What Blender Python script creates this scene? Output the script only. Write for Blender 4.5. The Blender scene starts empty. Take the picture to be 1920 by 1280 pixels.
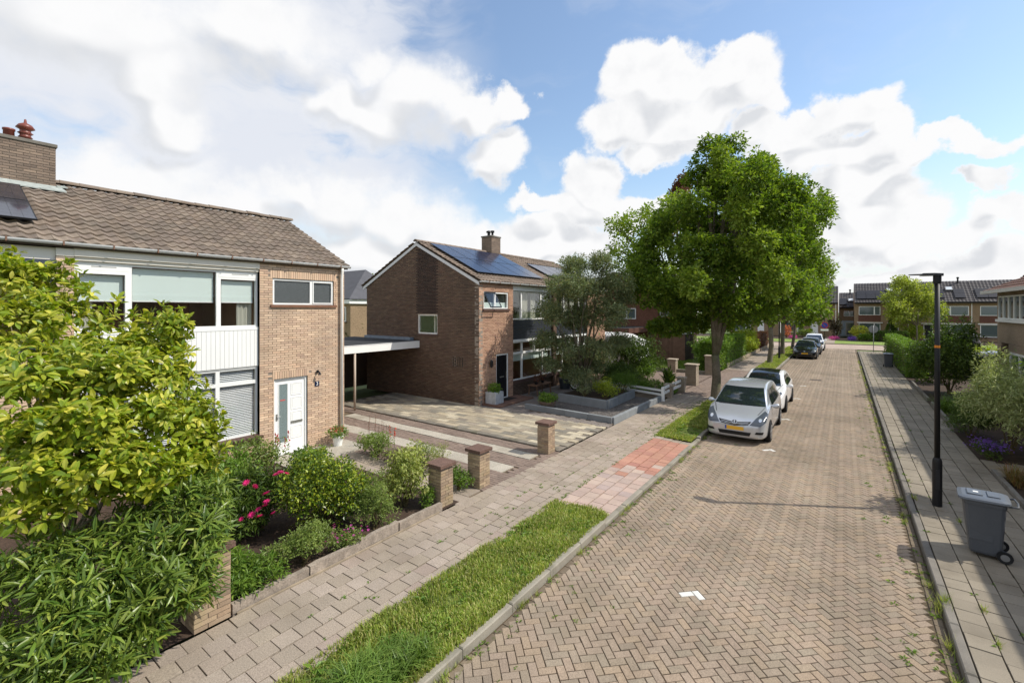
import bpy, bmesh, math, random
import numpy as np
from mathutils import Vector, Matrix
from mathutils.bvhtree import BVHTree
random.seed(11)
RNG = np.random.default_rng(11)
SC = bpy.context.scene
COL = SC.collection
rad = math.radians

# ------------------------------------------------------------------ camera
CAM_H = 4.0
FPX, CX, CY = 853.0, 960.0, 580.0            # focal length, principal column and horizon row of the 1920x1280 photograph
YAW = math.atan(622 / 853.0)
FW = np.array((-math.sin(YAW), math.cos(YAW))); RT = np.array((math.cos(YAW), math.sin(YAW)))
cam = bpy.data.cameras.new('camera'); cam_ob = bpy.data.objects.new('camera', cam); COL.objects.link(cam_ob)
cam_ob.location = (0, 0, CAM_H); cam_ob.rotation_euler = (rad(90), 0, YAW)
cam.sensor_width = 36; cam.lens = 36 * FPX / 1920; cam.shift_y = -60 / 1920
cam.clip_end = 3000; cam.clip_start = 0.05
SC.camera = cam_ob

# ------------------------------------------------------------------ light
SUN_AZ = math.atan2(3.5, 2.05)                # compass angle from +Y towards +X
SUN_EL = rad(48)
sun = bpy.data.lights.new('sun', 'SUN'); sun.energy = 3.7; sun.angle = rad(0.55); sun.color = (1, 0.94, 0.84)
sun_ob = bpy.data.objects.new('sun', sun); COL.objects.link(sun_ob)
sd = Vector((math.sin(SUN_AZ) * math.cos(SUN_EL), math.cos(SUN_AZ) * math.cos(SUN_EL), math.sin(SUN_EL)))
sun_ob.rotation_euler = sd.to_track_quat('Z', 'Y').to_euler()
SC.view_settings.view_transform = 'Standard'; SC.view_settings.look = 'None'
SC.view_settings.exposure = 0.30; SC.view_settings.gamma = 1
SC.render.film_transparent = False
try:
    SC.cycles.max_bounces = 7; SC.cycles.transparent_max_bounces = 12; SC.cycles.diffuse_bounces = 3
    SC.cycles.glossy_bounces = 3; SC.cycles.transmission_bounces = 4; SC.cycles.caustics_reflective = False
    SC.cycles.caustics_refractive = False; SC.cycles.use_denoising = True; SC.cycles.sample_clamp_indirect = 6
except Exception:
    pass

# ------------------------------------------------------------------ node helper
class NT:
    def __init__(s, tree): s.t = tree; s.n = tree.nodes; s.l = tree.links
    def node(s, typ, **kw):
        n = s.n.new(typ)
        for k, v in kw.items(): setattr(n, k, v)
        return n
    def put(s, sock, v):
        if isinstance(v, bpy.types.NodeSocket): s.l.new(v, sock)
        elif v is not None: sock.default_value = v
    def math(s, op, a, b=None, c=None, clamp=False):
        n = s.node('ShaderNodeMath', operation=op, use_clamp=clamp)
        s.put(n.inputs[0], a); s.put(n.inputs[1], b)
        if c is not None: s.put(n.inputs[2], c)
        return n.outputs[0]
    def vmath(s, op, a, b=None, out=0):
        n = s.node('ShaderNodeVectorMath', operation=op)
        s.put(n.inputs[0], a)
        if b is not None: s.put(n.inputs[1], b)
        return n.outputs[out]
    def scale(s, a, f):
        n = s.node('ShaderNodeVectorMath', operation='SCALE'); s.put(n.inputs[0], a); s.put(n.inputs[3], f); return n.outputs[0]
    def noise(s, vec, scale, detail=3, rough=.55, out=0, dist=0):
        n = s.node('ShaderNodeTexNoise'); s.put(n.inputs['Vector'], vec)
        n.inputs['Scale'].default_value = scale; n.inputs['Detail'].default_value = detail; n.inputs['Roughness'].default_value = rough
        n.inputs['Distortion'].default_value = dist
        return n.outputs[out]
    def mix(s, f, a, b, typ='RGBA', blend='MIX'):
        n = s.node('ShaderNodeMix', data_type=typ, blend_type=blend)
        i = {'FLOAT': (2, 3, 0), 'RGBA': (6, 7, 2)}[typ]
        s.put(n.inputs[0], f); s.put(n.inputs[i[0]], a); s.put(n.inputs[i[1]], b)
        return n.outputs[i[2]]
    def ramp(s, f, stops, interp='LINEAR'):
        n = s.node('ShaderNodeValToRGB'); n.color_ramp.interpolation = interp
        e = n.color_ramp.elements
        while len(e) < len(stops): e.new(0.5)
        for k, (p, c) in enumerate(stops):
            e[k].position = p; e[k].color = tuple(c) + ((1,) if len(c) == 3 else ())
        s.put(n.inputs[0], f); return n.outputs[0]
    def mapr(s, v, a, b, c=0, d=1, smooth=True):
        n = s.node('ShaderNodeMapRange', interpolation_type='SMOOTHSTEP' if smooth else 'LINEAR')
        s.put(n.inputs[0], v)
        for i, q in zip((1, 2, 3, 4), (a, b, c, d)): n.inputs[i].default_value = q
        return n.outputs[0]

# ------------------------------------------------------------------ sky: Nishita air with cumulus in world directions
world = bpy.data.worlds.new('World'); SC.world = world; world.use_nodes = True
w = NT(world.node_tree); w.n.clear()
def azel(u, v):
    a = (u - CX) / FPX; b = (CY - v) / FPX
    return math.atan(a), math.atan(b / math.hypot(1, a))
CLOUDS = [  # column, row, half width, half height of each puff
    (1235, 150, 105, 78), (1360, 140, 92, 72), (1178, 225, 85, 65), (1290, 225, 120, 75), (1225, 290, 62, 42), (1400, 190, 60, 55),
    (1590, 205, 82, 76), (1505, 235, 70, 55), (1645, 245, 62, 56), (1570, 300, 120, 60), (1470, 290, 80, 50), (1745, 275, 66, 42),
    (1850, 285, 100, 32), (1800, 280, 60, 34), (1690, 300, 80, 46), (1640, 400, 110, 60), (1420, 260, 70, 50), (1610, 360, 90, 70), (1590, 430, 130, 70), (1740, 450, 110, 46), (1870, 355, 66, 28), (1880, 415, 110, 42),
    (1700, 520, 260, 46), (1900, 500, 150, 60), (1120, 345, 48, 66), (1085, 385, 80, 38), (1190, 400, 66, 34), (1010, 385, 60, 20),
    (1030, 450, 130, 50), (690, 120, 72, 46), (770, 180, 110, 66), (880, 205, 80, 44), (950, 190, 40, 36), (610, 185, 80, 60),
    (930, 295, 62, 56), (700, 220, 150, 50), (300, 150, 110, 80), (330, 220, 90, 60), (560, 365, 70, 40), (650, 380, 110, 70),
    (760, 410, 130, 66), (850, 455, 110, 46), (200, 30, 330, 70), (480, 50, 200, 60), (700, 480, 260, 60), (230, 330, 220, 40), (430, 390, 160, 40)]
def cloud_group():
    g = bpy.data.node_groups.new('cloud_field', 'ShaderNodeTree')
    g.interface.new_socket('P', in_out='INPUT', socket_type='NodeSocketVector')
    g.interface.new_socket('F', in_out='OUTPUT', socket_type='NodeSocketFloat')
    t = NT(g); gi = t.node('NodeGroupInput'); go = t.node('NodeGroupOutput')
    p = gi.outputs[0]; acc = None
    for (u, v, ru, rv) in CLOUDS:
        a, e = azel(u, v); a1, e1 = azel(u + ru, v - rv)
        q = t.vmath('SUBTRACT', p, (a, e, 0)); q = t.vmath('MULTIPLY', q, (.84 / max(.02, a1 - a), .84 / max(.02, abs(e1 - e)), 0))
        f = t.math('SUBTRACT', 1.0, t.vmath('LENGTH', q, out=1))
        if acc is None: acc = f
        else:
            n = t.node('ShaderNodeMath', operation='SMOOTH_MAX'); t.put(n.inputs[0], acc); t.put(n.inputs[1], f); n.inputs[2].default_value = 0.12
            acc = n.outputs[0]
    t.put(go.inputs[0], acc); return g
def build_world():
    tc = w.node('ShaderNodeTexCoord'); d = tc.outputs['Generated']
    sp = w.node('ShaderNodeSeparateXYZ'); w.put(sp.inputs[0], d)
    df = w.vmath('DOT_PRODUCT', d, (FW[0], FW[1], 0), out=1); dr = w.vmath('DOT_PRODUCT', d, (RT[0], RT[1], 0), out=1)
    az = w.math('ARCTAN2', dr, df); el = w.math('ARCSINE', sp.outputs[2])
    cb = w.node('ShaderNodeCombineXYZ'); w.put(cb.inputs[0], az); w.put(cb.inputs[1], el); p0 = cb.outputs[0]
    w1 = w.vmath('SUBTRACT', w.noise(d, 7, 2, .5, out=1), (.5, .5, .5)); w2 = w.vmath('SUBTRACT', w.noise(d, 19, 6, .62, out=1), (.5, .5, .5))
    p = w.vmath('ADD', p0, w.vmath('ADD', w.scale(w1, .15), w.scale(w2, .075)))
    g = cloud_group()
    def field(pp):
        n = w.node('ShaderNodeGroup'); n.node_tree = g; w.put(n.inputs[0], pp); return n.outputs[0]
    # the sky outside the photograph goes on with the same kind of cloud
    outside = w.math('MAXIMUM', w.mapr(w.math('ABSOLUTE', az), .82, 1.0), w.mapr(el, .62, .8))
    gen = w.math('MULTIPLY_ADD', w.noise(d, 2.6, 5, .55), 3.4, -1.75)
    F0 = w.mix(outside, field(p), gen, 'FLOAT')
    n0 = w.noise(d, 15, 6, .58); n1 = w.noise(w.vmath('ADD', d, (sd.x * .03, sd.y * .03, .03)), 15, 6, .58)
    dens = w.math('ADD', F0, w.math('ADD', w.math('MULTIPLY', w.math('SUBTRACT', n0, .5), .40), w.math('MULTIPLY', w.math('SUBTRACT', w.noise(d, 48, 5, .6), .5), .16)))
    wid = w.mapr(az, .10, -.30, .30, .75); tt = w.math('DIVIDE', w.math('ADD', dens, .03), wid, clamp=True)
    mask = w.math('MULTIPLY', w.math('MULTIPLY', tt, tt), w.math('SUBTRACT', 3.0, w.math('MULTIPLY', tt, 2.0)))
    # thin veil of high cloud over the left half of the view and along the horizon
    sv = w.vmath('MULTIPLY', p0, (1.6, 6.5, 1)); vn = w.noise(w.vmath('ADD', sv, w.scale(w1, .8)), 1.5, 6, .6)
    left = w.mapr(az, .02, -.34)
    veil = w.math('MULTIPLY', w.mapr(vn, .24, .56), w.math('MULTIPLY', left, .96))
    hz = w.math('MULTIPLY', w.mapr(el, .30, .0), .78)
    veil = w.math('MAXIMUM', w.math('MAXIMUM', veil, hz), w.math('MULTIPLY_ADD', w.mapr(vn, .5, .8), .22, .03))
    low = w.vmath('ADD', p0, w.scale(w1, .16))
    G0 = w.mix(outside, field(low), gen, 'FLOAT'); G1 = w.mix(outside, field(w.vmath('ADD', low, (.02, .055, 0))), gen, 'FLOAT')
    shade = w.math('MULTIPLY', w.mapr(w.math('SUBTRACT', G1, G0), -.16, .30), w.mapr(dens, .05, .5))
    shade = w.math('ADD', w.math('MULTIPLY', shade, .95), w.math('MULTIPLY', w.math('SUBTRACT', n1, n0), w.mapr(az, .10, -.25, 1.1, .5)), clamp=True)
    ccol = w.mix(shade, (5.3, 5.3, 5.33, 1), (4.0, 4.1, 4.28, 1))
    sky = w.node('ShaderNodeTexSky', sky_type='NISHITA', sun_disc=False)
    sky.sun_elevation = SUN_EL; sky.sun_rotation = SUN_AZ; sky.air_density = 1.25; sky.dust_density = .6; sky.ozone_density = 2.0
    skyc = sky.outputs[0]
    c = w.mix(veil, skyc, (4.35, 4.5, 4.86, 1)); c = w.mix(mask, c, ccol)
    bg = w.node('ShaderNodeBackground'); w.put(bg.inputs[0], c); bg.inputs[1].default_value = 0.15
    out = w.node('ShaderNodeOutputWorld'); w.l.new(bg.outputs[0], out.inputs[0])
build_world()
world.cycles.sampling_method = 'MANUAL'; world.cycles.sample_map_resolution = 512

# ------------------------------------------------------------------ materials
def S(r, g, b, k=1.0):
    f = lambda c: (c / 12.92 if c <= .04045 else ((c + .055) / 1.055) ** 2.4)
    return tuple(f(q / 255) * k for q in (r, g, b))
MATS = {}
def mat(name, col, rough=.8, var=0., cols=None, mot=0., ms=3., fine=0., fs=60., bump=0., bs=120., metal=0., spec=.3, coat=0., hue=0.,
        lane=0., stain=None, stain_s=.6, stain_a=.5, moss=None, alpha=None, trans=0.):
    if name in MATS: return MATS[name]
    m = bpy.data.materials.new(name); m.use_nodes = True
    t = NT(m.node_tree); t.n.clear()
    geo = t.node('ShaderNodeNewGeometry'); pos = geo.outputs['Position']
    c = t.node('ShaderNodeRGB').outputs[0]; c.default_value = tuple(col) + (1,)
    if var or cols or hue:
        oi = t.node('ShaderNodeObjectInfo')
        r = t.math('FRACT', t.math('ADD', oi.outputs['Random'], geo.outputs['Random Per Island']))
        if cols: c = t.ramp(r, [(i / max(1, len(cols) - 1), q) for i, q in enumerate(cols)])
        r2 = t.math('FRACT', t.math('MULTIPLY', r, 7.31))
        h = t.node('ShaderNodeHueSaturation'); t.put(h.inputs['Color'], c)
        t.put(h.inputs['Value'], t.math('MULTIPLY_ADD', r2, 2 * var, 1 - var))
        if hue: t.put(h.inputs['Hue'], t.math('MULTIPLY_ADD', t.math('FRACT', t.math('MULTIPLY', r, 3.77)), 2 * hue, .5 - hue))
        c = h.outputs[0]
    if mot: c = t.mix(1.0, c, t.ramp(t.noise(pos, ms, 5), [(.25, (1 - mot,) * 3), (.75, (1 + mot,) * 3)]), blend='MULTIPLY')
    if fine: c = t.mix(1.0, c, t.ramp(t.noise(pos, fs, 3, .7), [(.3, (1 - fine,) * 3), (.7, (1 + fine,) * 3)]), blend='MULTIPLY')
    if lane: c = t.mix(1.0, c, t.ramp(t.noise(t.vmath('MULTIPLY', pos, (1.1, .035, 1)), 1.6, 3), [(.3, (1 - lane,) * 3), (.7, (1 + lane,) * 3)]), blend='MULTIPLY')
    if stain: c = t.mix(t.math('MULTIPLY', t.mapr(t.noise(pos, stain_s, 6, .62), .48, .68), stain_a), c, tuple(stain) + (1,))
    if moss: c = t.mix(t.math('MULTIPLY', t.mapr(t.noise(pos, 2.3, 7, .7), .55, .7), .7), c, tuple(moss) + (1,))
    b = t.node('ShaderNodeBsdfPrincipled'); t.put(b.inputs['Base Color'], c)
    b.inputs['Roughness'].default_value = rough; b.inputs['Metallic'].default_value = metal
    b.inputs['Specular IOR Level'].default_value = spec; b.inputs['Coat Weight'].default_value = coat; b.inputs['Coat Roughness'].default_value = .06
    if bump:
        bn = t.node('ShaderNodeBump'); bn.inputs['Strength'].default_value = min(1, bump); bn.inputs['Distance'].default_value = .004
        t.put(bn.inputs['Height'], t.noise(pos, bs, 4, .65)); t.put(b.inputs['Normal'], bn.outputs[0])
    out = t.node('ShaderNodeOutputMaterial'); sh = b.outputs[0]
    if trans:
        tr = t.node('ShaderNodeBsdfTranslucent'); t.put(tr.inputs[0], t.mix(1.0, c, (1.25, 1.35, .55, 1), blend='MULTIPLY'))
        ms_ = t.node('ShaderNodeMixShader'); ms_.inputs[0].default_value = trans; t.l.new(sh, ms_.inputs[1]); t.l.new(tr.outputs[0], ms_.inputs[2]); sh = ms_.outputs[0]
    t.l.new(sh, out.inputs[0])
    MATS[name] = m; return m
def glass(name, tint=(.75, .82, .82), rough=.0, base=.075):
    if name in MATS: return MATS[name]
    m = bpy.data.materials.new(name); m.use_nodes = True; t = NT(m.node_tree); t.n.clear()
    tr = t.node('ShaderNodeBsdfTransparent'); tr.inputs[0].default_value = tuple(tint) + (1,)
    gl = t.node('ShaderNodeBsdfGlossy'); gl.inputs['Roughness'].default_value = rough; gl.inputs[0].default_value = (.9, .93, .95, 1)
    lw = t.node('ShaderNodeLayerWeight'); f = t.math('POWER', lw.outputs['Facing'], 4.0)
    mx = t.node('ShaderNodeMixShader'); t.l.new(t.math('MULTIPLY_ADD', f, .8, base, clamp=True), mx.inputs[0])
    t.l.new(tr.outputs[0], mx.inputs[1]); t.l.new(gl.outputs[0], mx.inputs[2])
    out = t.node('ShaderNodeOutputMaterial'); t.l.new(mx.outputs[0], out.inputs[0]); MATS[name] = m; return m
def leafm(name, cols, trans=.35, rough=.45, var=.22, spec=.35, mot=.18):
    return mat(name, cols[0], rough=rough, cols=cols, var=var, hue=.012, spec=spec, trans=trans, mot=mot, ms=1.6)

# ------------------------------------------------------------------ mesh helpers
ORG = {}                                       # world origin of every parent, so that parts can be written in world coordinates
def mesh_data(name, V, F, smooth=False):
    me = bpy.data.meshes.new(name); V = np.asarray(V, dtype=np.float32).reshape(-1, 3)
    me.vertices.add(len(V)); me.vertices.foreach_set('co', V.ravel())
    if isinstance(F, tuple): lv, lt = F
    else:
        lt = np.array([len(f) for f in F], dtype=np.int32); lv = np.concatenate([np.asarray(f, dtype=np.int32) for f in F]) if len(F) else np.zeros(0, np.int32)
    me.loops.add(len(lv)); me.loops.foreach_set('vertex_index', lv.astype(np.int32))
    ls = np.zeros(len(lt), np.int32); ls[1:] = np.cumsum(lt)[:-1]
    me.polygons.add(len(lt)); me.polygons.foreach_set('loop_start', ls)
    try: me.polygons.foreach_set('loop_total', lt.astype(np.int32))
    except Exception: pass
    me.polygons.foreach_set('use_smooth', np.full(len(lt), bool(smooth)))
    me.update(calc_edges=True); return me
def inst_arrays(base, T):
    V, F = base; V = np.asarray(V, float); T = np.asarray(T, float); n = len(T)
    W = np.einsum('nij,vj->nvi', T[:, :3, :3], V) + T[:, None, :3, 3]
    lt = np.array([len(f) for f in F], np.int32); lv = np.concatenate([np.asarray(f, np.int32) for f in F])
    LV = (lv[None, :] + (np.arange(n) * len(V))[:, None]).ravel()
    return W.reshape(-1, 3), (LV, np.tile(lt, n))
def add_arrays(list_):
    Vs, Ls, Ts, o = [], [], [], 0
    for V, (lv, lt) in list_:
        Vs.append(V); Ls.append(lv + o); Ts.append(lt); o += len(V)
    return np.concatenate(Vs), (np.concatenate(Ls), np.concatenate(Ts))
def thing(name, label, cat, loc=(0, 0, 0), group=None, rotz=0):
    o = bpy.data.objects.new(name, None); COL.objects.link(o); o.location = loc; o.rotation_euler = (0, 0, rotz); o.empty_display_size = .2
    o['label'] = label; o['category'] = cat
    if group: o['group'] = group
    ORG[o.name] = np.array(loc, float); return o
def tag(o, label, cat, group=None):
    o['label'] = label; o['category'] = cat
    if group: o['group'] = group
    return o
def obj(name, V, F, m, parent=None, smooth=False, kind=None, local=False):
    V = np.asarray(V, float).reshape(-1, 3); org = np.zeros(3)
    if parent is not None and not local: org = ORG[parent.name]; V = V - org
    o = bpy.data.objects.new(name, mesh_data(name, V, F, smooth)); COL.objects.link(o)
    o.data.materials.append(m)
    if parent is not None: o.parent = parent
    ORG[o.name] = org
    if kind: o['kind'] = kind
    return o
class B:
    def __init__(s): s.V = []; s.F = []
    def add(s, V, F):
        k = len(s.V); s.V.extend([tuple(map(float, v)) for v in V]); s.F.extend([tuple(i + k for i in f) for f in F]); return s
    def box(s, x0, x1, y0, y1, z0, z1):
        x0, x1 = min(x0, x1), max(x0, x1); y0, y1 = min(y0, y1), max(y0, y1); z0, z1 = min(z0, z1), max(z0, z1)
        return s.add([(x0, y0, z0), (x1, y0, z0), (x1, y1, z0), (x0, y1, z0), (x0, y0, z1), (x1, y0, z1), (x1, y1, z1), (x0, y1, z1)],
                     [(3, 2, 1, 0), (4, 5, 6, 7), (0, 1, 5, 4), (1, 2, 6, 5), (2, 3, 7, 6), (3, 0, 4, 7)])
    def cbox(s, x0, x1, y0, y1, z0, z1, c=.01):       # box with bevelled edges
        bm = bmesh.new(); bmesh.ops.create_cube(bm, size=1)
        for v in bm.verts: v.co = Vector((x0 + (v.co.x + .5) * (x1 - x0), y0 + (v.co.y + .5) * (y1 - y0), z0 + (v.co.z + .5) * (z1 - z0)))
        bmesh.ops.bevel(bm, geom=list(bm.edges), offset=c, segments=2, profile=.6, affect='EDGES')
        bm.verts.index_update(); s.add([v.co for v in bm.verts], [[v.index for v in f.verts] for f in bm.faces]); bm.free(); return s
    def poly(s, P, ext=None):                          # a polygon, extruded by a vector when one is given
        n = len(P); P = [np.array(p, float) for p in P]
        if ext is None: return s.add(P, [tuple(range(n))])
        Q = [p + np.array(ext, float) for p in P]
        return s.add(P + Q, [tuple(range(n))[::-1], tuple(range(n, 2 * n))] + [(i, (i + 1) % n, n + (i + 1) % n, n + i) for i in range(n)])
    def lathe(s, prof, c=(0, 0, 0), n=20, axis='z', caps=True):
        V = []; F = []
        for (r, h) in prof:
            for k in range(n):
                a = 2 * math.pi * k / n; q = (r * math.cos(a), r * math.sin(a), h)
                if axis == 'x': q = (h, r * math.cos(a), r * math.sin(a))
                if axis == 'y': q = (r * math.sin(a), h, r * math.cos(a))
                V.append((q[0] + c[0], q[1] + c[1], q[2] + c[2]))
        for i in range(len(prof) - 1):
            for k in range(n): F.append((i * n + k, i * n + (k + 1) % n, (i + 1) * n + (k + 1) % n, (i + 1) * n + k))
        if caps: F += [tuple(range(n))[::-1], tuple(range((len(prof) - 1) * n, len(prof) * n))]
        return s.add(V, F)
    def tube(s, P, R, n=8):
        P = [np.array(p, float) for p in P]; R = R if hasattr(R, '__len__') else [R] * len(P); V = []; F = []
        for i, p in enumerate(P):
            d = P[min(i + 1, len(P) - 1)] - P[max(i - 1, 0)]; d = d / (np.linalg.norm(d) + 1e-9)
            a = np.cross(d, (0, 0, 1) if abs(d[2]) < .9 else (1, 0, 0)); a /= np.linalg.norm(a); b = np.cross(d, a)
            for k in range(n):
                t = 2 * math.pi * k / n; V.append(p + R[i] * (math.cos(t) * a + math.sin(t) * b))
        for i in range(len(P) - 1):
            for k in range(n): F.append((i * n + k, i * n + (k + 1) % n, (i + 1) * n + (k + 1) % n, (i + 1) * n + k))
        F += [tuple(range(n))[::-1], tuple(range((len(P) - 1) * n, len(P) * n))]
        return s.add(V, F)
    def out(s, name, m, parent=None, smooth=False, kind=None, local=False):
        return obj(name, s.V, s.F, m, parent, smooth, kind, local)
def pxl(P):
    P = np.asarray(P, float); d = P[:, 0] * FW[0] + P[:, 1] * FW[1]; l = P[:, 0] * RT[0] + P[:, 1] * RT[1]
    dd = np.where(d > .05, d, 1e9); return CX + FPX * l / dd, CY + FPX * (CAM_H - P[:, 2]) / dd, np.where(d > .05, d, 1e9)
def at(u, v, d):                               # world point d metres deep behind a picture position
    l = d * (u - CX) / FPX; return np.array((FW[0] * d + RT[0] * l, FW[1] * d + RT[1] * l, CAM_H - d * (v - CY) / FPX))
def pieces(parent, pname, mass, base, T, m, limit=300, smooth=False, margin=20, pick=None):
    """the pieces that show largest become objects of their own, the others one mesh"""
    T = np.asarray(T, float); u, v, d = pxl(T[:, :3, 3]); inside = (u > -margin) & (u < 1920 + margin) & (v > -margin) & (v < 1280 + margin)
    order = np.argsort(np.where(inside, d, d + 1000)); n = min(limit, int(inside.sum())) if len(T) > limit else len(T)
    org = ORG[parent.name]; me = mesh_data(pname, base[0], base[1], smooth); me.materials.append(m)
    for k in order[:n]:
        o = bpy.data.objects.new(pname, me); COL.objects.link(o); M = T[k].copy(); M[:3, 3] -= org
        o.parent = parent; o.matrix_local = Matrix(M.tolist())
    rest = order[n:]
    if len(rest):
        V, F = inst_arrays(base, T[rest]); obj(mass, V, F, m, parent, smooth, 'stuff')
def TRS(x, y, z, sx=1, sy=1, sz=1, rz=0, rx=0, ry=0):
    M = Matrix.Translation((x, y, z)) @ Matrix.Rotation(rz, 4, 'Z') @ Matrix.Rotation(ry, 4, 'Y') @ Matrix.Rotation(rx, 4, 'X') @ Matrix.Diagonal((sx, sy, sz, 1))
    return np.array(M)
def paver(l, b, h=.05, c=.006):                # chamfered paving piece, top at z = 0
    x, y = l / 2, b / 2; V = []
    for (i, z) in ((0, -h), (0, -c), (c, 0)): V += [(-x + i, -y + i, z), (x - i, -y + i, z), (x - i, y - i, z), (-x + i, y - i, z)]
    F = [(8, 9, 10, 11)]
    for a in (0, 4): F += [(a + k, a + (k + 1) % 4, a + 4 + (k + 1) % 4, a + 4 + k) for k in range(4)]
    return V, F
CUBE = ([(-.5, -.5, -.5), (.5, -.5, -.5), (.5, .5, -.5), (-.5, .5, -.5), (-.5, -.5, .5), (.5, -.5, .5), (.5, .5, .5), (-.5, .5, .5)],
        [(3, 2, 1, 0), (4, 5, 6, 7), (0, 1, 5, 4), (1, 2, 6, 5), (2, 3, 7, 6), (3, 0, 4, 7)])
def text_mesh(name, body, size, m, parent, loc, rot, extrude=.002):
    cu = bpy.data.curves.new(name, 'FONT'); cu.body = body; cu.size = size; cu.extrude = extrude; cu.align_x = 'CENTER'; cu.align_y = 'CENTER'; cu.resolution_u = 3
    t = bpy.data.objects.new(name + '_curve', cu); COL.objects.link(t)
    me = bpy.data.meshes.new_from_object(t.evaluated_get(bpy.context.evaluated_depsgraph_get())); bpy.data.objects.remove(t)
    o = bpy.data.objects.new(name, me); COL.objects.link(o); me.materials.clear(); me.materials.append(m); o.parent = parent
    o.location = Vector(loc); o.rotation_euler = rot; return o
def struct(o, kind='structure'): o['kind'] = kind; return o
# ================================================================== the ground
def sheet(name, x0, x1, y0, y1, z, m, kind='structure', parent=None):
    b = B(); b.add([(x0, y0, z), (x1, y0, z), (x1, y1, z), (x0, y1, z)], [(0, 1, 2, 3)]); return b.out(name, m, parent, kind=kind)
M_earth = mat('earth', S(96, 108, 62), rough=.95, mot=.4, ms=.35, fine=.25, fs=9)
M_soil = mat('soil', S(74, 60, 50, .9), rough=.95, mot=.35, ms=4, fine=.5, fs=70, bump=.9, bs=60)
M_sand = mat('joint_sand', S(104, 90, 74), rough=.95, mot=.35, ms=2, moss=S(84, 96, 48))
M_joint = mat('dark_joint', S(92, 80, 64), rough=.95, mot=.3, ms=2, moss=S(70, 80, 40))
M_tjoint = mat('tile_joint', S(62, 54, 44), rough=.95, mot=.3, ms=2, moss=S(66, 74, 38))
M_road = mat('road_brick', S(137, 123, 106), rough=.85, var=.05, cols=[S(148, 131, 115), S(152, 134, 113), S(141, 129, 112), S(151, 134, 117), S(137, 124, 108)], mot=.14, ms=.55, fine=.34, fs=75, bump=.8, bs=170, lane=.13,
             stain=S(112, 101, 84), stain_s=.45, stain_a=.45)
M_white = mat('road_paint', S(209, 207, 200), rough=.7, fine=.12, fs=80)
M_tile = mat('footpath_tile', S(154, 143, 129), rough=.85, var=.075, cols=[S(157, 143, 129), S(152, 140, 124), S(160, 147, 134), S(149, 137, 122), S(155, 139, 127)], mot=.12, ms=1.1, fine=.36, fs=70, bump=.8, bs=160,
             stain=S(121, 109, 93), stain_s=.7, stain_a=.4)
M_tile_r = mat('footpath_tile_worn', S(140, 131, 116), rough=.9, var=.09, mot=.16, ms=.8, fine=.18, fs=130, bump=.5, bs=240, stain=S(104, 95, 80), stain_s=.9, stain_a=.55)
M_red = mat('red_tile', S(174, 126, 108), rough=.85, var=.08, cols=[S(176, 128, 110), S(167, 124, 107), S(179, 136, 115), S(162, 116, 103)], mot=.14, ms=1.5, fine=.15, fs=130, bump=.4)
M_mauve = mat('mauve_tile', S(175, 153, 140), rough=.85, var=.06, cols=[S(176, 153, 140), S(167, 147, 136), S(182, 162, 147), S(162, 145, 138)], mot=.14, ms=1.5, fine=.15, fs=130, bump=.4)
M_kerb = mat('kerb_concrete', S(144, 138, 125), rough=.9, var=.07, mot=.18, ms=2.5, fine=.18, fs=90, stain=S(90, 88, 72), stain_s=1.3, stain_a=.6)
M_kerb_d = mat('kerb_concrete_grey', S(120, 115, 107), rough=.9, var=.07, mot=.2, ms=2.5, fine=.18, fs=90, stain=S(86, 83, 70), stain_s=1.3, stain_a=.6)
M_brown = mat('brown_paver', S(129, 113, 102), rough=.9, var=.12, mot=.16, ms=.9, fine=.18, fs=100, bump=.4)
M_pebble = mat('washed_pebble_slab', S(171, 164, 150), rough=.9, var=.07, mot=.12, ms=2, fine=.42, fs=48, bump=1, bs=55, stain=S(130, 121, 107), stain_s=1, stain_a=.5)
M_mixt = mat('mixed_slab', S(147, 138, 122), rough=.9, var=.14, cols=[S(173, 159, 134), S(141, 134, 120), S(187, 176, 152), S(119, 114, 104), S(160, 148, 126), S(133, 124, 112), S(179, 166, 139)], mot=.14, ms=1.2, fine=.3, fs=55, bump=.7, bs=60)
M_patio = mat('patio_paver', S(120, 112, 106), rough=.9, var=.1, mot=.15, ms=1, fine=.15, fs=90)
M_grey = mat('grey_concrete', S(134, 136, 136), rough=.85, var=.05, mot=.12, ms=2.5, fine=.14, fs=70)
M_wood_grey = mat('weathered_timber', S(148, 136, 123), rough=.9, var=.14, mot=.3, ms=6, fine=.3, fs=40, bump=.8, bs=40)
M_lawn = mat('lawn_soil', S(92, 104, 48), rough=.95, mot=.35, ms=1.4, fine=.4, fs=30)

sheet('ground', -400, 400, -300, 700, -.17, M_earth)
road = sheet('road', -3.64, 1.08, -4, 58.5, -.128, M_joint)
ROADZ = -.10
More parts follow.
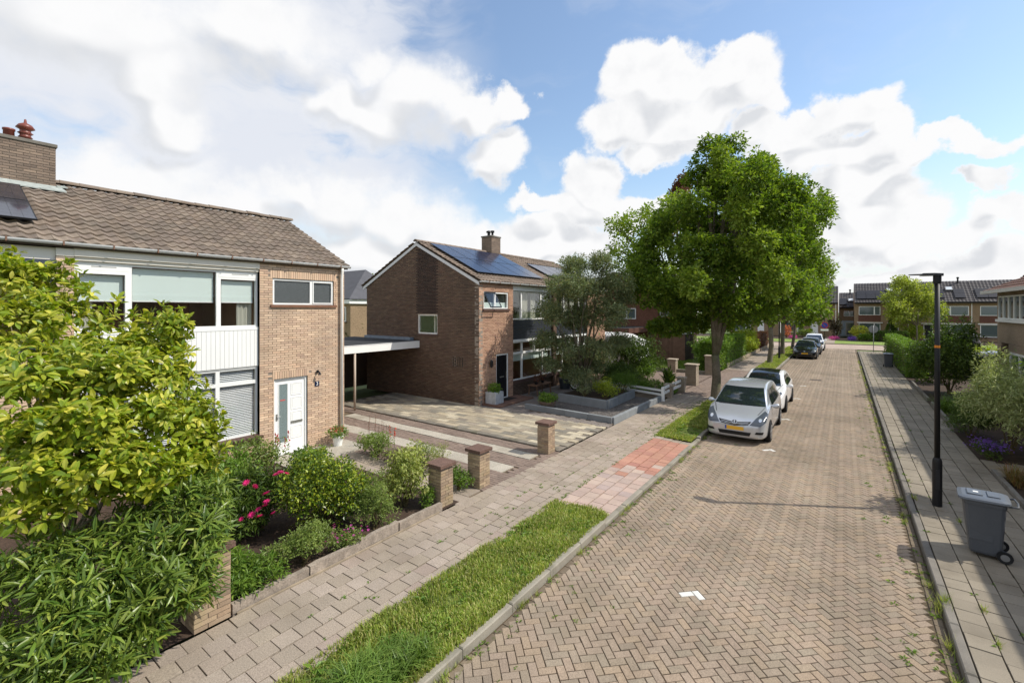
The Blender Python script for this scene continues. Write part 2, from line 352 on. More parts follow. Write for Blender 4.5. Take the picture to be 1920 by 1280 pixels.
# herringbone of clinkers laid at 45 degrees to the street
def herring():
    T, marks = [], []; u = .105; c = math.sqrt(.5)
    spots = [(-1.87, 6.9), (-1.84, 15.2), (-1.81, 19.8), (-1.78, 24.6), (-1.76, 29.0)]
    N = 480
    for i in range(-260, 420):
        for j in range(-300, 420):
            k = (i - j) % 4
            if k not in (0, 3): continue
            a, b = (i + 1, j + .5) if k == 0 else (i + .5, j + 1)
            x = (a - b) * u * c - 1.28; y = (a + b) * u * c + 0
            if not (-3.50 < x < .93 and -2.5 < y < 58.2): continue
            M = TRS(x + random.gauss(0, .0012), y + random.gauss(0, .0012), ROADZ + random.gauss(0, .0014) - .012 * (abs(x + 1.28) / 2.3) ** 2, rz=(rad(45) if k == 0 else rad(135)) + random.gauss(0, .006), rx=random.gauss(0, .006), ry=random.gauss(0, .006))
            T.append((M, k, x, y))
    for (sx, sy) in spots:
        for kk, ox, oy in ((0, -.075, -.05), (3, .073, .024)):
            i = min((i for i in range(len(T)) if T[i][1] == kk), key=lambda i: (T[i][2] - sx - ox) ** 2 + (T[i][3] - sy - oy) ** 2)
            marks.append(T.pop(i))
    on_line = lambda t: abs(t[2] + 1.75) < .06 and 36.2 < t[3] < 39.2
    marks += [t for t in T if on_line(t)]; T = [t for t in T if not on_line(t)]
    return [t[0] for t in T], [t[0] for t in marks]
HB, HM = herring()
PB = paver(.1975, .0965, .05, .004)
GUT = []
for x in (-3.565, 1.005):                      # a row of stretchers along each kerb
    y = -2.4
    while y < 58.2:
        GUT.append(TRS(x + random.gauss(0, .003), y, ROADZ - .012 + random.gauss(0, .002), rz=rad(90) + random.gauss(0, .01))); y += .207
pieces(road, 'road_brick', 'paving_bricks', PB, HB, M_road, 300)
pieces(road, 'gutter_brick', 'gutter_bricks', PB, GUT, mat('gutter_brick', S(112, 100, 84), rough=.95, var=.15, mot=.3, ms=1.6, fine=.25, fs=60, moss=S(76, 84, 44)), 150)
pieces(road, 'white_brick', 'white_bricks', PB, HM, M_white, 300)
dg = B()
dg.box(-1.6, -1.05, 31.6, 32.0, -.104, -.092)
struct(dg.out('drain_cover', mat('cast_iron', S(92, 82, 74), rough=.6, metal=.4), road), 'structure')

def tilefield(parent, pname, mass, x0, ncol, px, y0, y1, py, z, m, limit=300, stag=True, gap=.011, h=.05, keep=None, along='y', jz=.002, base=None, zf=None, split=0):
    T = []
    pb = paver(px - gap * 1.3, py - gap * .85, h, .0025)
    for c in range(ncol):
        y = y0 - (py / 2 if (stag and c % 2) else 0)
        while y < y1:
            x, yy = x0 + (c + .5) * px + (split if c >= 4 else 0), y + py / 2
            if along == 'x': X, Y = yy, x
            else: X, Y = x, yy
            if keep is None or keep(X, Y):
                zz = z if zf is None else zf(X, Y)
                T.append(TRS(X + random.gauss(0, .0015), Y + random.gauss(0, .0015), zz + random.gauss(0, jz), rz=random.gauss(0, .004) + (rad(90) if along == 'x' else 0), rx=random.gauss(0, .006), ry=random.gauss(0, .006)))
            y += py
    if T: pieces(parent, pname, mass, pb, T, m, limit)
# footpath on the far side of the road from the lamp
walk = sheet('footpath', -6.46, -4.8, -3, 58.5, -.03, M_tjoint); walk['label'] = 'grey tiled footpath before the front gardens'
tilefield(walk, 'tile', 'footpath_tiles', -6.43, 6, .268, -2.5, 58, .268, 0, M_tile, 300, keep=lambda x, y: not (22.2 < y < 33), split=.016)
tilefield(walk, 'crossing_brick', 'crossing_bricks', -6.43, 16, .1005, 22.2, 33, .205, 0, M_brown, 120, gap=.008)
# dropped crossing of red and mauve tiles
apron = sheet('driveway_crossing', -4.82, -3.74, 8.15, 14.35, -.115, M_tjoint)
slope = lambda x, y: -.002 - max(0, (x + 4.8)) * .052
AN = RNG.random(400)
def redkeep(want):
    def f(x, y):
        if not (8.5 < y < 14.15): return False
        k = int((x * 3.7 + 40) * 7 + y * 3.73) % 10
        red = y > 10.75 + (x + 4.8) * .5 + (.6 if k in (3, 7) else 0) - (.5 if k in (1, 5) else 0)
        return red == want
    return f
tilefield(apron, 'tile', 'red_tiles', -4.815, 4, .268, 8.2, 14.3, .268, 0, M_red, keep=redkeep(True), zf=slope)
tilefield(apron, 'tile', 'mauve_tiles', -4.815, 4, .268, 8.2, 14.3, .268, 0, M_mauve, keep=redkeep(False), zf=slope)
tilefield(apron, 'tile', 'edge_tiles', -4.815, 4, .268, 8.22, 8.5, .134, 0, M_mauve, stag=False, zf=slope)
tilefield(apron, 'tile', 'edge_tiles', -4.815, 4, .268, 14.1, 14.34, .134, 0, M_tile, stag=False, zf=slope)
# tiles and gaps with grass beside the crossing, further along
# kerbs
def kerb(name, x0, x1, y0, y1, z, m, zf=None, limit=120):
    k = sheet(name, x0 + .02, x1 - .02, y0, y1, -.13, M_sand); L = 1.0; T = []; y = y0
    while y < y1 - .05:
        l = min(L, y1 - y); T.append(TRS((x0 + x1) / 2 + random.gauss(0, .003), y + l / 2, (z if zf is None else zf(y + l / 2)) + random.gauss(0, .003), sy=l / L, rz=random.gauss(0, .003), rx=random.gauss(0, .004))); y += l
    pieces(k, 'kerb_stone', 'kerb_stones', paver(x1 - x0 - .004, L - .012, .2, .014), T, m, limit); return k
kerb('kerb_by_verge', -3.755, -3.635, -3, 58, 0, M_kerb, zf=lambda y: -.052 if (8.0 < y < 14.6 or 22 < y < 33.2) else -.004)
kerb('kerb_by_lamp', 1.075, 1.185, -3, 55, 0, M_kerb_d)
rwalk = sheet('footpath_by_lamp', 1.185, 2.93, -3, 55.5, -.03, M_tjoint)
tilefield(rwalk, 'tile', 'footpath_tiles', 1.192, 6, .288, -2.5, 55, .288, 0, M_tile_r, 300, jz=.003)
struct(B().poly([(2.3, 12.0, -.02), (6.2, 12.0, -.02), (6.2, 16.3, -.02), (2.92, 16.3, -.02), (2.92, 12.0, -.02)]).out('garden_path', M_sand), 'structure')
gp = bpy.data.objects['garden_path']
tilefield(gp, 'tile', 'path_tiles', 2.935, 11, .288, 15.75, 17.0, .288, .0, M_tile_r)
sheet('garden_soil', 2.93, 30, -4, 56, -.012, M_soil)

# verges: raised soil under the grass
verge_m = M_lawn
VERGES = [(-4.8, -3.76, -3, 8.22), (-4.8, -3.76, 14.4, 22.0), (-4.8, -3.76, 33.2, 57.5)]
for (a, b_, c, d) in VERGES: sheet('verge', a, b_, c, d, -.018, verge_m)

# first garden and driveway
sheet('flower_bed', -12.3, -6.46, -3, 7.0, .006, M_soil)
drive1 = sheet('driveway', -17.5, -6.46, 7.0, 11.1, -.026, M_sand)
in_pebble = lambda y: 8.9 < y < 9.42 or 10.12 < y < 10.55
tilefield(drive1, 'brick', 'driveway_bricks', 7.75, 32, .105, -17.4, -6.45, .205, 0, M_brown, 300, gap=.008, along='x', keep=lambda x, y: y < 11.06 and (x > -6.66 or not (8.86 < y < 9.44 or 10.08 < y < 10.58)))
for k, (ya, yb) in enumerate(((8.875, 9.415), (10.095, 10.565))):
    tilefield(drive1, 'slab', 'pebble_slabs', ya, 1, yb - ya, -15.2, -6.8, .4, .003, M_pebble, stag=False, along='x', gap=.01)
tilefield(drive1, 'slab', 'path_slabs', 6.86, 2, .44, -12.2, -6.7, .6, .002, M_tile, along='x', gap=.012)
porch = B(); porch.cbox(-12.3, -11.15, 5.9, 8.25, -.05, .035, .01); porch.out('porch_slab', M_pebble, drive1)
# neighbour's driveway, one small step up
drive2 = sheet('neighbour_driveway', -17.5, -6.46, 11.12, 14.85, .018, M_mixt)
struct(drive2)
tilefield(drive2, 'slab', 'mixed_slabs', 11.33, 12, .245, -17, -6.45, .49, .045, M_mixt, 300, along='x', keep=lambda x, y: x < -6.68)
st = []
x = -17.2
while x < -7.5: st.append(TRS(x + .48, 11.225, .05 + random.gauss(0, .004), rz=random.gauss(0, .006))); x += .965
pieces(drive2, 'edging_stone', 'edging_stones', paver(.955, .2, .16, .012), st, mat('edging_stone', S(120, 114, 104), rough=.9, var=.1, mot=.25, ms=3, fine=.2, stain=S(84, 82, 60), stain_s=2, stain_a=.6))
patio = sheet('patio', -12.1, -6.46, 14.27, 22.1, .022, M_sand)
tilefield(patio, 'paver', 'patio_pavers', -12.1, 27, .21, 14.28, 22.1, .21, .045, M_patio, 200, keep=lambda x, y: x < -9.9 or y < 14.75)
drive3 = sheet('far_driveway', -17.5, -6.46, 22.1, 29.55, -.006, M_brown)
tilefield(drive3, 'brick', 'far_driveway_bricks', 22.15, 70, .105, -12, -6.45, .21, .022, M_brown, 150, gap=.008, along='x')
sheet('far_lawn', -22, -6.62, 29.7, 57.5, .01, M_lawn)
# cross street and the ground before the terrace
cross = sheet('cross_street', -60, 60, 58.4, 65.9, -.105, mat('cross_street_brick', S(168, 150, 136), rough=.9, mot=.16, ms=.5, fine=.3, fs=9))
B().box(-60, 60, 65.9, 66.03, -.14, -.01).out('cross_street_kerb', M_kerb, kind='structure')
sheet('terrace_verge', -60, 60, 66.03, 72.2, -.012, mat('mown_grass', S(120, 138, 66), rough=.95, mot=.25, ms=.7, fine=.35, fs=5))
sheet('terrace_front', -60, 60, 72.2, 80, -.008, M_soil)
B().add([(-2.1, 66.0, -.004), (-.9, 66.0, -.004), (-.9, 80, -.004), (-2.1, 80, -.004)], [(0, 1, 2, 3)]).out('terrace_path', M_tile, kind='structure')
# ================================================================== walls, windows, roofs
M_mort = mat('mortar', S(142, 132, 120), rough=.95, mot=.15, ms=3)
M_brickA = mat('tan_brick', S(199, 170, 145), rough=.85, var=.10, cols=[S(207, 180, 153), S(197, 169, 142), S(217, 189, 160), S(187, 159, 137), S(208, 176, 147), S(202, 177, 153)], mot=.10, ms=1.2, fine=.12, fs=90, bump=.4, stain=S(163, 148, 131), stain_s=.5, stain_a=.35)
M_brickB = mat('brown_brick', S(99, 80, 68), rough=.85, var=.16, cols=[S(107, 85, 71), S(92, 73, 62), S(114, 94, 77), S(86, 71, 61), S(103, 80, 68)], mot=.14, ms=1.0, fine=.12, fs=90, bump=.4, stain=S(63, 57, 51), stain_s=.4, stain_a=.5)
M_brickC = mat('chimney_brick', S(128, 112, 98), rough=.9, var=.12, cols=[S(134, 116, 102), S(120, 106, 94), S(142, 124, 108), S(112, 98, 88)], mot=.12, ms=1.5, fine=.15, fs=80)
M_brick_dark = mat('darker_brick', S(62, 48, 44), rough=.9, var=.16, cols=[S(66, 50, 45), S(54, 44, 41), S(74, 56, 49)], mot=.25, ms=1.3, fine=.12, fs=80)  # darker bricks for the column above the gable window
M_brickP = mat('pillar_brick', S(162, 141, 117), rough=.9, var=.13, cols=[S(169, 145, 120), S(152, 132, 112), S(179, 157, 129), S(136, 119, 102), S(165, 139, 112)], mot=.2, ms=5, fine=.2, fs=80, bump=.6, stain=S(138, 129, 95), stain_s=2.5, stain_a=.5)
M_white_f = mat('white_frame', S(236, 236, 232), rough=.4, mot=.03, ms=2)
M_cream = mat('cream_fascia', S(226, 220, 206), rough=.5, mot=.05, ms=1.5)
M_zinc = mat('zinc_gutter', S(206, 207, 206), rough=.4, metal=.0, mot=.1, ms=2)
M_sill = mat('dark_sill', S(92, 72, 64), rough=.6, var=.08, fine=.1)
M_tileA = mat('concrete_roof_tile', S(121, 109, 97), rough=.92, var=.10, cols=[S(128, 114, 102), S(117, 105, 94), S(133, 120, 106), S(122, 107, 93)], mot=.16, ms=1.3, fine=.2, fs=60, bump=.5, stain=S(97, 90, 81), stain_s=1.1, stain_a=.5)
M_tileB = mat('brown_roof_tile', S(130, 115, 102), rough=.92, var=.10, mot=.16, ms=1.3, fine=.2, fs=60, stain=S(93, 86, 77), stain_s=1.1, stain_a=.5)
M_pv = mat('solar_cell', S(26, 30, 44), rough=.18, var=.12, spec=.6, coat=.8)
M_pvf = mat('solar_frame', S(30, 31, 34), rough=.4)
M_glass = glass('window_glass', (.985, .99, .988))
M_room = mat('room_wall', S(172, 142, 116), rough=.9, mot=.2, ms=1)
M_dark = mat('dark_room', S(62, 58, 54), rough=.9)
M_black = mat('black_metal', S(30, 31, 33), rough=.5)
M_curtain = mat('curtain', S(206, 206, 192), rough=.9, trans=.3)
M_blind = mat('mint_blind', S(222, 236, 230), rough=.8)
M_slat = mat('white_slat', S(232, 234, 234), rough=.4)
M_terra = mat('terracotta_pipe', S(120, 62, 50), rough=.4, spec=.5)
M_lead = mat('lead_flashing', S(160, 166, 160), rough=.7, mot=.3, ms=9)

class Wall:
    """a vertical face: axis = direction the wall runs in, c = its fixed coordinate, s = which way it looks"""
    def __init__(s, axis, c, sgn): s.a, s.c, s.s = axis, c, sgn
    def P(s, u, z, o=0): return (s.c + s.s * o, u, z) if s.a == 'y' else (u, s.c + s.s * o, z)
    def box(s, b, u0, u1, z0, z1, o0, o1):
        if s.a == 'y': return b.box(s.c + s.s * o0, s.c + s.s * o1, u0, u1, z0, z1)
        return b.box(u0, u1, s.c + s.s * o0, s.c + s.s * o1, z0, z1)
    def T(s, u, z, o, lu, lz, lo, tilt=0):
        x, y, zz = s.P(u, z, o)
        M = TRS(x, y, zz, *((lo, lu, lz) if s.a == 'y' else (lu, lo, lz)))
        return M
def in_hole(u, z, holes, e=.0): return any(a - e < u < b + e and c - e < z < d + e for (a, b, c, d) in holes)
def brick_wall(house, W, u0, u1, z0, z1, holes, m, top=None, depth=.012, limit=300, solid=.22, pname='brick', course=.0625, L=.22, mort=None, headers=(), zone=None, zonem=None):
    """backing of mortar with every brick laid proud of it; top(u) gives a sloping upper edge"""
    top = top or (lambda u: z1)
    cuts = sorted(set([u0, u1] + [c for h in holes for c in h[:2] if u0 < c < u1] + ([(u0 + u1) / 2] if top(u0) != top((u0 + u1) / 2) else [])))
    b = B()
    for a, c in zip(cuts[:-1], cuts[1:]):
        mid = (a + c) / 2; hs = sorted([(h[2], h[3]) for h in holes if h[0] <= mid <= h[1]]); z = z0
        for (ha, hb) in hs:
            if ha > z: b.poly([W.P(a, z, -depth), W.P(c, z, -depth), W.P(c, ha, -depth), W.P(a, ha, -depth)], tuple(np.array(W.P(0, 0, -solid)) - np.array(W.P(0, 0, 0))))
            z = max(z, hb)
        b.poly([W.P(a, z, -depth), W.P(c, z, -depth), W.P(c, top(c), -depth), W.P(a, top(a), -depth)], tuple(np.array(W.P(0, 0, -solid)) - np.array(W.P(0, 0, 0))))
    wall = b.out('wall', mort or M_mort, house)
    T = []; n = int((max(z1, top((u0 + u1) / 2)) - z0) / course)
    for k in range(n):
        zc = z0 + (k + .5) * course
        lo, hi = u0, u1
        if zc > min(top(u0), top(u1)):             # gable: the course ends at the slope
            us = np.linspace(u0, u1, 241); ok = [q for q in us if top(q) > zc + .02]
            if not ok: break
            lo, hi = ok[0], ok[-1]
        spans = [(lo, hi)]
        for (a, c, d, e) in holes:
            if d - .01 < zc < e + .01:
                spans = [q for (p, r) in spans for q in ((p, min(r, a)), (max(p, c), r)) if q[1] - q[0] > .02]
        off = (0, .5, .25, .75)[k % 4] * L if False else (k % 2) * L / 2
        for (p, r) in spans:
            i = math.floor((p - u0 - off) / L)
            while True:
                a = max(p, u0 + off + i * L); c = min(r, u0 + off + (i + 1) * L); i += 1
                if a >= r - .005: break
                if c - a < .03: continue
                mu = (a + c) / 2
                if in_hole(mu, zc, headers): continue
                a2 = a + (.0055 if a > p + 1e-6 else 0); c2 = c - (.0055 if c < r - 1e-6 else 0)
                T.append(W.T((a2 + c2) / 2, zc, -.018 + random.gauss(0, .0012), c2 - a2, course - .0115, .036))
    for (a, c, d, e) in headers:                   # soldier courses over openings
        n = max(1, round((c - a) / .0625)); w_ = (c - a) / n
        for i in range(n): T.append(W.T(a + (i + .5) * w_, (d + e) / 2, -.018 + random.gauss(0, .001), w_ - .01, e - d - .01, .036))
    if zone:
        inz = [in_hole(t[0, 3] if W.a == 'x' else t[1, 3], t[2, 3], [zone]) for t in T]
        pieces(wall, pname, 'darker_brickwork', CUBE, [t for t, q in zip(T, inz) if q], zonem, 60); T = [t for t, q in zip(T, inz) if not q]
    pieces(wall, pname, 'brickwork', CUBE, T, m, limit)
    return wall
def ring(W, b, u0, u1, z0, z1, w_, o0, o1):
    W.box(b, u0, u0 + w_, z0, z1, o0, o1); W.box(b, u1 - w_, u1, z0, z1, o0, o1)
    W.box(b, u0 + w_, u1 - w_, z0, z0 + w_, o0, o1); W.box(b, u0 + w_, u1 - w_, z1 - w_, z1, o0, o1)
def window(house, W, cells, fw=.055, o=-.09, th=.07, m=None, g=None, name='window', sash=(), sashm=None):
    """frame with one pane per cell; cells = (u0, u1, z0, z1)"""
    b = B()
    for c in cells: ring(W, b, *c, fw, o - th / 2, o + th / 2)
    for i in sash:
        u0, u1, z0, z1 = cells[i]; ring(W, b, u0 + fw * .7, u1 - fw * .7, z0 + fw * .7, z1 - fw * .7, fw * .65, o - th / 2, o + th / 2 + .018)
    f = b.out(name, m or M_white_f, house)
    for i, (u0, u1, z0, z1) in enumerate(cells):
        p = B(); e = fw * (1.25 if i in sash else .9); W.box(p, u0 + e, u1 - e, z0 + e, z1 - e, o - .004, o + .004); p.out('pane', g or M_glass, f)
    return f
def room(house, W, u0, u1, z0, z1, depth=2.6, m=None, o=-.24):
    b = B(); P = W.P; q = [(u0, z0), (u1, z0), (u1, z1), (u0, z1)]
    a = [P(u, z, o) for u, z in q]; c = [P(u, z, o - depth) for u, z in q]
    b.add(a + c, [(4, 5, 6, 7)] + [(i, (i + 1) % 4, 4 + (i + 1) % 4, 4 + i) for i in range(4)]); return b.out('room', m or M_room, house)
def curtain(house, W, u0, u1, z0, z1, o=-.3, m=None, n=None):
    n = n or max(6, int((u1 - u0) / .03)); V = []; F = []
    for i in range(n + 1):
        u = u0 + (u1 - u0) * i / n; oo = o + .03 * math.sin(i * 1.9) + .012 * math.sin(i * .7)
        V += [W.P(u, z0, oo), W.P(u, z1, oo)]
    F = [(2 * i, 2 * i + 2, 2 * i + 3, 2 * i + 1) for i in range(n)]
    return obj('curtain', V, F, m or M_curtain, house, smooth=True)
def roof_tile(wd=.3, ln=.36, amp=.038, seg=8, lip=.03):
    """S-shaped concrete tile lying in the xy plane: y runs up the slope"""
    prof = [(-wd / 2 + wd * i / seg, amp * (.5 + .5 * math.cos(2 * math.pi * (i / seg) * 1.0))) for i in range(seg + 1)]
    V = []; n = seg + 1
    for (y, dz) in ((0, 0), (ln, -.012)): V += [(x, y, z + dz) for x, z in prof]
    V += [(x, .0, z - lip) for x, z in prof]
    F = [(i, i + 1, n + i + 1, n + i) for i in range(seg)] + [(2 * n + i, 2 * n + i + 1, i + 1, i) for i in range(seg)]
    return V, F
def tiled_slope(house, name, p0, along, up, rows, cols, wd, gauge, m, limit=300, skip=None, lift=.03):
    """tiles on a slope: p0 = lower corner, along/up = unit vectors"""
    along = np.array(along, float); up = np.array(up, float); nrm = np.cross(along, up)
    if nrm[2] < 0: nrm = -nrm; 
    X = np.cross(up, nrm); T = []
    for r in range(rows):
        for c in range(cols):
            if skip and skip(c * wd, r * gauge): continue
            p = np.array(p0) + along * (c + .5) * wd + up * r * gauge + nrm * (lift + random.gauss(0, .003))
            M = np.eye(4); t = random.gauss(0, .006); tilt = .075 + random.gauss(0, .008)
            u2 = up * math.cos(tilt) - nrm * math.sin(tilt) + X * t; n2 = np.cross(X, u2)
            M[:3, 0] = X; M[:3, 1] = u2; M[:3, 2] = n2; M[:3, 3] = p; T.append(M)
    pieces(house, name, name + 's', roof_tile(wd * 1.03, gauge * 1.16), T, m, limit, smooth=False)
def gutter(house, x, y0, y1, z, r=.065, m=None, out=1):
    n = 8; V = []; F = []
    for y in (y0, y1):
        for (rr) in (r, r - .008):
            for k in range(n + 1):
                a = math.pi + math.pi * k / n; V.append((x + out * (r + rr * math.cos(a)), y, z + rr * math.sin(a)))
    q = n + 1
    for k in range(n):
        F += [(k, k + 1, 2 * q + k + 1, 2 * q + k), (q + k, 3 * q + k, 3 * q + k + 1, q + k + 1)]
    F += [(n, q + n, 3 * q + n, 2 * q + n), (0, 2 * q, 3 * q, q)]
    V += [(x + out * r, y, z) for y in (y0, y1)]
    k0 = 4 * q
    F += [tuple(range(0, q)), tuple(range(2 * q, 3 * q))]
    g = obj('gutter', V, F, m or M_zinc, house)
    c = B(); y = y0 + .5
    while y < y1: c.box(x - .01, x + 2 * r + .006, y - .012, y + .012, z - r - .006, z + .012) if out > 0 else None; y += .75
    if c.V: c.out('bracket', mat('rusty_bracket', S(120, 92, 76), rough=.8), g)
    return g
def solar(house, p0, along, up, wd, ln, n, rows, m=None, gap=.02, lift=.13):
    along = np.array(along, float); up = np.array(up, float); nrm = np.cross(along, up); nrm = nrm if nrm[2] > 0 else -nrm
    for r in range(rows):
        for c in range(n):
            q = np.array(p0) + along * c * (wd + gap) + up * r * (ln + gap) + nrm * lift
            b = B(); b.poly([q, q + along * wd, q + along * wd + up * ln, q + up * ln], nrm * .035); f = b.out('solar_panel', M_pvf, house)
            e = .018; cells = B(); q2 = q + nrm * .037 + along * e + up * e; a2, u2 = wd - 2 * e, ln - 2 * e
            nx, ny = (6, 10) if ln > wd else (10, 6)
            for i in range(nx):
                for j in range(ny):
                    s = q2 + along * a2 * i / nx + up * u2 * j / ny; da, du = along * (a2 / nx - .004), up * (u2 / ny - .004)
                    cells.poly([s, s + da, s + da + du, s + du])
            cells.out('solar_cells', m or M_pv, f)
def chimney(house, x0, x1, y0, y1, z0, z1, m, pots=()):
    b = B(); b.box(x0 + .01, x1 - .01, y0 + .01, y1 - .01, z0, z1 - .05); c = b.out('chimney', M_mort, house); T = []
    for W, u0, u1 in ((Wall('y', x1, 1), y0, y1), (Wall('x', y0, -1), x0, x1), (Wall('x', y1, 1), x0, x1)):
        for k in range(int((z1 - .05 - z0) / .0625)):
            zc = z0 + (k + .5) * .0625; u = u0 - (.11 if k % 2 else 0)
            while u < u1:
                a, d = max(u, u0), min(u + .22, u1); u += .22
                if d - a > .03: T.append(W.T((a + d) / 2, zc, -.016, d - a - .011, .0505, .036))
    pieces(c, 'brick', 'brickwork', CUBE, T, m, 150)
    B().cbox(x0 - .03, x1 + .03, y0 - .03, y1 + .03, z1 - .05, z1 + .03, .012).out('chimney_cap', M_kerb_d, c)
    return c

# ------------------------------------------------------------------ first house, left of the driveway
def house_one():
    X = -12.35; W = Wall('y', X, 1)
    h = thing('semi_detached_house', 'tan brick house with white panelled front, venetian blinds and a white front door', 'house', (X, 5, 0), 'brick houses along the street')
    Y0, YP, YI, Y1 = -6.0, 1.92, 5.73, 8.22
    # brick bay with door and bathroom window
    door = (6.10, 7.05, .02, 2.12); bath = (6.07, 7.87, 4.12, 4.84)
    brick_wall(h, W, YI, Y1, 0, 5.28, [door, bath], M_brickA, limit=300, headers=[(6.0, 7.95, 4.84, 5.05), (6.06, 7.09, 2.12, 2.32)])
    # reveal of the bay beside the panelled front, gable and back
    b = B(); b.box(X - .40, X - .014, YI - .0, YI + .02, 0, 5.28); b.out('bay_return', M_brickA, h)
    b = B(); b.poly([(X - .23, Y1, 0), (X - .23, Y1, 5.28), (-15.95, Y1, 6.98), (-19.4, Y1, 5.2), (-19.4, Y1, 0)], (0, -.2, 0)); b.out('gable_wall', M_brickA, h)
    b = B(); b.box(X - .014 - .22, X - .012, Y1 - .005, Y1 + .0, 0, 5.28); b.box(-19.4, -19.2, Y0, Y1 - .21, 0, 5.2); b.out('back_wall', M_brickA, h)
    # party pier of bare brick and plinth under the window
    brick_wall(h, W, YP, 2.18, 0, 5.05, [], M_brickA, limit=80)
    Wi = Wall('y', X - .09, 1)
    brick_wall(h, Wi, 2.18, YI, 0, .66, [], M_brickA, limit=150)
    # neighbour's half
    brick_wall(h, Wi, Y0, YP, 0, 3.2, [], M_brickA, limit=20)
    b = B(); Wi.box(b, Y0, YP, 4.96, 5.2, -.2, .03); b.out('fascia', M_cream, h)
    b = B(); Wi.box(b, Y0, YP, 4.78, 4.955, -.1, .16); b.out('awning_box', mat('awning_grey', S(62, 68, 78), rough=.5), h)
    M_anth = mat('anthracite_frame', S(52, 58, 66), rough=.4)
    window(h, Wi, [(-2.2, -.5, 3.2, 4.76), (-.5, .9, 3.2, 4.76), (.9, 1.9, 3.2, 4.76)], o=-.06, m=M_anth, sash=(2,))
    room(h, Wi, Y0 + .1, YP - .1, 2.6, 4.95, m=M_room)
    # panelled front: fascia, upper window band, boards, lower window, sill
    b = B(); Wi.box(b, 2.18, YI - .005, 5.06, 5.22, -.2, .10); Wi.box(b, 2.18, YI - .005, 4.98, 5.055, -.2, .05); b.out('fascia', M_cream, h)
    b = B(); W.box(b, YP, 2.18, 5.05, 5.2, -.2, .0); b.out('fascia', M_cream, h)
    zt, zb = 4.97, 3.54
    wn = window(h, Wi, [(2.19, 3.06, zb, 4.80), (3.06, 4.80, zb, zt), (4.80, 5.72, zb, 4.80)], o=-.05, fw=.05, sash=(0,))
    for (a, c) in ((2.19, 3.06), (4.80, 5.72)): b = B(); Wi.box(b, a, c, 4.80, zt, -.09, -.01); b.out('vent_panel', M_white_f, wn)
    b = B(); Wi.box(b, 2.45, 2.85, 4.875, 4.895, -.0105, -.006); Wi.box(b, 5.1, 5.5, 4.875, 4.895, -.0105, -.006); b.out('vent_slot', mat('vent_grey', S(168, 168, 164)), wn)
    b = B(); Wi.box(b, 2.19, 5.725, zb - .07, zb, -.1, .03); b.out('window_sill', M_white_f, wn)
    for (a, c, zc) in ((2.28, 2.98, 4.72), (3.14, 4.72, 4.9), (4.9, 5.64, 4.72)):
        b = B(); Wi.box(b, a, c, 4.19, zc, -.128, -.122); b.out('roller_blind', M_blind, wn); b = B(); Wi.box(b, a, c, 4.165, 4.19, -.135, -.115); b.out('blind_bar', M_white_f, wn)
    room(h, Wi, 2.2, 5.72, 2.6, 5.0, depth=3.4)
    b = B(); b.box(-15.2, -14.6, 4.3, 4.9, 2.6, 4.6); b.box(-15.3, -15.0, 2.6, 3.9, 2.6, 3.9); b.out('wardrobe', mat('brown_wood', S(140, 88, 54), rough=.5, mot=.2, ms=4), h)
    curtain(h, Wi, 2.24, 2.5, 3.5, 4.7, o=-.2); curtain(h, Wi, 5.28, 5.66, 3.5, 4.7, o=-.2)
    # vertical boards
    b = B(); y = 2.2
    bm_ = B(); bm_.box(X - .2, X - .085, 2.19, 5.725, 2.5, zb - .07); backing = bm_.out('board_panel', mat('board_joint', S(200, 200, 196)), h)
    T = []
    while y < 5.70: T.append(TRS(X - .078, y + .0505, 3.0, .02, .094, .935)); y += .1008
    pieces(backing, 'board', 'boards', CUBE, T, M_white_f, 300)
    # lower window with venetian blinds
    zl0, zl1, zl2 = .74, 2.12, 2.5
    lw = window(h, Wi, [(2.3, 3.1, zl0, zl1), (3.1, 4.78, zl0, zl1), (4.78, 5.72, zl0, zl1), (2.3, 3.1, zl1, zl2), (3.1, 4.78, zl1, zl2), (4.78, 5.72, zl1, zl2)], o=-.05, fw=.045)
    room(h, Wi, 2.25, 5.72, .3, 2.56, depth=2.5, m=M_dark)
    T = []
    for (a, c) in ((2.36, 3.05), (3.16, 4.73), (4.84, 5.66)):
        for (za, zc) in ((zl0 + .06, zl1 - .04), (zl1 + .05, zl2 - .04)):
            z = za
            while z < zc: T.append(TRS(X - .09 - .105, (a + c) / 2, z, .038, c - a, .003, ry=rad(38))); z += .043
    pieces(lw, 'blind_slat', 'blind_slats', CUBE, T, M_slat, 300)
    T = []
    y = 2.25
    while y < 5.7: T.append(TRS(X - .03, y + .052, .70, .22, .096, .06, ry=rad(12))); y += .1045
    sl = B(); Wi.box(sl, 2.2, 5.72, .62, .68, -.1, .05); so = sl.out('window_sill', M_sill, h); pieces(so, 'sill_brick', 'sill_bricks', CUBE, T, M_sill)
    # bathroom window
    M_frost = mat('frosted_glass', S(84, 88, 88), rough=.25, fine=.35, fs=45, bump=1, bs=55, spec=.6)
    window(h, W, [(6.08, 7.18, 4.13, 4.83), (7.18, 7.86, 4.13, 4.83)], o=-.07, fw=.045, g=M_frost, sash=(1,))
    b = B(); W.box(b, 6.0, 7.95, 4.06, 4.122, -.1, .05); b.out('window_sill', mat('brick_sill', S(128, 92, 72), rough=.8, mot=.2, ms=9), h)
    # front door
    b = B(); ring(W, b, 6.10, 7.05, .02, 2.12, .055, -.14, -.05); d = b.out('door_frame', M_white_f, h)
    b = B(); W.box(b, 6.155, 6.995, .05, 2.065, -.12, -.08); dr = b.out('door', mat('white_door', S(240, 240, 238), rough=.35), h)
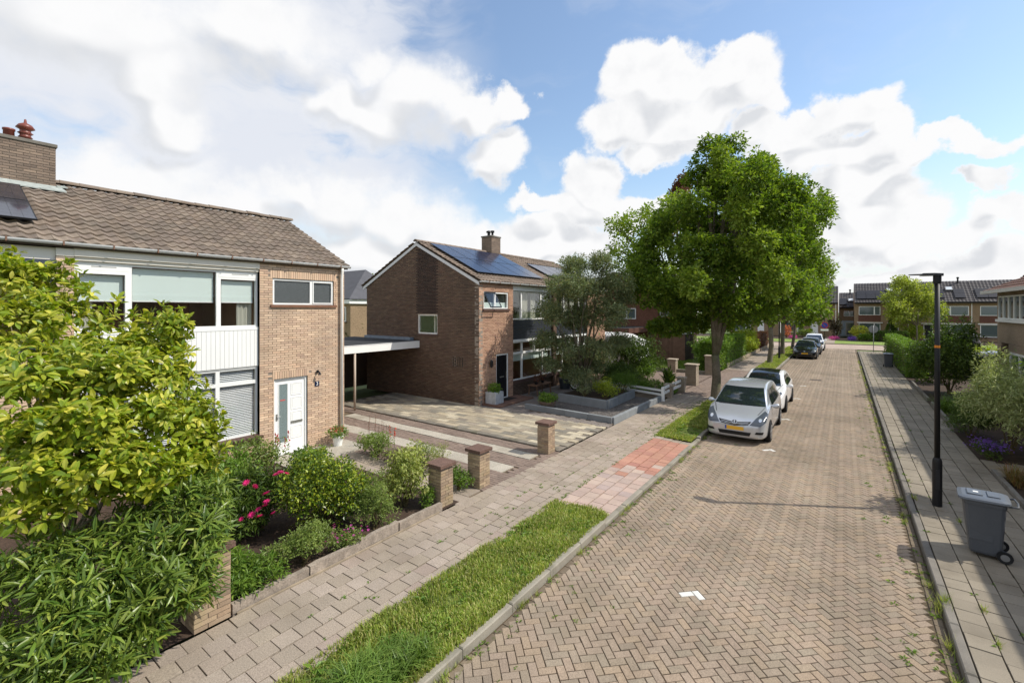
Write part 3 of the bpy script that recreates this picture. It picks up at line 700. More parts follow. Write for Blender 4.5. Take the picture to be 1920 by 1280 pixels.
    b = B(); W.box(b, 6.27, 6.50, .36, 1.95, -.0805, -.074); b.out('door_glass', mat('door_glass_grey', S(120, 134, 134), rough=.25, fine=.3, fs=40, bump=.8, bs=60, spec=.6), dr)
    b = B()
    ring(W, b, 6.25, 6.52, .34, 1.97, .02, -.08, -.066); b.out('door_bead', M_white_f, dr)
    for k in range(4):
        b = B(); z = .42 + k * .40; ring(W, b, 6.60, 6.92, z, z + .34, .022, -.08, -.07); W.box(b, 6.64, 6.88, z + .04, z + .30, -.08, -.074); b.out('door_panel', M_white_f, dr)
    b = B(); W.box(b, 6.60, 6.93, .84, .90, -.08, -.06); b.out('letter_box', mat('brushed_metal', S(176, 176, 172), rough=.35, metal=.8), dr)
    b = B(); W.box(b, 6.19, 6.225, .98, 1.16, -.08, -.062); b.tube([W.P(6.205, 1.09, -.05), W.P(6.205, 1.09, -.03), W.P(6.29, 1.09, -.03)], .009); b.out('door_handle', mat('brushed_metal', S(176, 176, 172)), dr)
    b = B(); W.box(b, 6.30, 6.44, 1.50, 1.53, -.074, -.071); b.out('name_sticker', mat('red_sticker', S(196, 90, 84)), dr)
    b = B(); W.box(b, 6.08, 7.07, -.02, .02, -.2, .04); b.out('door_step', M_kerb, h)
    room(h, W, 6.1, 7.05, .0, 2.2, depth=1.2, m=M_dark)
    # wall lamp and number plate
    b = B(); b.lathe([(.03, 0), (.045, .03), (.045, .05)], W.P(7.33, 2.2, 0), 10, 'x'); b.tube([W.P(7.33, 2.2, .05), W.P(7.33, 2.2, .14)], .012); b.lathe([(.015, .0), (.045, -.07), (.04, -.085)], W.P(7.33, 2.2, .14), 12); b.out('wall_lamp', M_black, h)
    b = B(); W.box(b, 7.26, 7.40, 1.78, 1.92, .0, .012); n_ = b.out('number_plate', mat('enamel_blue', S(24, 34, 62), rough=.3), h)
    text_mesh('house_number', '3', .15, M_white_f, n_, Vector(W.P(7.33, 1.85, .015)) - Vector(ORG[n_.name]), (rad(90), 0, rad(90)))
    # vents low in the wall
    b = B()
    for k in range(4): W.box(b, 4.95 + k * .07, 4.99 + k * .07, .42, .48, -.135, -.105)
    b.out('air_vent', M_black, h)
    # roof
    xe, ze, xr, zr = X + .07, 5.31, -15.95, 7.12
    up = np.array((xr - xe, 0, zr - ze)); Ls = np.linalg.norm(up); up /= Ls
    b = B(); b.poly([(xe, Y0, ze), (xe, Y1 + .08, ze), (xr, Y1 + .08, zr), (xr, Y0, zr)], (0, 0, -.1)); b.poly([(xr, Y0, zr), (xr, Y1 + .08, zr), (-19.7, Y1 + .08, 5.2), (-19.7, Y0, 5.2)], (0, 0, -.1))
    rf = b.out('roof', mat('roof_underlay', S(84, 74, 66), rough=.95), h)
    rows = int(Ls / .31) + 1
    tiled_slope(rf, 'roof_tile', (xe + .05, Y1 + .1 - 68 * .208, ze - .02), (0, 1, 0), up, 14, 68, .208, Ls / 14.0, M_tileA, 300)
    T = []; y = -5.6
    while y < Y1: T.append(TRS(xr, y + .2, zr + .05 + random.gauss(0, .004), rz=random.gauss(0, .01), ry=0)); y += .37
    rb = B(); n = 8
    prof = [(.13 * math.cos(math.pi * k / n), .10 * math.sin(math.pi * k / n) - .02) for k in range(n + 1)]
    V = [(x, -.21, z) for x, z in prof] + [(x * .9, .21, z * .9) for x, z in prof]; q = n + 1
    F = [(k, k + 1, q + k + 1, q + k) for k in range(n)] + [tuple(range(q))[::-1], tuple(range(q, 2 * q))]
    pieces(rf, 'ridge_tile', 'ridge_tiles', (V, F), T, M_tileA)
    global RIDGE; RIDGE = (V, F)
    b = B(); b.box(X - .3, X + .035, Y0, Y1 + .05, ze - .03, ze + .0); b.out('soffit', M_cream, h)
    gutter(h, xe - .02, Y0, Y1 + .13, ze + .0)
    b = B(); gy = Y1 - .13; gx = xe + .03
    b.tube([(gx, gy, ze - .05), (gx, gy, ze - .16), (X + .07, gy, ze - .42), (X + .07, gy, .0)], .042, 12); b.out('downpipe', mat('pale_pipe', S(238, 234, 226), rough=.5), h, smooth=True)
    solar(rf, np.array((xe, 1.76 - 3 * 1.67, ze)) + up * .72, (0, 1, 0), up, 1.65, 1.14, 3, 2)
    c = chimney(h, -16.25, -15.6, .55, 2.42, 6.75, 8.0, M_brickC)
    b = B(); b.poly([(-15.58, .5, 6.98), (-15.58, 2.5, 6.98), (-15.2, 2.55, 6.82), (-15.2, .5, 6.82)], (0, 0, .03)); b.poly([(-16.2, 2.43, 7.16), (-15.5, 2.43, 6.98), (-15.5, 2.62, 6.98), (-16.2, 2.62, 7.16)], (0, 0, .03)); b.out('flashing', M_lead, c)
    b = B(); b.lathe([(.09, 0), (.09, .1), (.13, .12), (.1, .15), (.1, .19), (.14, .22), (.1, .25), (.1, .3), (.17, .34), (.12, .42), (.03, .47), (.02, .55), (.01, .56)], (-15.95, 1.95, 8.02), 16); b.out('chimney_cowl', M_terra, c, smooth=True)
    b = B(); b.lathe([(.10, 0), (.095, .2), (.11, .21), (.11, .25), (.08, .26)], (-15.95, 1.68, 8.02), 16); b.out('chimney_pot', M_terra, c, smooth=True)
    return h
house_one()

# ------------------------------------------------------------------ second house, beyond the carport
def house_two():
    X = -12.08; Y0 = 14.27; YM = 20.35; Y1 = 26.45; XB = -19.5; XR = -15.8
    h = thing('semi_detached_house', 'brown brick house with dark gable wall and blue solar panels, beyond the carport', 'house', (-15.8, 14.3, 0), 'brick houses along the street')
    G = Wall('x', Y0, -1); W = Wall('y', X, 1)
    zt = lambda u: 5.18 + (1.85) * (1 - abs(u - XR) / (XR - XB))
    gw = (-15.75, -14.48, 2.9, 3.78)
    slots = [(-13.55 + .13 * k, -13.49 + .13 * k, 1.55, 1.98) for k in range(5)]
    brick_wall(h, G, XB, X, .0, 5.18, [gw] + slots, M_brickB, top=zt, limit=300, zone=(-15.77, -14.47, 3.7, 6.75), zonem=M_brick_dark)
    window(h, G, [gw], o=-.08, fw=.06)
    b = B(); G.box(b, -15.8, -14.43, 2.82, 2.9, -.1, .04); b.out('window_sill', M_sill, h)
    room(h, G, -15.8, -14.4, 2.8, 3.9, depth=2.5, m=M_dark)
    b = B(); b.box(-13.6, -12.95, Y0 + .1, Y0 + .2, 1.5, 2.0); b.out('slot_back', M_black, h)
    b = B(); b.box(-15.2, -15.12, Y0 + .5, Y0 + .6, 2.8, 3.8); b.poly([(-14.4, Y0 + .6, 3.0), (-14.4, Y0 + .6, 3.12), (-15.3, Y0 + .6, 3.86), (-15.3, Y0 + .6, 3.74)], (0, .06, 0)); b.out('stair_rail', M_white_f, h)
    # street front
    door = (15.42, 16.30, .08, 2.06); bath = (14.57, 16.29, 4.02, 4.74)
    brick_wall(h, W, Y0, 16.65, 0, 5.15, [door, bath], M_brickA2, limit=300)
    window(h, W, [(14.58, 15.36, 4.03, 4.73), (15.36, 16.28, 4.03, 4.73)], o=-.06, fw=.05)
    b = B()                                            # the tilted open sash
    p = [np.array(W.P(u, z, .0)) for (u, z) in ((14.62, 4.06), (15.34, 4.06), (15.34, 4.70), (14.62, 4.70))]
    for i in (0, 1): p[i] = p[i] + np.array((.34, 0, .04))
    for i in range(4): b.tube([p[i], p[(i + 1) % 4]], .028, 4)
    sa = b.out('open_sash', mat('anthracite_frame', S(52, 58, 66)), h); B().poly(p).out('pane', M_glass, sa)
    b = B(); W.box(b, 14.5, 16.36, 3.93, 4.02, -.1, .05); b.out('window_sill', M_sill, h)
    room(h, W, 14.55, 16.3, 3.8, 4.9, depth=1.5, m=mat('bathroom_tile', S(170, 176, 172)))
    b = B(); W.box(b, 14.6, 16.26, 4.05, 4.3, -.13, -.125); b.out('window_film', M_blind, h)
    b = B(); ring(W, b, *door, .06, -.12, -.03); b.out('door_frame', M_white_f, h)
    M_door = mat('black_door', S(24, 25, 30), rough=.3, spec=.5)
    b = B(); W.box(b, 15.48, 16.24, .12, 2.0, -.10, -.06); dr = b.out('door', M_door, h)
    for k in range(9):
        b = B(); z = .2 + k * .24
        b.poly([W.P(15.5, z, -.06), W.P(15.5, z + .05, -.06), W.P(15.86, z + .41, -.06), W.P(15.86, z + .36, -.06)], (.008, 0, 0)) if z < 1.55 else None
        b.poly([W.P(16.22, z, -.06), W.P(16.22, z + .05, -.06), W.P(15.86, z + .41, -.06), W.P(15.86, z + .36, -.06)], (.008, 0, 0)) if z < 1.55 else None
        if b.V: b.out('door_slat', M_door, dr)
    b = B(); W.box(b, 15.72, 16.02, 1.02, 1.08, -.052, -.04); b.out('letter_box', mat('brushed_metal', S(176, 176, 172)), dr)
    b = B(); b.tube([W.P(16.18, .95, -.03), W.P(16.18, 1.25, -.03)], .012); b.out('door_handle', mat('brushed_metal', S(176, 176, 172)), dr)
    b = B(); b.tube([W.P(14.97, 1.72, .02), W.P(14.97, 1.72, .1)], .012); b.lathe([(.02, .2), (.07, .14), (.06, -.08), (.02, -.14)], W.P(14.97, 1.68, .1), 8); b.out('wall_lamp', M_black, h)
    b = B(); b.cbox(X - .0, X + .95, 14.45, 16.9, .02, .12, .02); b.out('door_step', mat('brick_step', S(110, 84, 72), rough=.9, mot=.2, ms=6), h)
    b = B(); b.cbox(X + .08, X + .5, 15.5, 16.2, .122, .135, .004); b.out('doormat', M_black, h)
    Wi = Wall('y', X - .12, 1)
    for sgn, base in ((1, 0), (-1, 1)):
        f = (lambda y: y) if base == 0 else (lambda y: 2 * YM - y)
        def cell(a, c, z0, z1): a, c = f(a), f(c); return (min(a, c), max(a, c), z0, z1)
        lo = window(h, Wi, [cell(16.66, 17.55, .74, 1.98), cell(17.55, 19.35, .74, 1.98), cell(19.35, 20.2, .74, 1.98), cell(16.66, 17.55, 1.98, 2.5), cell(17.55, 18.6, 1.98, 2.5), cell(18.6, 20.2, 1.98, 2.5)], o=-.05, fw=.05)
        hi = window(h, Wi, [cell(16.66, 17.5, 3.52, 4.84), cell(17.5, 19.2, 3.52, 4.84), cell(19.2, 20.2, 3.52, 4.84)], o=-.05, fw=.05, sash=(0,))
        c = cell(16.66, 20.2, 0, 1); b = B(); Wi.box(b, c[0], c[1], 4.86, 5.18, -.15, .08); b.out('fascia', M_white_f, h)
        M_bd = mat('dark_boarding', S(52, 55, 62), rough=.45, var=.05)
        for k in range(6):
            b = B(); z = 2.62 + k * .146; Wi.box(b, c[0], c[1], z, z + .138, -.1, .0 + .006 * (k % 2)); b.out('board', M_bd, h)
        b = B(); Wi.box(b, c[0], c[1], 2.5, 2.61, -.1, .05); b.out('window_sill', M_white_f, h)
        b = B(); Wi.box(b, c[0], c[1], .60, .74, -.1, .1); b.out('window_sill', M_sill, h)
        brick_wall(h, Wi, c[0], c[1], 0, .6, [], M_brickB, limit=60)
        room(h, Wi, c[0], c[1], .2, 2.55, depth=3, m=M_room); room(h, Wi, c[0], c[1], 2.6, 4.95, depth=3, m=mat('pale_room', S(150, 150, 140)))
        a, e = sorted((f(17.65), f(19.1))); curtain(h, Wi, a, a + .7, 3.5, 4.8, o=-.25); curtain(h, Wi, e - .5, e, 3.5, 4.8, o=-.25)
        b = B(); a, e = sorted((f(16.75), f(20.1))); Wi.box(b, a, e, 1.6, 1.95, -.16, -.15); b.out('roller_blind', M_blind, h)
    b = B(); W.box(b, 20.2, 20.5, 0, 5.15, -.25, .0); b.out('party_pier', M_brickB, h)
    brick_wall(h, W, 24.05, Y1, 0, 5.15, [(25.0, 25.88, .08, 2.06)], M_brickA2, limit=40)
    b = B(); W.box(b, 25.0, 25.88, .08, 2.06, -.12, -.08); b.out('door', M_door, h)
    b = B(); b.box(XB, XB + .2, Y0 + .25, Y1, 0, 5.15); b.poly([(XB, Y1, 0), (X - .25, Y1, 0), (X - .25, Y1, 5.15), (XR, Y1, 6.9), (XB, Y1, 5.15)], (0, -.2, 0)); b.out('back_wall', M_brickB, h)
    # roof
    xe, ze, zr = X + .08, 5.17, 7.08
    up = np.array((XR - xe, 0, zr - ze)); Ls = np.linalg.norm(up); up /= Ls; ya, yb = Y0 - .1, Y1 + .1
    b = B(); b.poly([(xe, ya + .06, ze), (xe, yb, ze), (XR, yb, zr), (XR, ya + .06, zr)], (0, 0, -.09)); b.poly([(XR, ya + .06, zr), (XR, yb, zr), (XB - .3, yb, ze), (XB - .3, ya + .06, ze)], (0, 0, -.09))
    rf = b.out('roof', mat('roof_underlay', S(84, 74, 66)), h)
    tiled_slope(rf, 'roof_tile', (xe + .05, ya, ze), (0, 1, 0), up, 14, 59, .211, Ls / 14, M_tileB, 300, skip=lambda a, s: (.75 < a < 5.3 or 7.2 < a < 11) and 1.0 < s < 3.2)
    up2 = np.array((XR - (XB - .3), 0, zr - ze)); up2 /= np.linalg.norm(up2)
    tiled_slope(rf, 'verge_tile', (XB - .32, ya, ze), (0, 1, 0), up2, 14, 2, .295, Ls / 14, M_tileB, 40)
    T = []; y = ya
    while y < yb - .2: T.append(TRS(XR, y + .2, zr + .05, rz=random.gauss(0, .01))); y += .37
    pieces(rf, 'ridge_tile', 'ridge_tiles', RIDGE, T, M_tileB)
    b = B()                                            # white verge boards along the gable
    for (x0, x1) in ((xe - .05, XR), (XB - .25, XR)):
        b.poly([(x0, ya + .055, ze - .17), (x0, ya + .055, ze - .03), (x1, ya + .055, zr - .03), (x1, ya + .055, zr - .17)], (0, .03, 0))
    b.out('verge_board', mat('verge_white', S(214, 216, 218), rough=.5), h)
    gutter(h, xe - .02, ya + .05, yb, ze + .0)
    M_pvb = mat('blue_solar_cell', S(34, 42, 66), rough=.22, var=.10, spec=.5, coat=.25)
    P0 = np.array((xe, Y0 + .42, ze)) + up * .62
    solar(rf, P0, (0, 1, 0), up, 1.02, 1.62, 5, 1, M_pvb); solar(rf, P0 + up * 1.64, (0, 1, 0), up, 1.02, 1.62, 5, 1, M_pvb)
    solar(rf, np.array((xe, Y0 + 6.95, ze)) + up * 1.2, (0, 1, 0), up, 1.02, 1.62, 4, 1, M_pvb)
    c = chimney(h, XR - .35, XR + .35, 19.3, 20.1, 6.7, 8.0, M_brickC)
    b = B(); b.box(XR - .4, XR + .45, 19.25, 20.15, 6.86, 6.97); b.out('flashing', M_lead, c)
    b = B(); b.lathe([(.08, 0), (.08, .18), (.16, .2), (.13, .27), (.05, .30)], (XR, 19.5, 8.03), 12); b.out('chimney_cowl', M_black, c)
    b = B(); b.lathe([(.06, 0), (.06, .22), (.11, .24), (.11, .34)], (XR, 19.82, 8.03), 12); b.out('chimney_cowl', M_black, c)
    b = B(); b.lathe([(.10, -.2), (.10, .16), (.17, .18), (.17, .24), (.05, .27)], (XR - .4, 16.3, 6.98), 12); b.out('roof_vent', mat('vent_brown', S(92, 76, 66)), rf)
    b = B(); b.lathe([(.035, 0), (.035, .02)], G.P(-15.3, .52, .0), 10, 'y'); b.out('air_vent', M_black, h)
    return h
M_brickA2 = mat('rose_brick', S(172, 136, 113), rough=.85, var=.12, cols=[S(179, 144, 119), S(166, 130, 107), S(189, 153, 128), S(158, 122, 104)], mot=.12, ms=1, fine=.12, fs=90, bump=.4)
house_two()

# ------------------------------------------------------------------ carport between the two houses
def carport():
    h = thing('carport', 'flat roofed carport with a white fascia spanning the gap between two brick houses', 'carport', (-15.6, 11.2, 0))
    x1, x0, y0, y1 = -15.6, -20.5, 8.24, 14.25
    b = B(); b.box(x0, x1 - .04, y0, y1, 2.44, 2.60); b.out('roof_deck', mat('bitumen', S(50, 52, 55), rough=.95, mot=.25, ms=1.5), h)
    b = B(); b.box(x1 - .04, x1, y0, y1, 2.27, 2.56); b.box(x0, x1, y0, y0 + .03, 2.3, 2.55); b.out('fascia', M_white_f, h)
    b = B(); b.box(x1 - .10, x1 + .01, y0, y1, 2.56, 2.585); b.out('roof_edge', M_zinc, h)
    b = B(); b.tube([(-15.66, 10.9, .02), (-15.66, 10.9, 2.44)], .045, 12); b.out('post', mat('pale_post', S(190, 176, 160), rough=.6), h, smooth=True)
    for k in range(5):
        b = B(); x = x0 + .4 + k * 1.1; b.box(x - .04, x + .04, y0, y1, 2.27, 2.44); b.out('beam', mat('brown_beam', S(96, 74, 58), rough=.8), h)
    b = B(); b.box(x0 - .1, x0, y0 - 2, y1 + 4, 0, 2.5); b.out('back_wall', M_brickB, h)
    b = B(); b.box(x0, x0 + .03, 9.6, 10.6, 0, 2.1); b.out('door', M_black, h)
    b = B(); b.box(x0, x0 + .045, 9.5, 9.6, 0, 2.2); b.box(x0, x0 + .045, 10.6, 10.7, 0, 2.2); b.out('door_frame', mat('brown_beam', S(96, 74, 58)), h)
    b = B(); b.box(-19.4, -16.0, 14.05, 14.25, 2.6, 2.72); b.out('flashing', mat('lead_blue', S(120, 132, 144), rough=.5, mot=.2, ms=5), h)
carport()
# ================================================================== plants
def norm(a): return a / (np.linalg.norm(a, axis=-1, keepdims=True) + 1e-9)
def leaf_simple(wd=.5, fold=.18, bend=.15):     # unit length along y
    V = [(0, 0, 0), (wd / 2, .45, fold * wd), (0, 1, -bend), (-wd / 2, .45, fold * wd)]
    return V, [(0, 1, 2), (0, 2, 3)]
def leaf_fine(wd=.45, fold=.22, bend=.22, obov=.55):
    ys = (0, .22, obov, .85, 1.0); ws = (.02, .62, 1.0, .62, 0); V = []
    for y, q in zip(ys, ws):
        z = -bend * y * y
        if q == 0: V.append((0, y, z))
        else: V += [(-wd / 2 * q, y, z + fold * wd * q * .6), (0, y, z), (wd / 2 * q, y, z + fold * wd * q * .6)]
    F = []
    for i in range(3):
        a = 3 * i; F += [(a, a + 1, a + 4, a + 3), (a + 1, a + 2, a + 5, a + 4)]
    F += [(9, 10, 12), (10, 11, 12)]
    return V, F
def leaf_T(P, D, N, S_):
    D = norm(D); X = norm(np.cross(D, N)); Z = np.cross(X, D); T = np.zeros((len(P), 4, 4)); T[:, 3, 3] = 1
    T[:, :3, 0] = X * S_[:, None]; T[:, :3, 1] = D * S_[:, None]; T[:, :3, 2] = Z * S_[:, None]; T[:, :3, 3] = P; return T
def rdir(n): return norm(RNG.normal(size=(n, 3)))
def clump_leaves(cl, n, size, per=5, spread=.55, shell=.55, up=.5, jitter=.35, droop=0., rosette=0., sub=None):
    """leaves in sprigs on and inside ellipsoid clumps cl = [(cx, cy, cz, rx, ry, rz)]; returns the leaf frames"""
    cl = np.asarray(cl, float)
    if sub:
        kk, f, bl = sub; d0 = rdir(len(cl) * kk); d0[:, 2] = np.abs(d0[:, 2]) * .8 - .25 * RNG.random(len(d0)); C0 = np.repeat(cl, kk, 0)
        cl = np.concatenate([np.concatenate([C0[:, :3] + norm(d0) * C0[:, 3:] * (1 - f * .55), C0[:, 3:] * f * (.7 + .6 * RNG.random((len(C0), 1)))], 1), np.concatenate([cl[:, :3], cl[:, 3:] * bl], 1)])
    area = (cl[:, 3] * cl[:, 4] + cl[:, 3] * cl[:, 5] + cl[:, 4] * cl[:, 5]) ; pr = area / area.sum()
    k = max(1, n // per); idx = RNG.choice(len(cl), k, p=pr); C = cl[idx]
    d = rdir(k); r = (shell + (1 - shell) * RNG.random(k) ** .6)[:, None] * (1 + .13 * RNG.normal(size=(k, 1)))
    cen = C[:, :3] + d * C[:, 3:] * r
    out = norm(d / C[:, 3:] + np.array((0, 0, up)) * .6 / C[:, 5:6])
    cen = np.repeat(cen, per, 0); out = np.repeat(out, per, 0); m = len(cen); q = rdir(m)
    if rosette:
        ax = np.repeat(norm(out[::per] + rdir(k) * .35), per, 0); q = norm(q - ax * (q * ax).sum(1, keepdims=True)); D = norm(ax * rosette * (.4 + 1.2 * RNG.random((m, 1))) + q + np.array((0, 0, -droop)))
    else: D = norm(out * .45 + q * spread * 1.5 + np.array((0, 0, -droop)))
    s = size * (.65 + .7 * RNG.random(m)); P = cen + norm(q) * s[:, None] * jitter
    N = norm(out * .5 + np.array((0, 0, .75)) + rdir(m) * .55) if not rosette else norm(ax + np.array((0, 0, .35)) + rdir(m) * .3)
    return leaf_T(P, D, N, s)
def branches(base, targets, r0, fork_z, trunk_top=None, wob=.12, sub=2):
    """tapered trunk with limbs that reach for the clumps"""
    b = B(); base = np.array(base, float); top = np.array(trunk_top if trunk_top is not None else (base[0], base[1], fork_z), float)
    mid = (base + top) / 2 + np.array((random.gauss(0, .03), random.gauss(0, .03), 0))
    b.tube([base - (0, 0, .05), base + (0, 0, .06), mid, top], [r0 * 1.55, r0 * 1.12, r0 * .95, r0 * .85], 12)
    for t in targets:
        t = np.array(t[:3], float); dv = t - top; L = np.linalg.norm(dv)
        p1 = top + dv * .3 + np.array((random.gauss(0, wob), random.gauss(0, wob), L * .06)); p2 = top + dv * .65 + np.array((random.gauss(0, wob), random.gauss(0, wob), L * .07))
        rr = r0 * min(.6, .28 + .05 * L); start = top - np.array((0, 0, r0 * .6 + .2 * random.random()))
        b.tube([start, p1, p2, t], [rr, rr * .72, rr * .45, rr * .15], 7)
        for _ in range(sub):
            f = .4 + .5 * random.random(); q = p1 + (t - p1) * f; e = q + np.array((random.uniform(-1, 1), random.uniform(-1, 1), random.uniform(.2, .9))) * L * .09
            b.tube([q, (q + e) / 2 + (0, 0, .05), e], [rr * .3, rr * .2, rr * .06], 5)
    return b
M_bark = mat('bark', S(112, 102, 86), rough=.95, mot=.3, ms=3, fine=.4, fs=22, bump=1, bs=30, stain=S(92, 100, 66), stain_s=1.2, stain_a=.5)
M_bark_d = mat('dark_bark', S(78, 68, 58), rough=.95, mot=.3, ms=3, fine=.4, fs=22, bump=1, bs=30)
M_stem = mat('twig', S(96, 84, 56), rough=.9)
L_lime = leafm('lime_leaf', [S(108, 132, 44), S(88, 113, 38), S(128, 149, 52), S(78, 102, 36), S(146, 160, 64)], trans=.5, rough=.55)
L_maple = leafm('maple_leaf', [S(134, 154, 58), S(114, 136, 48), S(152, 166, 72)], trans=.42)
L_euc = leafm('grey_leaf', [S(124, 138, 98), S(106, 122, 84), S(144, 154, 116), S(136, 134, 86), S(94, 110, 76)], trans=.25, rough=.5)
L_mag = leafm('magnolia_leaf', [S(158, 168, 44), S(124, 146, 40), S(184, 186, 60), S(100, 126, 38), S(206, 198, 84), S(142, 158, 46), S(112, 138, 38)], trans=.4, rough=.36, spec=.4, var=.18)
L_ole = leafm('laurel_leaf', [S(98, 122, 44), S(72, 98, 38), S(122, 142, 54), S(84, 110, 40), S(146, 160, 70), S(62, 88, 36)], trans=.3, rough=.36, spec=.4, var=.2)
L_box = leafm('glossy_shrub_leaf', [S(88, 112, 34), S(70, 96, 30), S(112, 134, 36), S(172, 180, 52), S(80, 106, 34)], trans=.25, rough=.36, spec=.4)
L_varieg = leafm('pale_leaf', [S(166, 172, 96), S(142, 154, 76), S(186, 188, 118), S(126, 140, 66)], trans=.35)
L_soft = leafm('soft_green_leaf', [S(130, 148, 76), S(112, 132, 62), S(146, 160, 88), S(102, 122, 54)], trans=.35)
L_fresh = leafm('fresh_leaf', [S(112, 142, 54), S(96, 126, 46), S(130, 156, 64), S(86, 114, 44)], trans=.35)
L_dark = leafm('dark_leaf', [S(74, 96, 38), S(62, 84, 34), S(90, 110, 44), S(102, 122, 46)], trans=.28, rough=.45)
L_yel = leafm('yellow_green_leaf', [S(160, 172, 58), S(138, 154, 50), S(178, 186, 74)], trans=.4)
L_young = leafm('young_tree_leaf', [S(162, 170, 80), S(142, 154, 66), S(182, 186, 98)], trans=.45)
L_silver = leafm('silver_leaf', [S(166, 174, 124), S(144, 156, 104), S(184, 188, 144), S(128, 142, 88)], trans=.3)
L_red = leafm('copper_leaf', [S(120, 76, 62), S(98, 66, 56), S(136, 96, 72)], trans=.3)
L_con = leafm('conifer_leaf', [S(98, 126, 46), S(82, 110, 40), S(116, 142, 56)], trans=.2)
def leaf_parts(root, T, base, m, limit, mass='foliage'):
    if limit: pieces(root, 'leaf', mass, base, T, m, limit, margin=0)
    else:
        V, F = inst_arrays(base, T); obj(mass, V, F, m, root, kind='stuff')
def tree(name, label, cat, base, cl, n, size, m, r0, fork, bark=M_bark, per=6, wd=.62, group=None, sub=2, shell=.5, up=.5, droop=0, top=None, spread=.55, extra=None):
    root = thing(name, label, cat, base, group)
    tg = sorted(cl, key=lambda c: -c[2]); tg = tg[:14] if len(tg) > 14 else tg
    b = branches(base, tg, r0, fork, top, sub=sub); b.out('trunk', bark, root, smooth=True)
    T = clump_leaves(cl, n, size, per, spread, shell, up, droop=droop, sub=(5, .48, .8))
    V, F = inst_arrays(leaf_simple(wd), T); crown = obj('crown', V, F, m, root, kind=None)
    if extra is not None:
        V, F = inst_arrays(leaf_simple(wd), clump_leaves(extra[0], extra[1], size, per, spread, shell, up)); obj('pale_leaves', V, F, extra[2], root)
    return root
def px_clumps(L, d, depth, seed=0, rd=1.0):
    """clumps read off the photograph, at d metres, spread over a real depth"""
    r = np.random.default_rng(seed); out = []
    us = [c[0] for c in L]; cu = sum(us) / len(us); hw = max(abs(u - cu) for u in us) + 1
    for c in L:
        f = math.sqrt(max(.1, 1 - (abs(c[0] - cu) / hw) ** 2)); k = 2 if len(c) < 5 else c[4]
        for i in range(k):
            dd = d + (r.random() * 2 - 1) * depth * f if k != 1 else d
            p = at(c[0], c[1], d); q = np.array((p[0], p[1])) + FW * (dd - d)
            ru = c[2] * d / FPX; rv = c[3] * d / FPX
            out.append((q[0] + r.normal() * .1, q[1] + r.normal() * .1, p[2], ru, ru * rd, rv))
    return out
def shrub(name, label, cat, base, rx, ry, h, n, size, m, wd=.5, per=5, group=None, z0=.12, lobes=9, base_leaf=None, limit=0, spread=.6, up=.6, stems=6, seed=1, shell=.6, droop=0, irr=.28, taper=0., sub=(4, .5, .8)):
    """rounded shrub: overlapping lobes with sprigs of leaves, and stems inside"""
    r = np.random.default_rng(seed); root = thing(name, label, cat, base, group); x, y, z = base; cl = [(x, y, z + h * .52, rx * .72, ry * .72, h * .46)]
    for i in range(lobes):
        a = 2 * math.pi * (i + r.random() * .6) / lobes; e = r.random(); zz = z + z0 * h + h * (.18 + .62 * e); k = (1 - .55 * max(0, e - .45)) * (1 - taper * e); q = .55 * k
        cl.append((x + math.cos(a) * rx * q, y + math.sin(a) * ry * q, zz, rx * (.42 + irr * r.random()) * k, ry * (.42 + irr * r.random()) * k, h * (.24 + .5 * irr * r.random())))
    b = B()
    for i in range(stems):
        c = cl[i % len(cl)]; b.tube([(x + r.normal() * .04, y + r.normal() * .04, z - .02), (x * .5 + c[0] * .5, y * .5 + c[1] * .5, z + h * .25), (c[0], c[1], c[2])], [.018 * (1 + h * .5), .012, .004], 5)
    b.out('stem', M_stem, root)
    T = clump_leaves(cl, n, size, per, spread, shell, up, droop=droop, sub=sub); T = T[T[:, 2, 3] > z + .02]
    leaf_parts(root, T, base_leaf or leaf_simple(wd), m, limit); return root
def hedge(name, label, x0, x1, y0, y1, h, n, size, m, z=0, group=None, wd=.5):
    root = thing(name, label, 'hedge', ((x0 + x1) / 2, (y0 + y1) / 2, z), group)
    core = B(); core.box(x0 + .12, x1 - .12, y0 + .12, y1 - .12, z, z + h - .14); core.out('branches', M_bark_d, root)
    P = np.stack([x0 + (x1 - x0) * RNG.random(n), y0 + (y1 - y0) * RNG.random(n), z + h * RNG.random(n)], 1); f = RNG.integers(0, 5, n); nz = RNG.normal(size=n) * .04
    P[:, 0] = np.where(f == 0, x0 + nz, np.where(f == 1, x1 + nz, P[:, 0])); P[:, 1] = np.where(f == 2, y0 + nz, P[:, 1]); P[:, 2] = np.where(f >= 3, z + h + nz, P[:, 2])
    O = np.zeros((n, 3)); O[f == 0] = (-1, 0, .3); O[f == 1] = (1, 0, .3); O[f == 2] = (0, -1, .3); O[f >= 3] = (0, 0, 1)
    T = leaf_T(P, norm(O * .5 + rdir(n)), norm(O + rdir(n) * .6 + (0, 0, .3)), size * (.6 + .8 * RNG.random(n)))
    V, F = inst_arrays(leaf_simple(wd), T); obj('foliage', V, F, m, root, kind='stuff'); return root
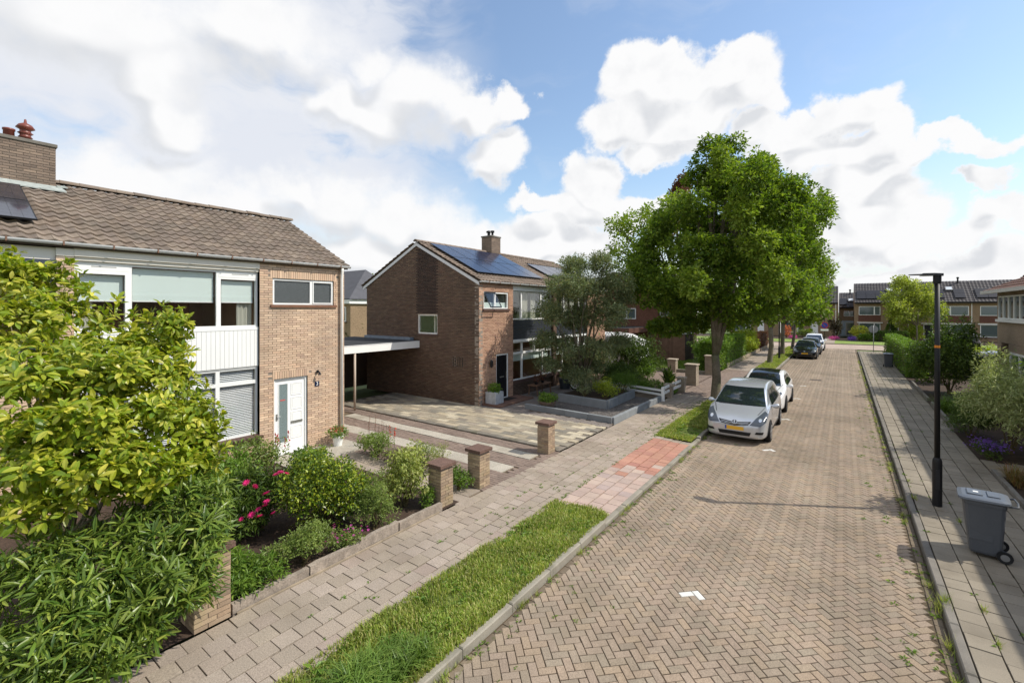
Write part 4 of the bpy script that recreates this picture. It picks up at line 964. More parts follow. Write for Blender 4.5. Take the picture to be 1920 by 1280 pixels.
def flowers(root, P, size, m, petals=7, name='flower', limit=60):
    ring_ = []; V = [(0, 0, 0)]; F = []
    for lay, (r_, z_) in enumerate(((1, .15), (.7, .45))):
        for k in range(petals):
            a = 2 * math.pi * (k + .5 * lay) / petals; w_ = .8 * math.pi / petals; i = len(V)
            V += [(r_ * .55 * math.cos(a - w_), r_ * .55 * math.sin(a - w_), z_ * .8), (r_ * math.cos(a), r_ * math.sin(a), z_), (r_ * .55 * math.cos(a + w_), r_ * .55 * math.sin(a + w_), z_ * .8)]; F.append((0, i, i + 1, i + 2))
    T = [TRS(p[0], p[1], p[2], size * s, size * s, size * s, rz=random.random() * 6, rx=random.gauss(0, .5), ry=random.gauss(.3, .4)) for p, s in ((p, random.uniform(.8, 1.2)) for p in P)]
    pieces(root, name, name + 's', (V, F), T, m, limit)
def gz(x, y, z=0): return (x, y, z)

# ------------------------------------------------------------------ grass on the verges
def blades(n, region, h, m, name, label=None, dens=None, lean=.5, wd=.006, z=-.018, parent=None):
    P = np.stack([region[0] + (region[1] - region[0]) * RNG.random(n), region[2] + (region[3] - region[2]) * RNG.random(n)], 1)
    k = np.sin(P[:, 0] * 5.1 + 1.3 * np.sin(P[:, 1] * 2.3)) * np.sin(P[:, 1] * 3.3 + 2) ; keep = RNG.random(n) < (.62 + .38 * k); P = P[keep]; k = k[keep]
    if dens is not None: q = dens(P); P = P[q]; k = k[q]
    m_ = len(P); a = RNG.random(m_) * 6.283; hh = h * (.45 + .8 * RNG.random(m_)) * (1 + .35 * k); le = lean * (.3 + RNG.random(m_)); w_ = wd * (.7 + .8 * RNG.random(m_))
    dx, dy = np.cos(a), np.sin(a); V = np.zeros((m_, 5, 3)); z0 = np.full(m_, z)
    V[:, 0] = np.stack([P[:, 0] - dy * w_, P[:, 1] + dx * w_, z0], 1); V[:, 1] = np.stack([P[:, 0] + dy * w_, P[:, 1] - dx * w_, z0], 1)
    mx, my, mz = P[:, 0] + dx * hh * le * .35, P[:, 1] + dy * hh * le * .35, z + hh * .62
    V[:, 2] = np.stack([mx + dy * w_ * .8, my - dx * w_ * .8, mz], 1); V[:, 3] = np.stack([mx - dy * w_ * .8, my + dx * w_ * .8, mz], 1)
    V[:, 4] = np.stack([P[:, 0] + dx * hh * le, P[:, 1] + dy * hh * le, z + hh * (1 - .35 * le)], 1)
    f = np.array([0, 1, 2, 3, 3, 2, 4]); LV = (f[None] + (np.arange(m_) * 5)[:, None]).ravel(); LT = np.tile(np.array([4, 3]), m_)
    o = obj(name, V.reshape(-1, 3), (LV, LT), m, parent, kind='stuff')
    if label: o['label'] = label; o['category'] = 'grass'
    return o
G_grass = leafm('grass_blade', [S(146, 164, 72), S(130, 152, 62), S(164, 174, 86), S(190, 180, 122), S(118, 140, 56), S(154, 168, 78), S(176, 164, 108)], trans=.4, rough=.5, mot=.25)
G_long = leafm('long_grass_blade', [S(110, 138, 58), S(94, 122, 48), S(130, 152, 70)], trans=.35, rough=.45)
G_lawn = leafm('lawn_blade', [S(116, 140, 46), S(102, 126, 42), S(132, 150, 56)], trans=.4)
blades(70000, (-4.9, -3.70, -1.0, 8.32), .085, G_grass, 'grass', 'short green grass on the kerbside verge before the flower garden')
blades(30000, (-4.86, -3.74, 14.35, 22.1), .085, G_grass, 'grass', 'short green grass on the verge around the tall street tree', wd=.009, dens=lambda P: ((P[:, 0] + 4.1) ** 2 * 1.5 + (P[:, 1] - 15.6) ** 2 > .28))
blades(22000, (-4.86, -3.74, 33.2, 57.4), .10, G_grass, 'grass', 'short green grass on the verge below the row of far street trees', wd=.016)
blades(22000, (-15, -6.65, 29.8, 44), .11, G_lawn, 'grass', 'shaded green lawn around the old tree beyond the far driveway', wd=.018)
blades(2600, (-4.35, -3.8, 2.7, 3.7), .26, G_long, 'grass', 'tuft of long dark grass at the near end of the verge', lean=.95, wd=.006)
# broad-leaved weeds on the verge and in the joints
def weeds(name, label, pts, size, m, per=9):
    P = np.array(pts, float); n = len(P); Q = np.repeat(P, per, 0); k = len(Q); a = RNG.random(k) * 6.283
    D = np.stack([np.cos(a), np.sin(a), .25 + .6 * RNG.random(k)], 1); Q[:, :2] += D[:, :2] * .01
    T = leaf_T(Q, D, np.tile((0, 0, 1.), (k, 1)) + rdir(k) * .3, size * (.4 + .9 * RNG.random(k)) * np.repeat(.5 + RNG.random(n), per))
    V, F = inst_arrays(leaf_simple(.34, bend=.3), T); o = obj(name, V, F, m, kind='stuff'); o['label'] = label; o['category'] = 'weeds'; return o
wp = []
y = 3.0
while y < 50:
    y += random.expovariate(4)
    if random.random() < .8: wp.append((1.05 - abs(random.gauss(0, .05)), y, ROADZ - .012))
for k in range(110): yy = 3 + 40 * random.random() ** 1.6; wp.append((random.choice([1.19, 1.48, 1.77, 2.05, 2.34]) + random.gauss(0, .008), yy, -.003))
for k in range(160): wp.append((.95 - abs(random.gauss(0, .28)), 3 + 38 * random.random() ** 1.5, ROADZ - .004))
weeds('weeds', 'small green weeds in the gutter and joints beside the lamp post', wp, .042, L_fresh)
wp = []
for k in range(230): wp.append((-3.6 + abs(random.gauss(0, .10 if k % 3 else .5)), random.uniform(1.5, 22), ROADZ - .004))
for k in range(160): wp.append((-4.83 + random.gauss(0, .03), random.uniform(2, 20), -.002))
for k in range(130): wp.append((-5.36 + .268 * random.randint(-2, 2) * .5 + random.gauss(0, .01), random.uniform(3, 20), -.002))
for k in range(200): wp.append((-4.95 + random.gauss(0, .12), random.uniform(14.3, 21), -.001))
weeds('weeds', 'small green weeds in the joints along the verge kerb', wp, .035, L_fresh)
wp = [(random.uniform(-4.8, -3.8), random.uniform(0, 8), .0) for _ in range(260)] + [(random.uniform(-4.8, -3.8), random.uniform(14.4, 22), .0) for _ in range(160)]
weeds('clover', 'low broad-leaved weeds scattered through the verge grass', wp, .09, L_fresh)

def tufts(name, label, spots, m, n=34, h=.085, r=.045):
    Vs = []
    for (x, y, z, k) in spots:
        for _ in range(int(n * k)):
            a = random.random() * 6.283; q = abs(random.gauss(0, r * k)); px_, py_ = x + math.cos(a) * q * .7, y + math.sin(a) * q * 1.6; b_ = random.random() * 6.283; hh = h * k * random.uniform(.5, 1.2); w_ = .004; dx, dy = math.cos(b_), math.sin(b_)
            Vs += [(px_ - dy * w_, py_ + dx * w_, z), (px_ + dy * w_, py_ - dx * w_, z), (px_ + dx * hh * .8, py_ + dy * hh * .8, z + hh)]
    k = len(Vs) // 3; o = obj(name, Vs, (np.arange(3 * k), np.full(k, 3)), m, kind='stuff'); o['label'] = label; o['category'] = 'grass'
sp_ = [(1.03, 7.6, -.11, 1.6), (1.06, 8.45, -.1, 2.2), (1.12, 8.55, .0, 1.4), (1.02, 9.1, -.11, 1.2), (1.0, 6.9, -.11, 1.3), (1.03, 6.5, -.11, 1.0), (1.5, 8.6, 0, 1.0), (1.5, 7.8, 0, .9), (1.21, 12.8, 0, 1.1), (1.22, 14.0, 0, .9), (1.76, 11.9, 0, .9)]
y = 9.5
while y < 46: sp_.append((1.0 - abs(random.gauss(0, .05)), y, -.11, random.uniform(.5, 1.3))); y += random.expovariate(1.6)
y = 3
while y < 22:
    sp_.append((-3.61 + abs(random.gauss(0, .03)), y, -.11, random.uniform(.4, 1.2))); y += random.expovariate(1.8)
tufts('grass_tufts', 'small tufts of grass rooted in the gutters on both sides of the road', sp_, G_grass)
# ------------------------------------------------------------------ street trees
main = [(1318, 296, 25, 38, 1), (1306, 338, 24, 34, 1), (1368, 290, 31, 40, 1), (1345, 330, 32, 40, 1), (1402, 318, 28, 36, 1), (1356, 345, 36, 40), (1430, 318, 26, 36, 1), (1440, 350, 28, 36, 1), (1330, 372, 36, 36), (1400, 355, 40, 46), (1456, 370, 26, 36), (1285, 405, 40, 30), (1345, 420, 48, 44), (1415, 425, 46, 46),
        (1472, 405, 30, 40), (1238, 436, 32, 28), (1222, 490, 34, 36), (1285, 480, 48, 42), (1360, 500, 48, 44), (1435, 495, 46, 44), (1484, 460, 28, 38), (1218, 550, 32, 30), (1268, 565, 42, 36), (1335, 575, 40, 34, 3), (1420, 570, 42, 36, 3),
        (1255, 615, 34, 22), (1470, 545, 36, 36), (1310, 540, 38, 36, 3), (1405, 345, 34, 40), (1440, 390, 36, 40, 3), (1205, 520, 24, 30), (1300, 612, 34, 22), (1380, 600, 40, 26, 3), (1450, 590, 34, 24)]
cl = px_clumps(main, 20.1, 2.9, 3)
light = px_clumps([(1305, 530, 26, 36, 1), (1420, 455, 34, 34, 1), (1385, 395, 30, 30, 1), (1455, 520, 30, 40, 1), (1345, 300, 20, 30, 1)], 17.6, .3, 5)  # clumps of paler leaves on the near face of the crown
tree('street_tree', 'tall broad street tree on the verge beside the silver car', 'tree', (-4.58, 21.5, -.02), cl, 98000, .14, L_lime, .19, 2.0, per=7, shell=.5, group='street trees on the verge', extra=(light, 6500, L_maple), sub=4)
for i, (bx, by, d, L, lab, n, r0) in enumerate([
        (-4.49, 38.95, 34.1, [(1450, 400, 44, 40), (1490, 420, 34, 46), (1440, 470, 50, 46), (1500, 480, 34, 46), (1455, 540, 50, 44), (1505, 545, 32, 40), (1425, 520, 40, 40), (1465, 585, 36, 26)], 'second street tree behind the tall one, near the dark lamp post', 26000, .17),
        (-4.42, 47.0, 40.6, [(1500, 400, 26, 36), (1475, 440, 34, 40), (1512, 450, 26, 40), (1480, 500, 34, 40), (1520, 510, 24, 34), (1475, 560, 34, 34), (1515, 560, 24, 30)], 'third street tree from the camera on the verge', 18000, .17),
        (-4.18, 53.3, 45.5, [(1505, 430, 22, 34), (1525, 470, 20, 34), (1500, 490, 26, 34), (1528, 520, 18, 30), (1500, 545, 28, 34), (1526, 565, 18, 24), (1480, 580, 26, 24)], 'farthest slightly leaning street tree beside the black car', 16000, .14)]):
    tree('street_tree', lab, 'tree', (bx, by, -.02), px_clumps(L, d, 3.2, 20 + i), n, .22, L_lime if i < 2 else L_maple, r0, 2.6, per=6, group='street trees on the verge', top=(bx + (.35 if i == 2 else .05), by, 2.7))
L = [(1165, 425, 26, 30), (1200, 420, 36, 32), (1235, 400, 30, 26), (1160, 475, 24, 34), (1205, 470, 36, 36), (1180, 515, 34, 34), (1225, 520, 36, 34), (1245, 460, 30, 34), (1260, 570, 36, 30), (1300, 560, 40, 34), (1215, 560, 30, 24), (1265, 385, 24, 26)]
tree('garden_tree', 'loose pale green tree on the shaded lawn, behind the tall street tree', 'tree', (-10.2, 38.4, 0), px_clumps(L, 37, 2.6, 9), 9500, .24, L_maple, .36, 2.9, bark=M_bark_d, per=6, sub=3, shell=.25)
L = [(1268, 380, 20, 30), (1255, 420, 22, 30), (1275, 350, 12, 22)]
tree('copper_tree', 'dark purple leaved tree top rising behind the tall street tree', 'tree', at(1275, 640, 50) * (1, 1, 0), px_clumps(L, 50, 2, 12), 5000, .28, L_red, .2, 4, per=5)
# grey leaved tree in front of the second house
euc = [(1080, 500, 32, 26), (1120, 500, 26, 22), (1045, 540, 32, 28), (1095, 545, 40, 34), (1145, 540, 32, 34), (1035, 590, 32, 28), (1085, 600, 40, 32), (1140, 595, 36, 34), (1170, 565, 20, 26), (1025, 640, 26, 22), (1070, 660, 34, 30),
       (1120, 655, 34, 26), (1030, 685, 24, 16), (1075, 700, 28, 20), (1120, 690, 24, 18), (1160, 640, 22, 18)]
root = tree('grey_leaved_tree', 'grey green evergreen tree in the raised bed before the second house', 'tree', (-9.4, 18.2, .1), px_clumps(euc, 20.2, 1.2, 31), 52000, .11, L_euc, .10, .9, per=6, wd=.34, shell=.3, sub=4, spread=.8)
L = [(1700, 560, 30, 28), (1735, 560, 24, 26), (1690, 590, 22, 18), (1750, 585, 22, 24), (1712, 535, 22, 18), (1720, 600, 26, 20), (1680, 575, 16, 14)]
tree('young_tree', 'young pale green tree in front of the far terrace', 'tree', (7.3, 75.0, 0), px_clumps(L, 56.9, 1.6, 41), 9000, .27, L_young, .09, 2.0, per=5, shell=.2)
# trees seen in the gap behind the carport
tree('tall_hedge_tree', 'light green leafy tree seen in the gap behind the carport', 'tree', at(690, 640, 44) * (1, 1, 0), px_clumps([(692, 535, 16, 18), (684, 560, 18, 22), (692, 590, 18, 24), (680, 615, 16, 20)], 44, 1.5, 51), 5200, .3, L_yel, .2, 2.5)
shrub('dark_shrub', 'dark green shrub below the window of the house behind the carport', 'shrub', at(656, 640, 37) * (1, 1, 0), 1.1, 1.1, 3.3, 1600, .26, L_dark, seed=4)

# ------------------------------------------------------------------ foreground magnolia and laurel
mag = []
r = np.random.default_rng(77)
for (u, v, ru, rv, dd) in [(35, 530, 60, 42, 6.3), (20, 610, 85, 65, 5.6), (95, 592, 58, 46, 6.2), (185, 672, 60, 50, 6.0), (60, 690, 100, 70, 5.2), (170, 730, 90, 70, 5.4), (285, 650, 46, 42, 6.6), (300, 720, 70, 60, 6.0), (250, 800, 90, 70, 5.5), (340, 790, 55, 50, 6.2),
                           (100, 810, 110, 70, 4.9), (30, 880, 100, 70, 4.7), (190, 890, 100, 60, 5.0), (290, 890, 80, 55, 5.5), (370, 850, 45, 45, 6.2), (60, 960, 90, 50, 4.7), (330, 620, 22, 40, 6.6), (15, 508, 40, 26, 6.6)]:
    p = at(u, v, dd); mag.append((p[0], p[1], p[2], ru * dd / FPX, ru * dd / FPX * .9, rv * dd / FPX))
for (u, v, dd) in [(330, 590, 6.6), (345, 612, 6.6), (350, 640, 6.5), (365, 690, 6.4), (395, 760, 6.3), (412, 800, 6.3), (418, 835, 6.2), (300, 575, 6.7), (262, 590, 6.7), (215, 570, 6.6), (150, 520, 6.5), (165, 545, 6.5), (120, 500, 6.5), (30, 480, 6.6), (75, 495, 6.6), (60, 515, 6.4), (5, 475, 6.6), (380, 730, 6.3), (405, 880, 6.1), (190, 600, 6.3), (240, 620, 6.4), (410, 780, 6.3), (355, 660, 6.4)]:
    for q in range(4):
        p = at(u - q * 9, v + q * 16, dd); mag.append((p[0], p[1], p[2], .085, .085, .10))
mroot = thing('magnolia_shrub', 'large yellow green magnolia shrub filling the corner before the first house', 'shrub', (-8.0, 1.3, 0))
branches((-7.9, 1.25, 0), mag[:18], .07, .5, sub=3).out('stem', M_bark, mroot, smooth=True)
T = np.concatenate([clump_leaves(mag[:18], 23000, .102, per=7, shell=.55, up=.9, jitter=.25, rosette=.6, sub=(7, .42, .7)), clump_leaves(mag[18:], 2400, .10, per=6, shell=.2, up=1.3, jitter=.2, rosette=.8)])
leaf_parts(mroot, T, leaf_fine(.42, bend=.3), L_mag, 300)
ole = []
for (u, v, ru, rv, dd) in [(330, 960, 80, 55, 5.6), (390, 930, 45, 45, 6.0), (240, 1000, 80, 50, 5.2), (350, 1040, 60, 50, 5.3), (270, 1090, 80, 50, 4.9), (160, 1060, 90, 55, 4.7), (370, 1100, 40, 35, 5.4), (60, 1080, 90, 60, 4.4), (180, 1160, 90, 55, 4.5), (290, 1150, 60, 40, 4.9),
                           (70, 1190, 100, 60, 4.2), (160, 1240, 80, 40, 4.3), (30, 1260, 90, 40, 4.1), (230, 1210, 50, 30, 4.6), (400, 1000, 30, 40, 5.8), (325, 1110, 50, 36, 5.1), (250, 1160, 60, 40, 4.8), (205, 1215, 55, 34, 4.6), (110, 1265, 70, 36, 4.35), (350, 1080, 40, 40, 5.3)]:
    p = at(u, v, dd); ole.append((p[0], p[1], max(.2, p[2]), ru * dd / FPX, ru * dd / FPX * .8, rv * dd / FPX))
oroot = thing('laurel_shrub', 'dark glossy long leaved shrub spilling over the near footpath edge', 'shrub', (-6.9, 1.1, 0))
branches((-6.95, 1.15, 0), ole, .03, .25, sub=2).out('stem', M_stem, oroot, smooth=True)
T = np.concatenate([clump_leaves(ole, 11000, .145, per=8, shell=.5, up=.8, jitter=.15, droop=.12, rosette=.9, sub=(6, .45, .85)), clump_leaves(ole, 5000, .12, per=5, spread=.8, shell=.5, up=.5, jitter=.3, sub=(6, .42, .6))]); T = T[T[:, 2, 3] > .05]
leaf_parts(oroot, T, leaf_fine(.165, bend=.3, obov=.5), L_ole, 300)

# ------------------------------------------------------------------ first garden
shrub('rounded_shrub', 'big rounded glossy dark shrub in the middle of the first flower bed', 'shrub', (-7.75, 4.75, 0), .88, .85, 1.24, 11000, .058, L_box, wd=.55, seed=5, lobes=16, irr=.06, shell=.8, sub=None)
shrub('variegated_bush', 'pale variegated bush standing before the brick pillar of the garden path', 'shrub', (-7.25, 6.2, 0), .52, .52, 1.12, 3800, .07, L_varieg, wd=.5, seed=6, droop=.35)
shrub('small_round_bush', 'small grey green round bush between the big shrub and the variegated bush', 'shrub', (-6.95, 5.25, 0), .46, .44, .72, 3600, .05, L_soft, wd=.35, seed=7)
shrub('sage_clump', 'light green sage clump at the timber edging of the flower bed', 'plant', (-6.85, 3.85, 0), .42, .50, .62, 3800, .045, L_soft, wd=.4, seed=8, up=1.2)
shrub('low_perennials', 'low dark green leafy perennials next to the nearest brick pillar', 'plant', (-6.78, 2.95, 0), .30, .55, .42, 2600, .075, L_fresh, wd=.3, seed=9)
shrub('low_perennials', 'low leafy clump with a purple flower spike behind the nearest pillar', 'plant', (-7.15, 2.95, 0), .28, .3, .52, 1200, .075, L_fresh, wd=.25, seed=10)
g = shrub('pink_geranium', 'small clump of pink geranium flowers by the timber edging', 'plant', (-6.68, 4.5, 0), .22, .34, .34, 1100, .04, L_soft, seed=11)
M_pink = mat('pink_petal', S(204, 96, 176), rough=.6, var=.15, trans=.3); M_mag = mat('magenta_petal', S(220, 48, 132), rough=.6, var=.2, trans=.3); M_redp = mat('red_petal', S(190, 34, 52), rough=.6, var=.2, trans=.3); M_purp = mat('purple_petal', S(136, 100, 196), rough=.6, var=.2, trans=.3)
flowers(g, [(-6.68 + random.gauss(0, .13), 4.5 + random.gauss(0, .2), .24 + random.random() * .16) for _ in range(34)], .026, M_pink, 5)
p = shrub('peony_bush', 'peony bush with magenta flowers left of the big rounded shrub', 'shrub', (-8.55, 3.95, 0), .62, .6, .98, 4200, .10, L_dark, wd=.3, seed=12)
flowers(p, [at(u, v, 7.5) for (u, v) in ((453, 973), (472, 965), (487, 968), (485, 955), (497, 948), (500, 940), (513, 962), (462, 905), (518, 890), (537, 888), (500, 925), (478, 912), (526, 886))], .07, M_mag, 9)
shrub('leafy_shrub', 'mid green leafy shrub behind the magnolia and peony', 'shrub', (-9.6, 3.6, 0), .75, .7, 1.15, 4200, .075, L_fresh, seed=13)
shrub('feathery_shrub', 'feathery green shrub between the magnolia and the rounded shrub', 'shrub', (-8.5, 3.15, 0), .45, .45, 1.0, 2600, .08, L_fresh, wd=.18, seed=113)
shrub('leafy_shrub', 'loose green plant below the window left of the white door', 'shrub', (-11.5, 5.3, 0), .55, .6, .8, 2000, .07, L_soft, seed=14)
shrub('border_plant', 'low green plant before the white front door', 'plant', (-10.6, 6.1, 0), .55, .5, .5, 1800, .075, L_fresh, seed=15)
shrub('border_plant', 'low mixed plant right of the white front door', 'plant', (-10.35, 7.85, 0), .6, .45, .55, 2200, .06, L_soft, seed=16)
shrub('border_plant', 'purple leaved low plant beside the tiled garden path', 'plant', (-9.4, 7.75, 0), .45, .32, .36, 1500, .05, leafm('mauve_leaf', [S(136, 112, 112), S(120, 128, 84), S(150, 124, 126)]), seed=17)
shrub('border_plant', 'fine stemmed border plant at the edge of the driveway', 'plant', (-8.7, 8.1, 0), .42, .34, .52, 1500, .05, L_soft, wd=.25, seed=18)
shrub('border_plant', 'tall wispy plant behind the brick pillars', 'plant', (-8.0, 7.95, 0), .3, .28, .75, 900, .05, L_varieg, wd=.2, seed=19, shell=.2)
shrub('pillar_shrub', 'small green plant at the foot of the middle brick pillar', 'plant', (-6.95, 7.5, 0), .30, .28, .5, 1400, .05, L_fresh, seed=20)
shrub('pillar_shrub', 'small bright plant against the pillar beside the flower bed', 'plant', (-6.78, 6.38, 0), .16, .16, .42, 600, .05, L_fresh, seed=21)
def spikes(name, label, base, n, h, m, mstem=L_fresh, sp=.2, fs=.03, per=9):
    root = thing(name, label, 'flower', base); b = B(); P = []
    for i in range(n):
        x, y = base[0] + random.gauss(0, sp), base[1] + random.gauss(0, sp); hh = h * random.uniform(.75, 1.1); lx = random.gauss(0, .04)
        b.tube([(x, y, base[2]), (x + lx, y, base[2] + hh)], [.006, .003], 4)
        P += [(x + lx * .9 + random.gauss(0, .012), y + random.gauss(0, .012), base[2] + hh * (.62 + .38 * k / per)) for k in range(per)]
    b.out('stem', M_stem, root); flowers(root, P, fs, m, 5, limit=50); return root
spikes('snapdragon', 'red snapdragons standing left of the white front door', (-11.9, 6.05, 0), 6, .75, M_redp, sp=.12)
spikes('red_hot_poker', 'single red flower spike beside the driveway', (-10.0, 8.3, 0), 2, .85, mat('orange_petal', S(206, 70, 44), rough=.6, trans=.3), sp=.08)
spikes('dry_stalks', 'brown dry seed stalks beside the downpipe', (-10.9, 8.35, 0), 9, .85, mat('seed_brown', S(150, 104, 88), rough=.9), sp=.16, fs=.018)
spikes('lilac_spikes', 'pale lilac flower stalks under the blinds of the lower window', (-11.7, 4.2, 0), 14, .95, mat('lilac_petal', S(190, 160, 186), rough=.7), sp=.25, fs=.018)
# ================================================================== other buildings
M_wallT = mat('terrace_brick', S(148, 126, 100), rough=.9, mot=.12, ms=.8, fine=.28, fs=11)
M_wallD = mat('terrace_brown_panel', S(106, 74, 62), rough=.9, mot=.12, ms=.8, fine=.25, fs=11)
M_wallR = mat('grey_tan_brick', S(150, 132, 112), rough=.9, mot=.12, ms=.8, fine=.3, fs=14)
M_pane = mat('far_pane', S(74, 92, 92), rough=.06, spec=.8, coat=.5, var=.2)
M_tileD = mat('dark_roof_tile', S(70, 66, 66), rough=.6, var=.12, mot=.12, ms=1)
M_blackp = mat('black_panel', S(36, 36, 42), rough=.55, var=.1)
def far_window(h, W, cells, fw=.07, sill=None):
    b = B()
    for c in cells: ring(W, b, *c, fw, -.02, .05)
    f = b.out('window', M_white_f, h)
    for (a, c, d, e) in cells: p = B(); W.box(p, a + fw, c - fw, d + fw, e - fw, -.01, .012); p.out('pane', M_pane, f)
    if sill: b = B(); W.box(b, cells[0][0] - .1, cells[-1][1] + .1, cells[0][2] - .09, cells[0][2], -.02, .1); b.out('window_sill', M_sill, f)
def simple_slope(h, p0, along, up, n, rows, wd, gauge, m, limit=0):
    along = np.array(along, float); up = np.array(up, float); nrm = np.cross(along, up); nrm = nrm if nrm[2] > 0 else -nrm; X = np.cross(up, nrm); T = []
    for r_ in range(rows):
        for c in range(n):
            p = np.array(p0) + along * (c + .5) * wd + up * r_ * gauge + nrm * .05; M = np.eye(4); t = .06; u2 = up * math.cos(t) - nrm * math.sin(t)
            M[:3, 0] = X; M[:3, 1] = u2; M[:3, 2] = np.cross(X, u2); M[:3, 3] = p; T.append(M)
    pieces(h, 'roof_tile', 'roof_tiles', roof_tile(wd * 1.02, gauge * 1.15, .028, 6), T, m, limit)
def terrace_unit(label, x0, x1, y, eave, ridge, style, depth=8):
    h = thing('terraced_house', label, 'house', ((x0 + x1) / 2, y, 0), 'terraced houses across the end of the street'); W = Wall('x', y, -1)
    b = B(); b.box(x0, x1, y, y + .2, 0, eave); b.poly([(x0, y + .2, 0), (x0, y + depth, 0), (x0, y + depth, eave), (x0, y + depth / 2, ridge - .12), (x0, y + .2, eave)], (.2, 0, 0)); b.poly([(x1, y + .2, 0), (x1, y + depth, 0), (x1, y + depth, eave), (x1, y + depth / 2, ridge - .12), (x1, y + .2, eave)], (-.2, 0, 0)); b.out('wall', M_wallT, h)
    up = np.array((0, depth / 2 + .3, ridge - eave)); L = np.linalg.norm(up); up /= L
    b = B(); b.poly([(x0, y - .3, eave), (x1, y - .3, eave), (x1, y + depth / 2, ridge), (x0, y + depth / 2, ridge)], (0, 0, -.1)); b.poly([(x1, y + depth + .3, eave), (x0, y + depth + .3, eave), (x0, y + depth / 2, ridge), (x1, y + depth / 2, ridge)], (0, 0, -.1)); rf = b.out('roof', M_tileD, h)
    n = int((x1 - x0) / .33); rows = 12; simple_slope(rf, (x0 + (x1 - x0 - n * .33) / 2, y - .32, eave), (1, 0, 0), up, n, rows, .33, L / rows, M_tileD, 0)
    b = B(); b.box(x0, x1, y - .42, y - .30, eave - .16, eave + .04); b.out('gutter', mat('black_gutter', S(36, 34, 34), rough=.6), h)
    def panels(a, s, nn, rr, pw=1.0, pl=1.05):
        for i in range(nn):
            for j in range(rr):
                q = np.array((x0 + a + i * (pw + .03), y - .3, eave)) + up * (s + j * (pl + .03)) + np.array((0, -up[2], up[1])) * .16; e = np.array((1., 0, 0))
                bb = B(); bb.poly([q, q + e * pw, q + e * pw + up * pl, q + up * pl], np.array((0, -up[2], up[1])) * .04); bb.out('solar_panel', M_blackp, rf)
    def skylight(a, s):
        q = np.array((x0 + a, y - .3, eave)) + up * s + np.array((0, -up[2], up[1])) * .15; bb = B(); bb.poly([q, q + np.array((.7, 0, 0)), q + np.array((.7, 0, 0)) + up * .8, q + up * .8], np.array((0, -up[2], up[1])) * .1); f = bb.out('skylight', mat('skylight_frame', S(150, 150, 152), rough=.4), rf)
        q = q + np.array((0, -up[2], up[1])) * .11 + np.array((.08, 0, 0)) + up * .1; bb = B(); bb.poly([q, q + np.array((.54, 0, 0)), q + np.array((.54, 0, 0)) + up * .6, q + up * .6]); bb.out('pane', mat('bright_pane', S(210, 216, 220), rough=.1), f)
    b = B(); b.lathe([(.09, -.6), (.09, .35), (.14, .37), (.14, .5), (.05, .55)], (x1 - 1.0, y + depth / 2 - .5, ridge), 8); b.out('roof_vent', M_black, rf)
    s = style; Lw = x1 - x0
    if s == 'set_back':
        far_window(h, W, [(x0 + .6, x0 + 1.3, 2.95, 3.75), (x0 + 1.3, x0 + 1.9, 2.95, 3.75)]); panels(.1, .5, 1, 2, .85, 1.0); skylight(1.15, 1.6)
        b = B(); W.box(b, x0, x1, 0, 2.3, .0, .9); b.out('porch', mat('pale_porch', S(170, 182, 190), rough=.5), h); W2 = Wall('x', y - .9, -1)
        b = B(); W2.box(b, x0 + .25, x0 + .75, .1, 2.0, 0, .03); b.out('door', mat('pale_blue_door', S(176, 196, 210), rough=.4), h); far_window(h, W2, [(x0 + .85, x1 - .1, .15, 2.05)], fw=.05)
        return h
    m = s == 'mirror'; f = (lambda a: x1 - a) if m else (lambda a: x0 + a)
    def cell(a, c, z0, z1): p, q = sorted((f(a), f(c))); return (p, q, z0, z1)
    cs = [cell(.5, 2.2, 3.22, 4.42), cell(2.2, 2.85, 3.22, 4.42)]; far_window(h, W, cs)
    c = cell(.45, 2.9, 2.35, 3.2); b = B(); W.box(b, c[0], c[1], c[2], c[3], -.02, .02); b.out('spandrel', M_wallD, h)
    far_window(h, W, [cell(.5, 2.2, .55, 2.1), cell(2.2, 2.85, .55, 2.1)], sill=True)
    c = cell(.3, 3.1, 2.12, 2.24); b = B(); W.box(b, c[0], c[1], c[2], c[3], 0, .18); b.out('canopy', M_white_f, h)
    far_window(h, W, [cell(4.0, 4.6, 3.5, 4.35)])
    c = cell(3.85, 4.75, .05, 2.05); b = B(); ring(W, b, *c, .07, -.02, .05); W.box(b, c[0] - .25, c[1] + .25, 2.1, 2.22, 0, .35); b.out('door_frame', M_white_f, h)
    b = B(); W.box(b, c[0] + .07, c[1] - .07, .1, 1.98, -.01, .02); b.out('door', M_black if not s == 'white_door' else mat('white_door', S(240, 240, 238)), h)
    panels(.3, .75, 3, 2); panels(4.3 if Lw > 5.5 else 3.6, .75, 1, 2); skylight(3.6 if Lw > 5.5 else 3.3, 2.6)
    b = B(); b.tube([(x1 - .25, y - .05, eave - .1), (x1 - .25, y - .05, 0)], .05, 6); b.out('downpipe', mat('pale_pipe', S(214, 208, 196)), h)
    return h
terrace_unit('terraced house at the left end, mostly behind the street trees', -14.8, -7.8, 80.6, 4.95, 7.5, 'white_door')
terrace_unit('terraced house with the white door, left of the set-back link', -7.8, -.68, 80.6, 4.95, 7.5, 'white_door')
terrace_unit('narrow set-back house with pale blue porch between two terraces', -.6, 1.8, 85.5, 4.35, 6.6, 'set_back')
terrace_unit('end terraced house with dark panels, right of the set-back link', 1.2, 7.2, 80, 4.95, 7.75, 'plain')
terrace_unit('terraced house behind the young pale tree', 7.2, 13.2, 80, 4.95, 7.75, 'mirror')
terrace_unit('terraced house right of the lamp post top, with two large windows', 13.2, 19.2, 80, 4.95, 7.75, 'plain')
terrace_unit('terraced house just left of the grey tan house front', 19.2, 25.2, 80, 4.95, 7.75, 'mirror')

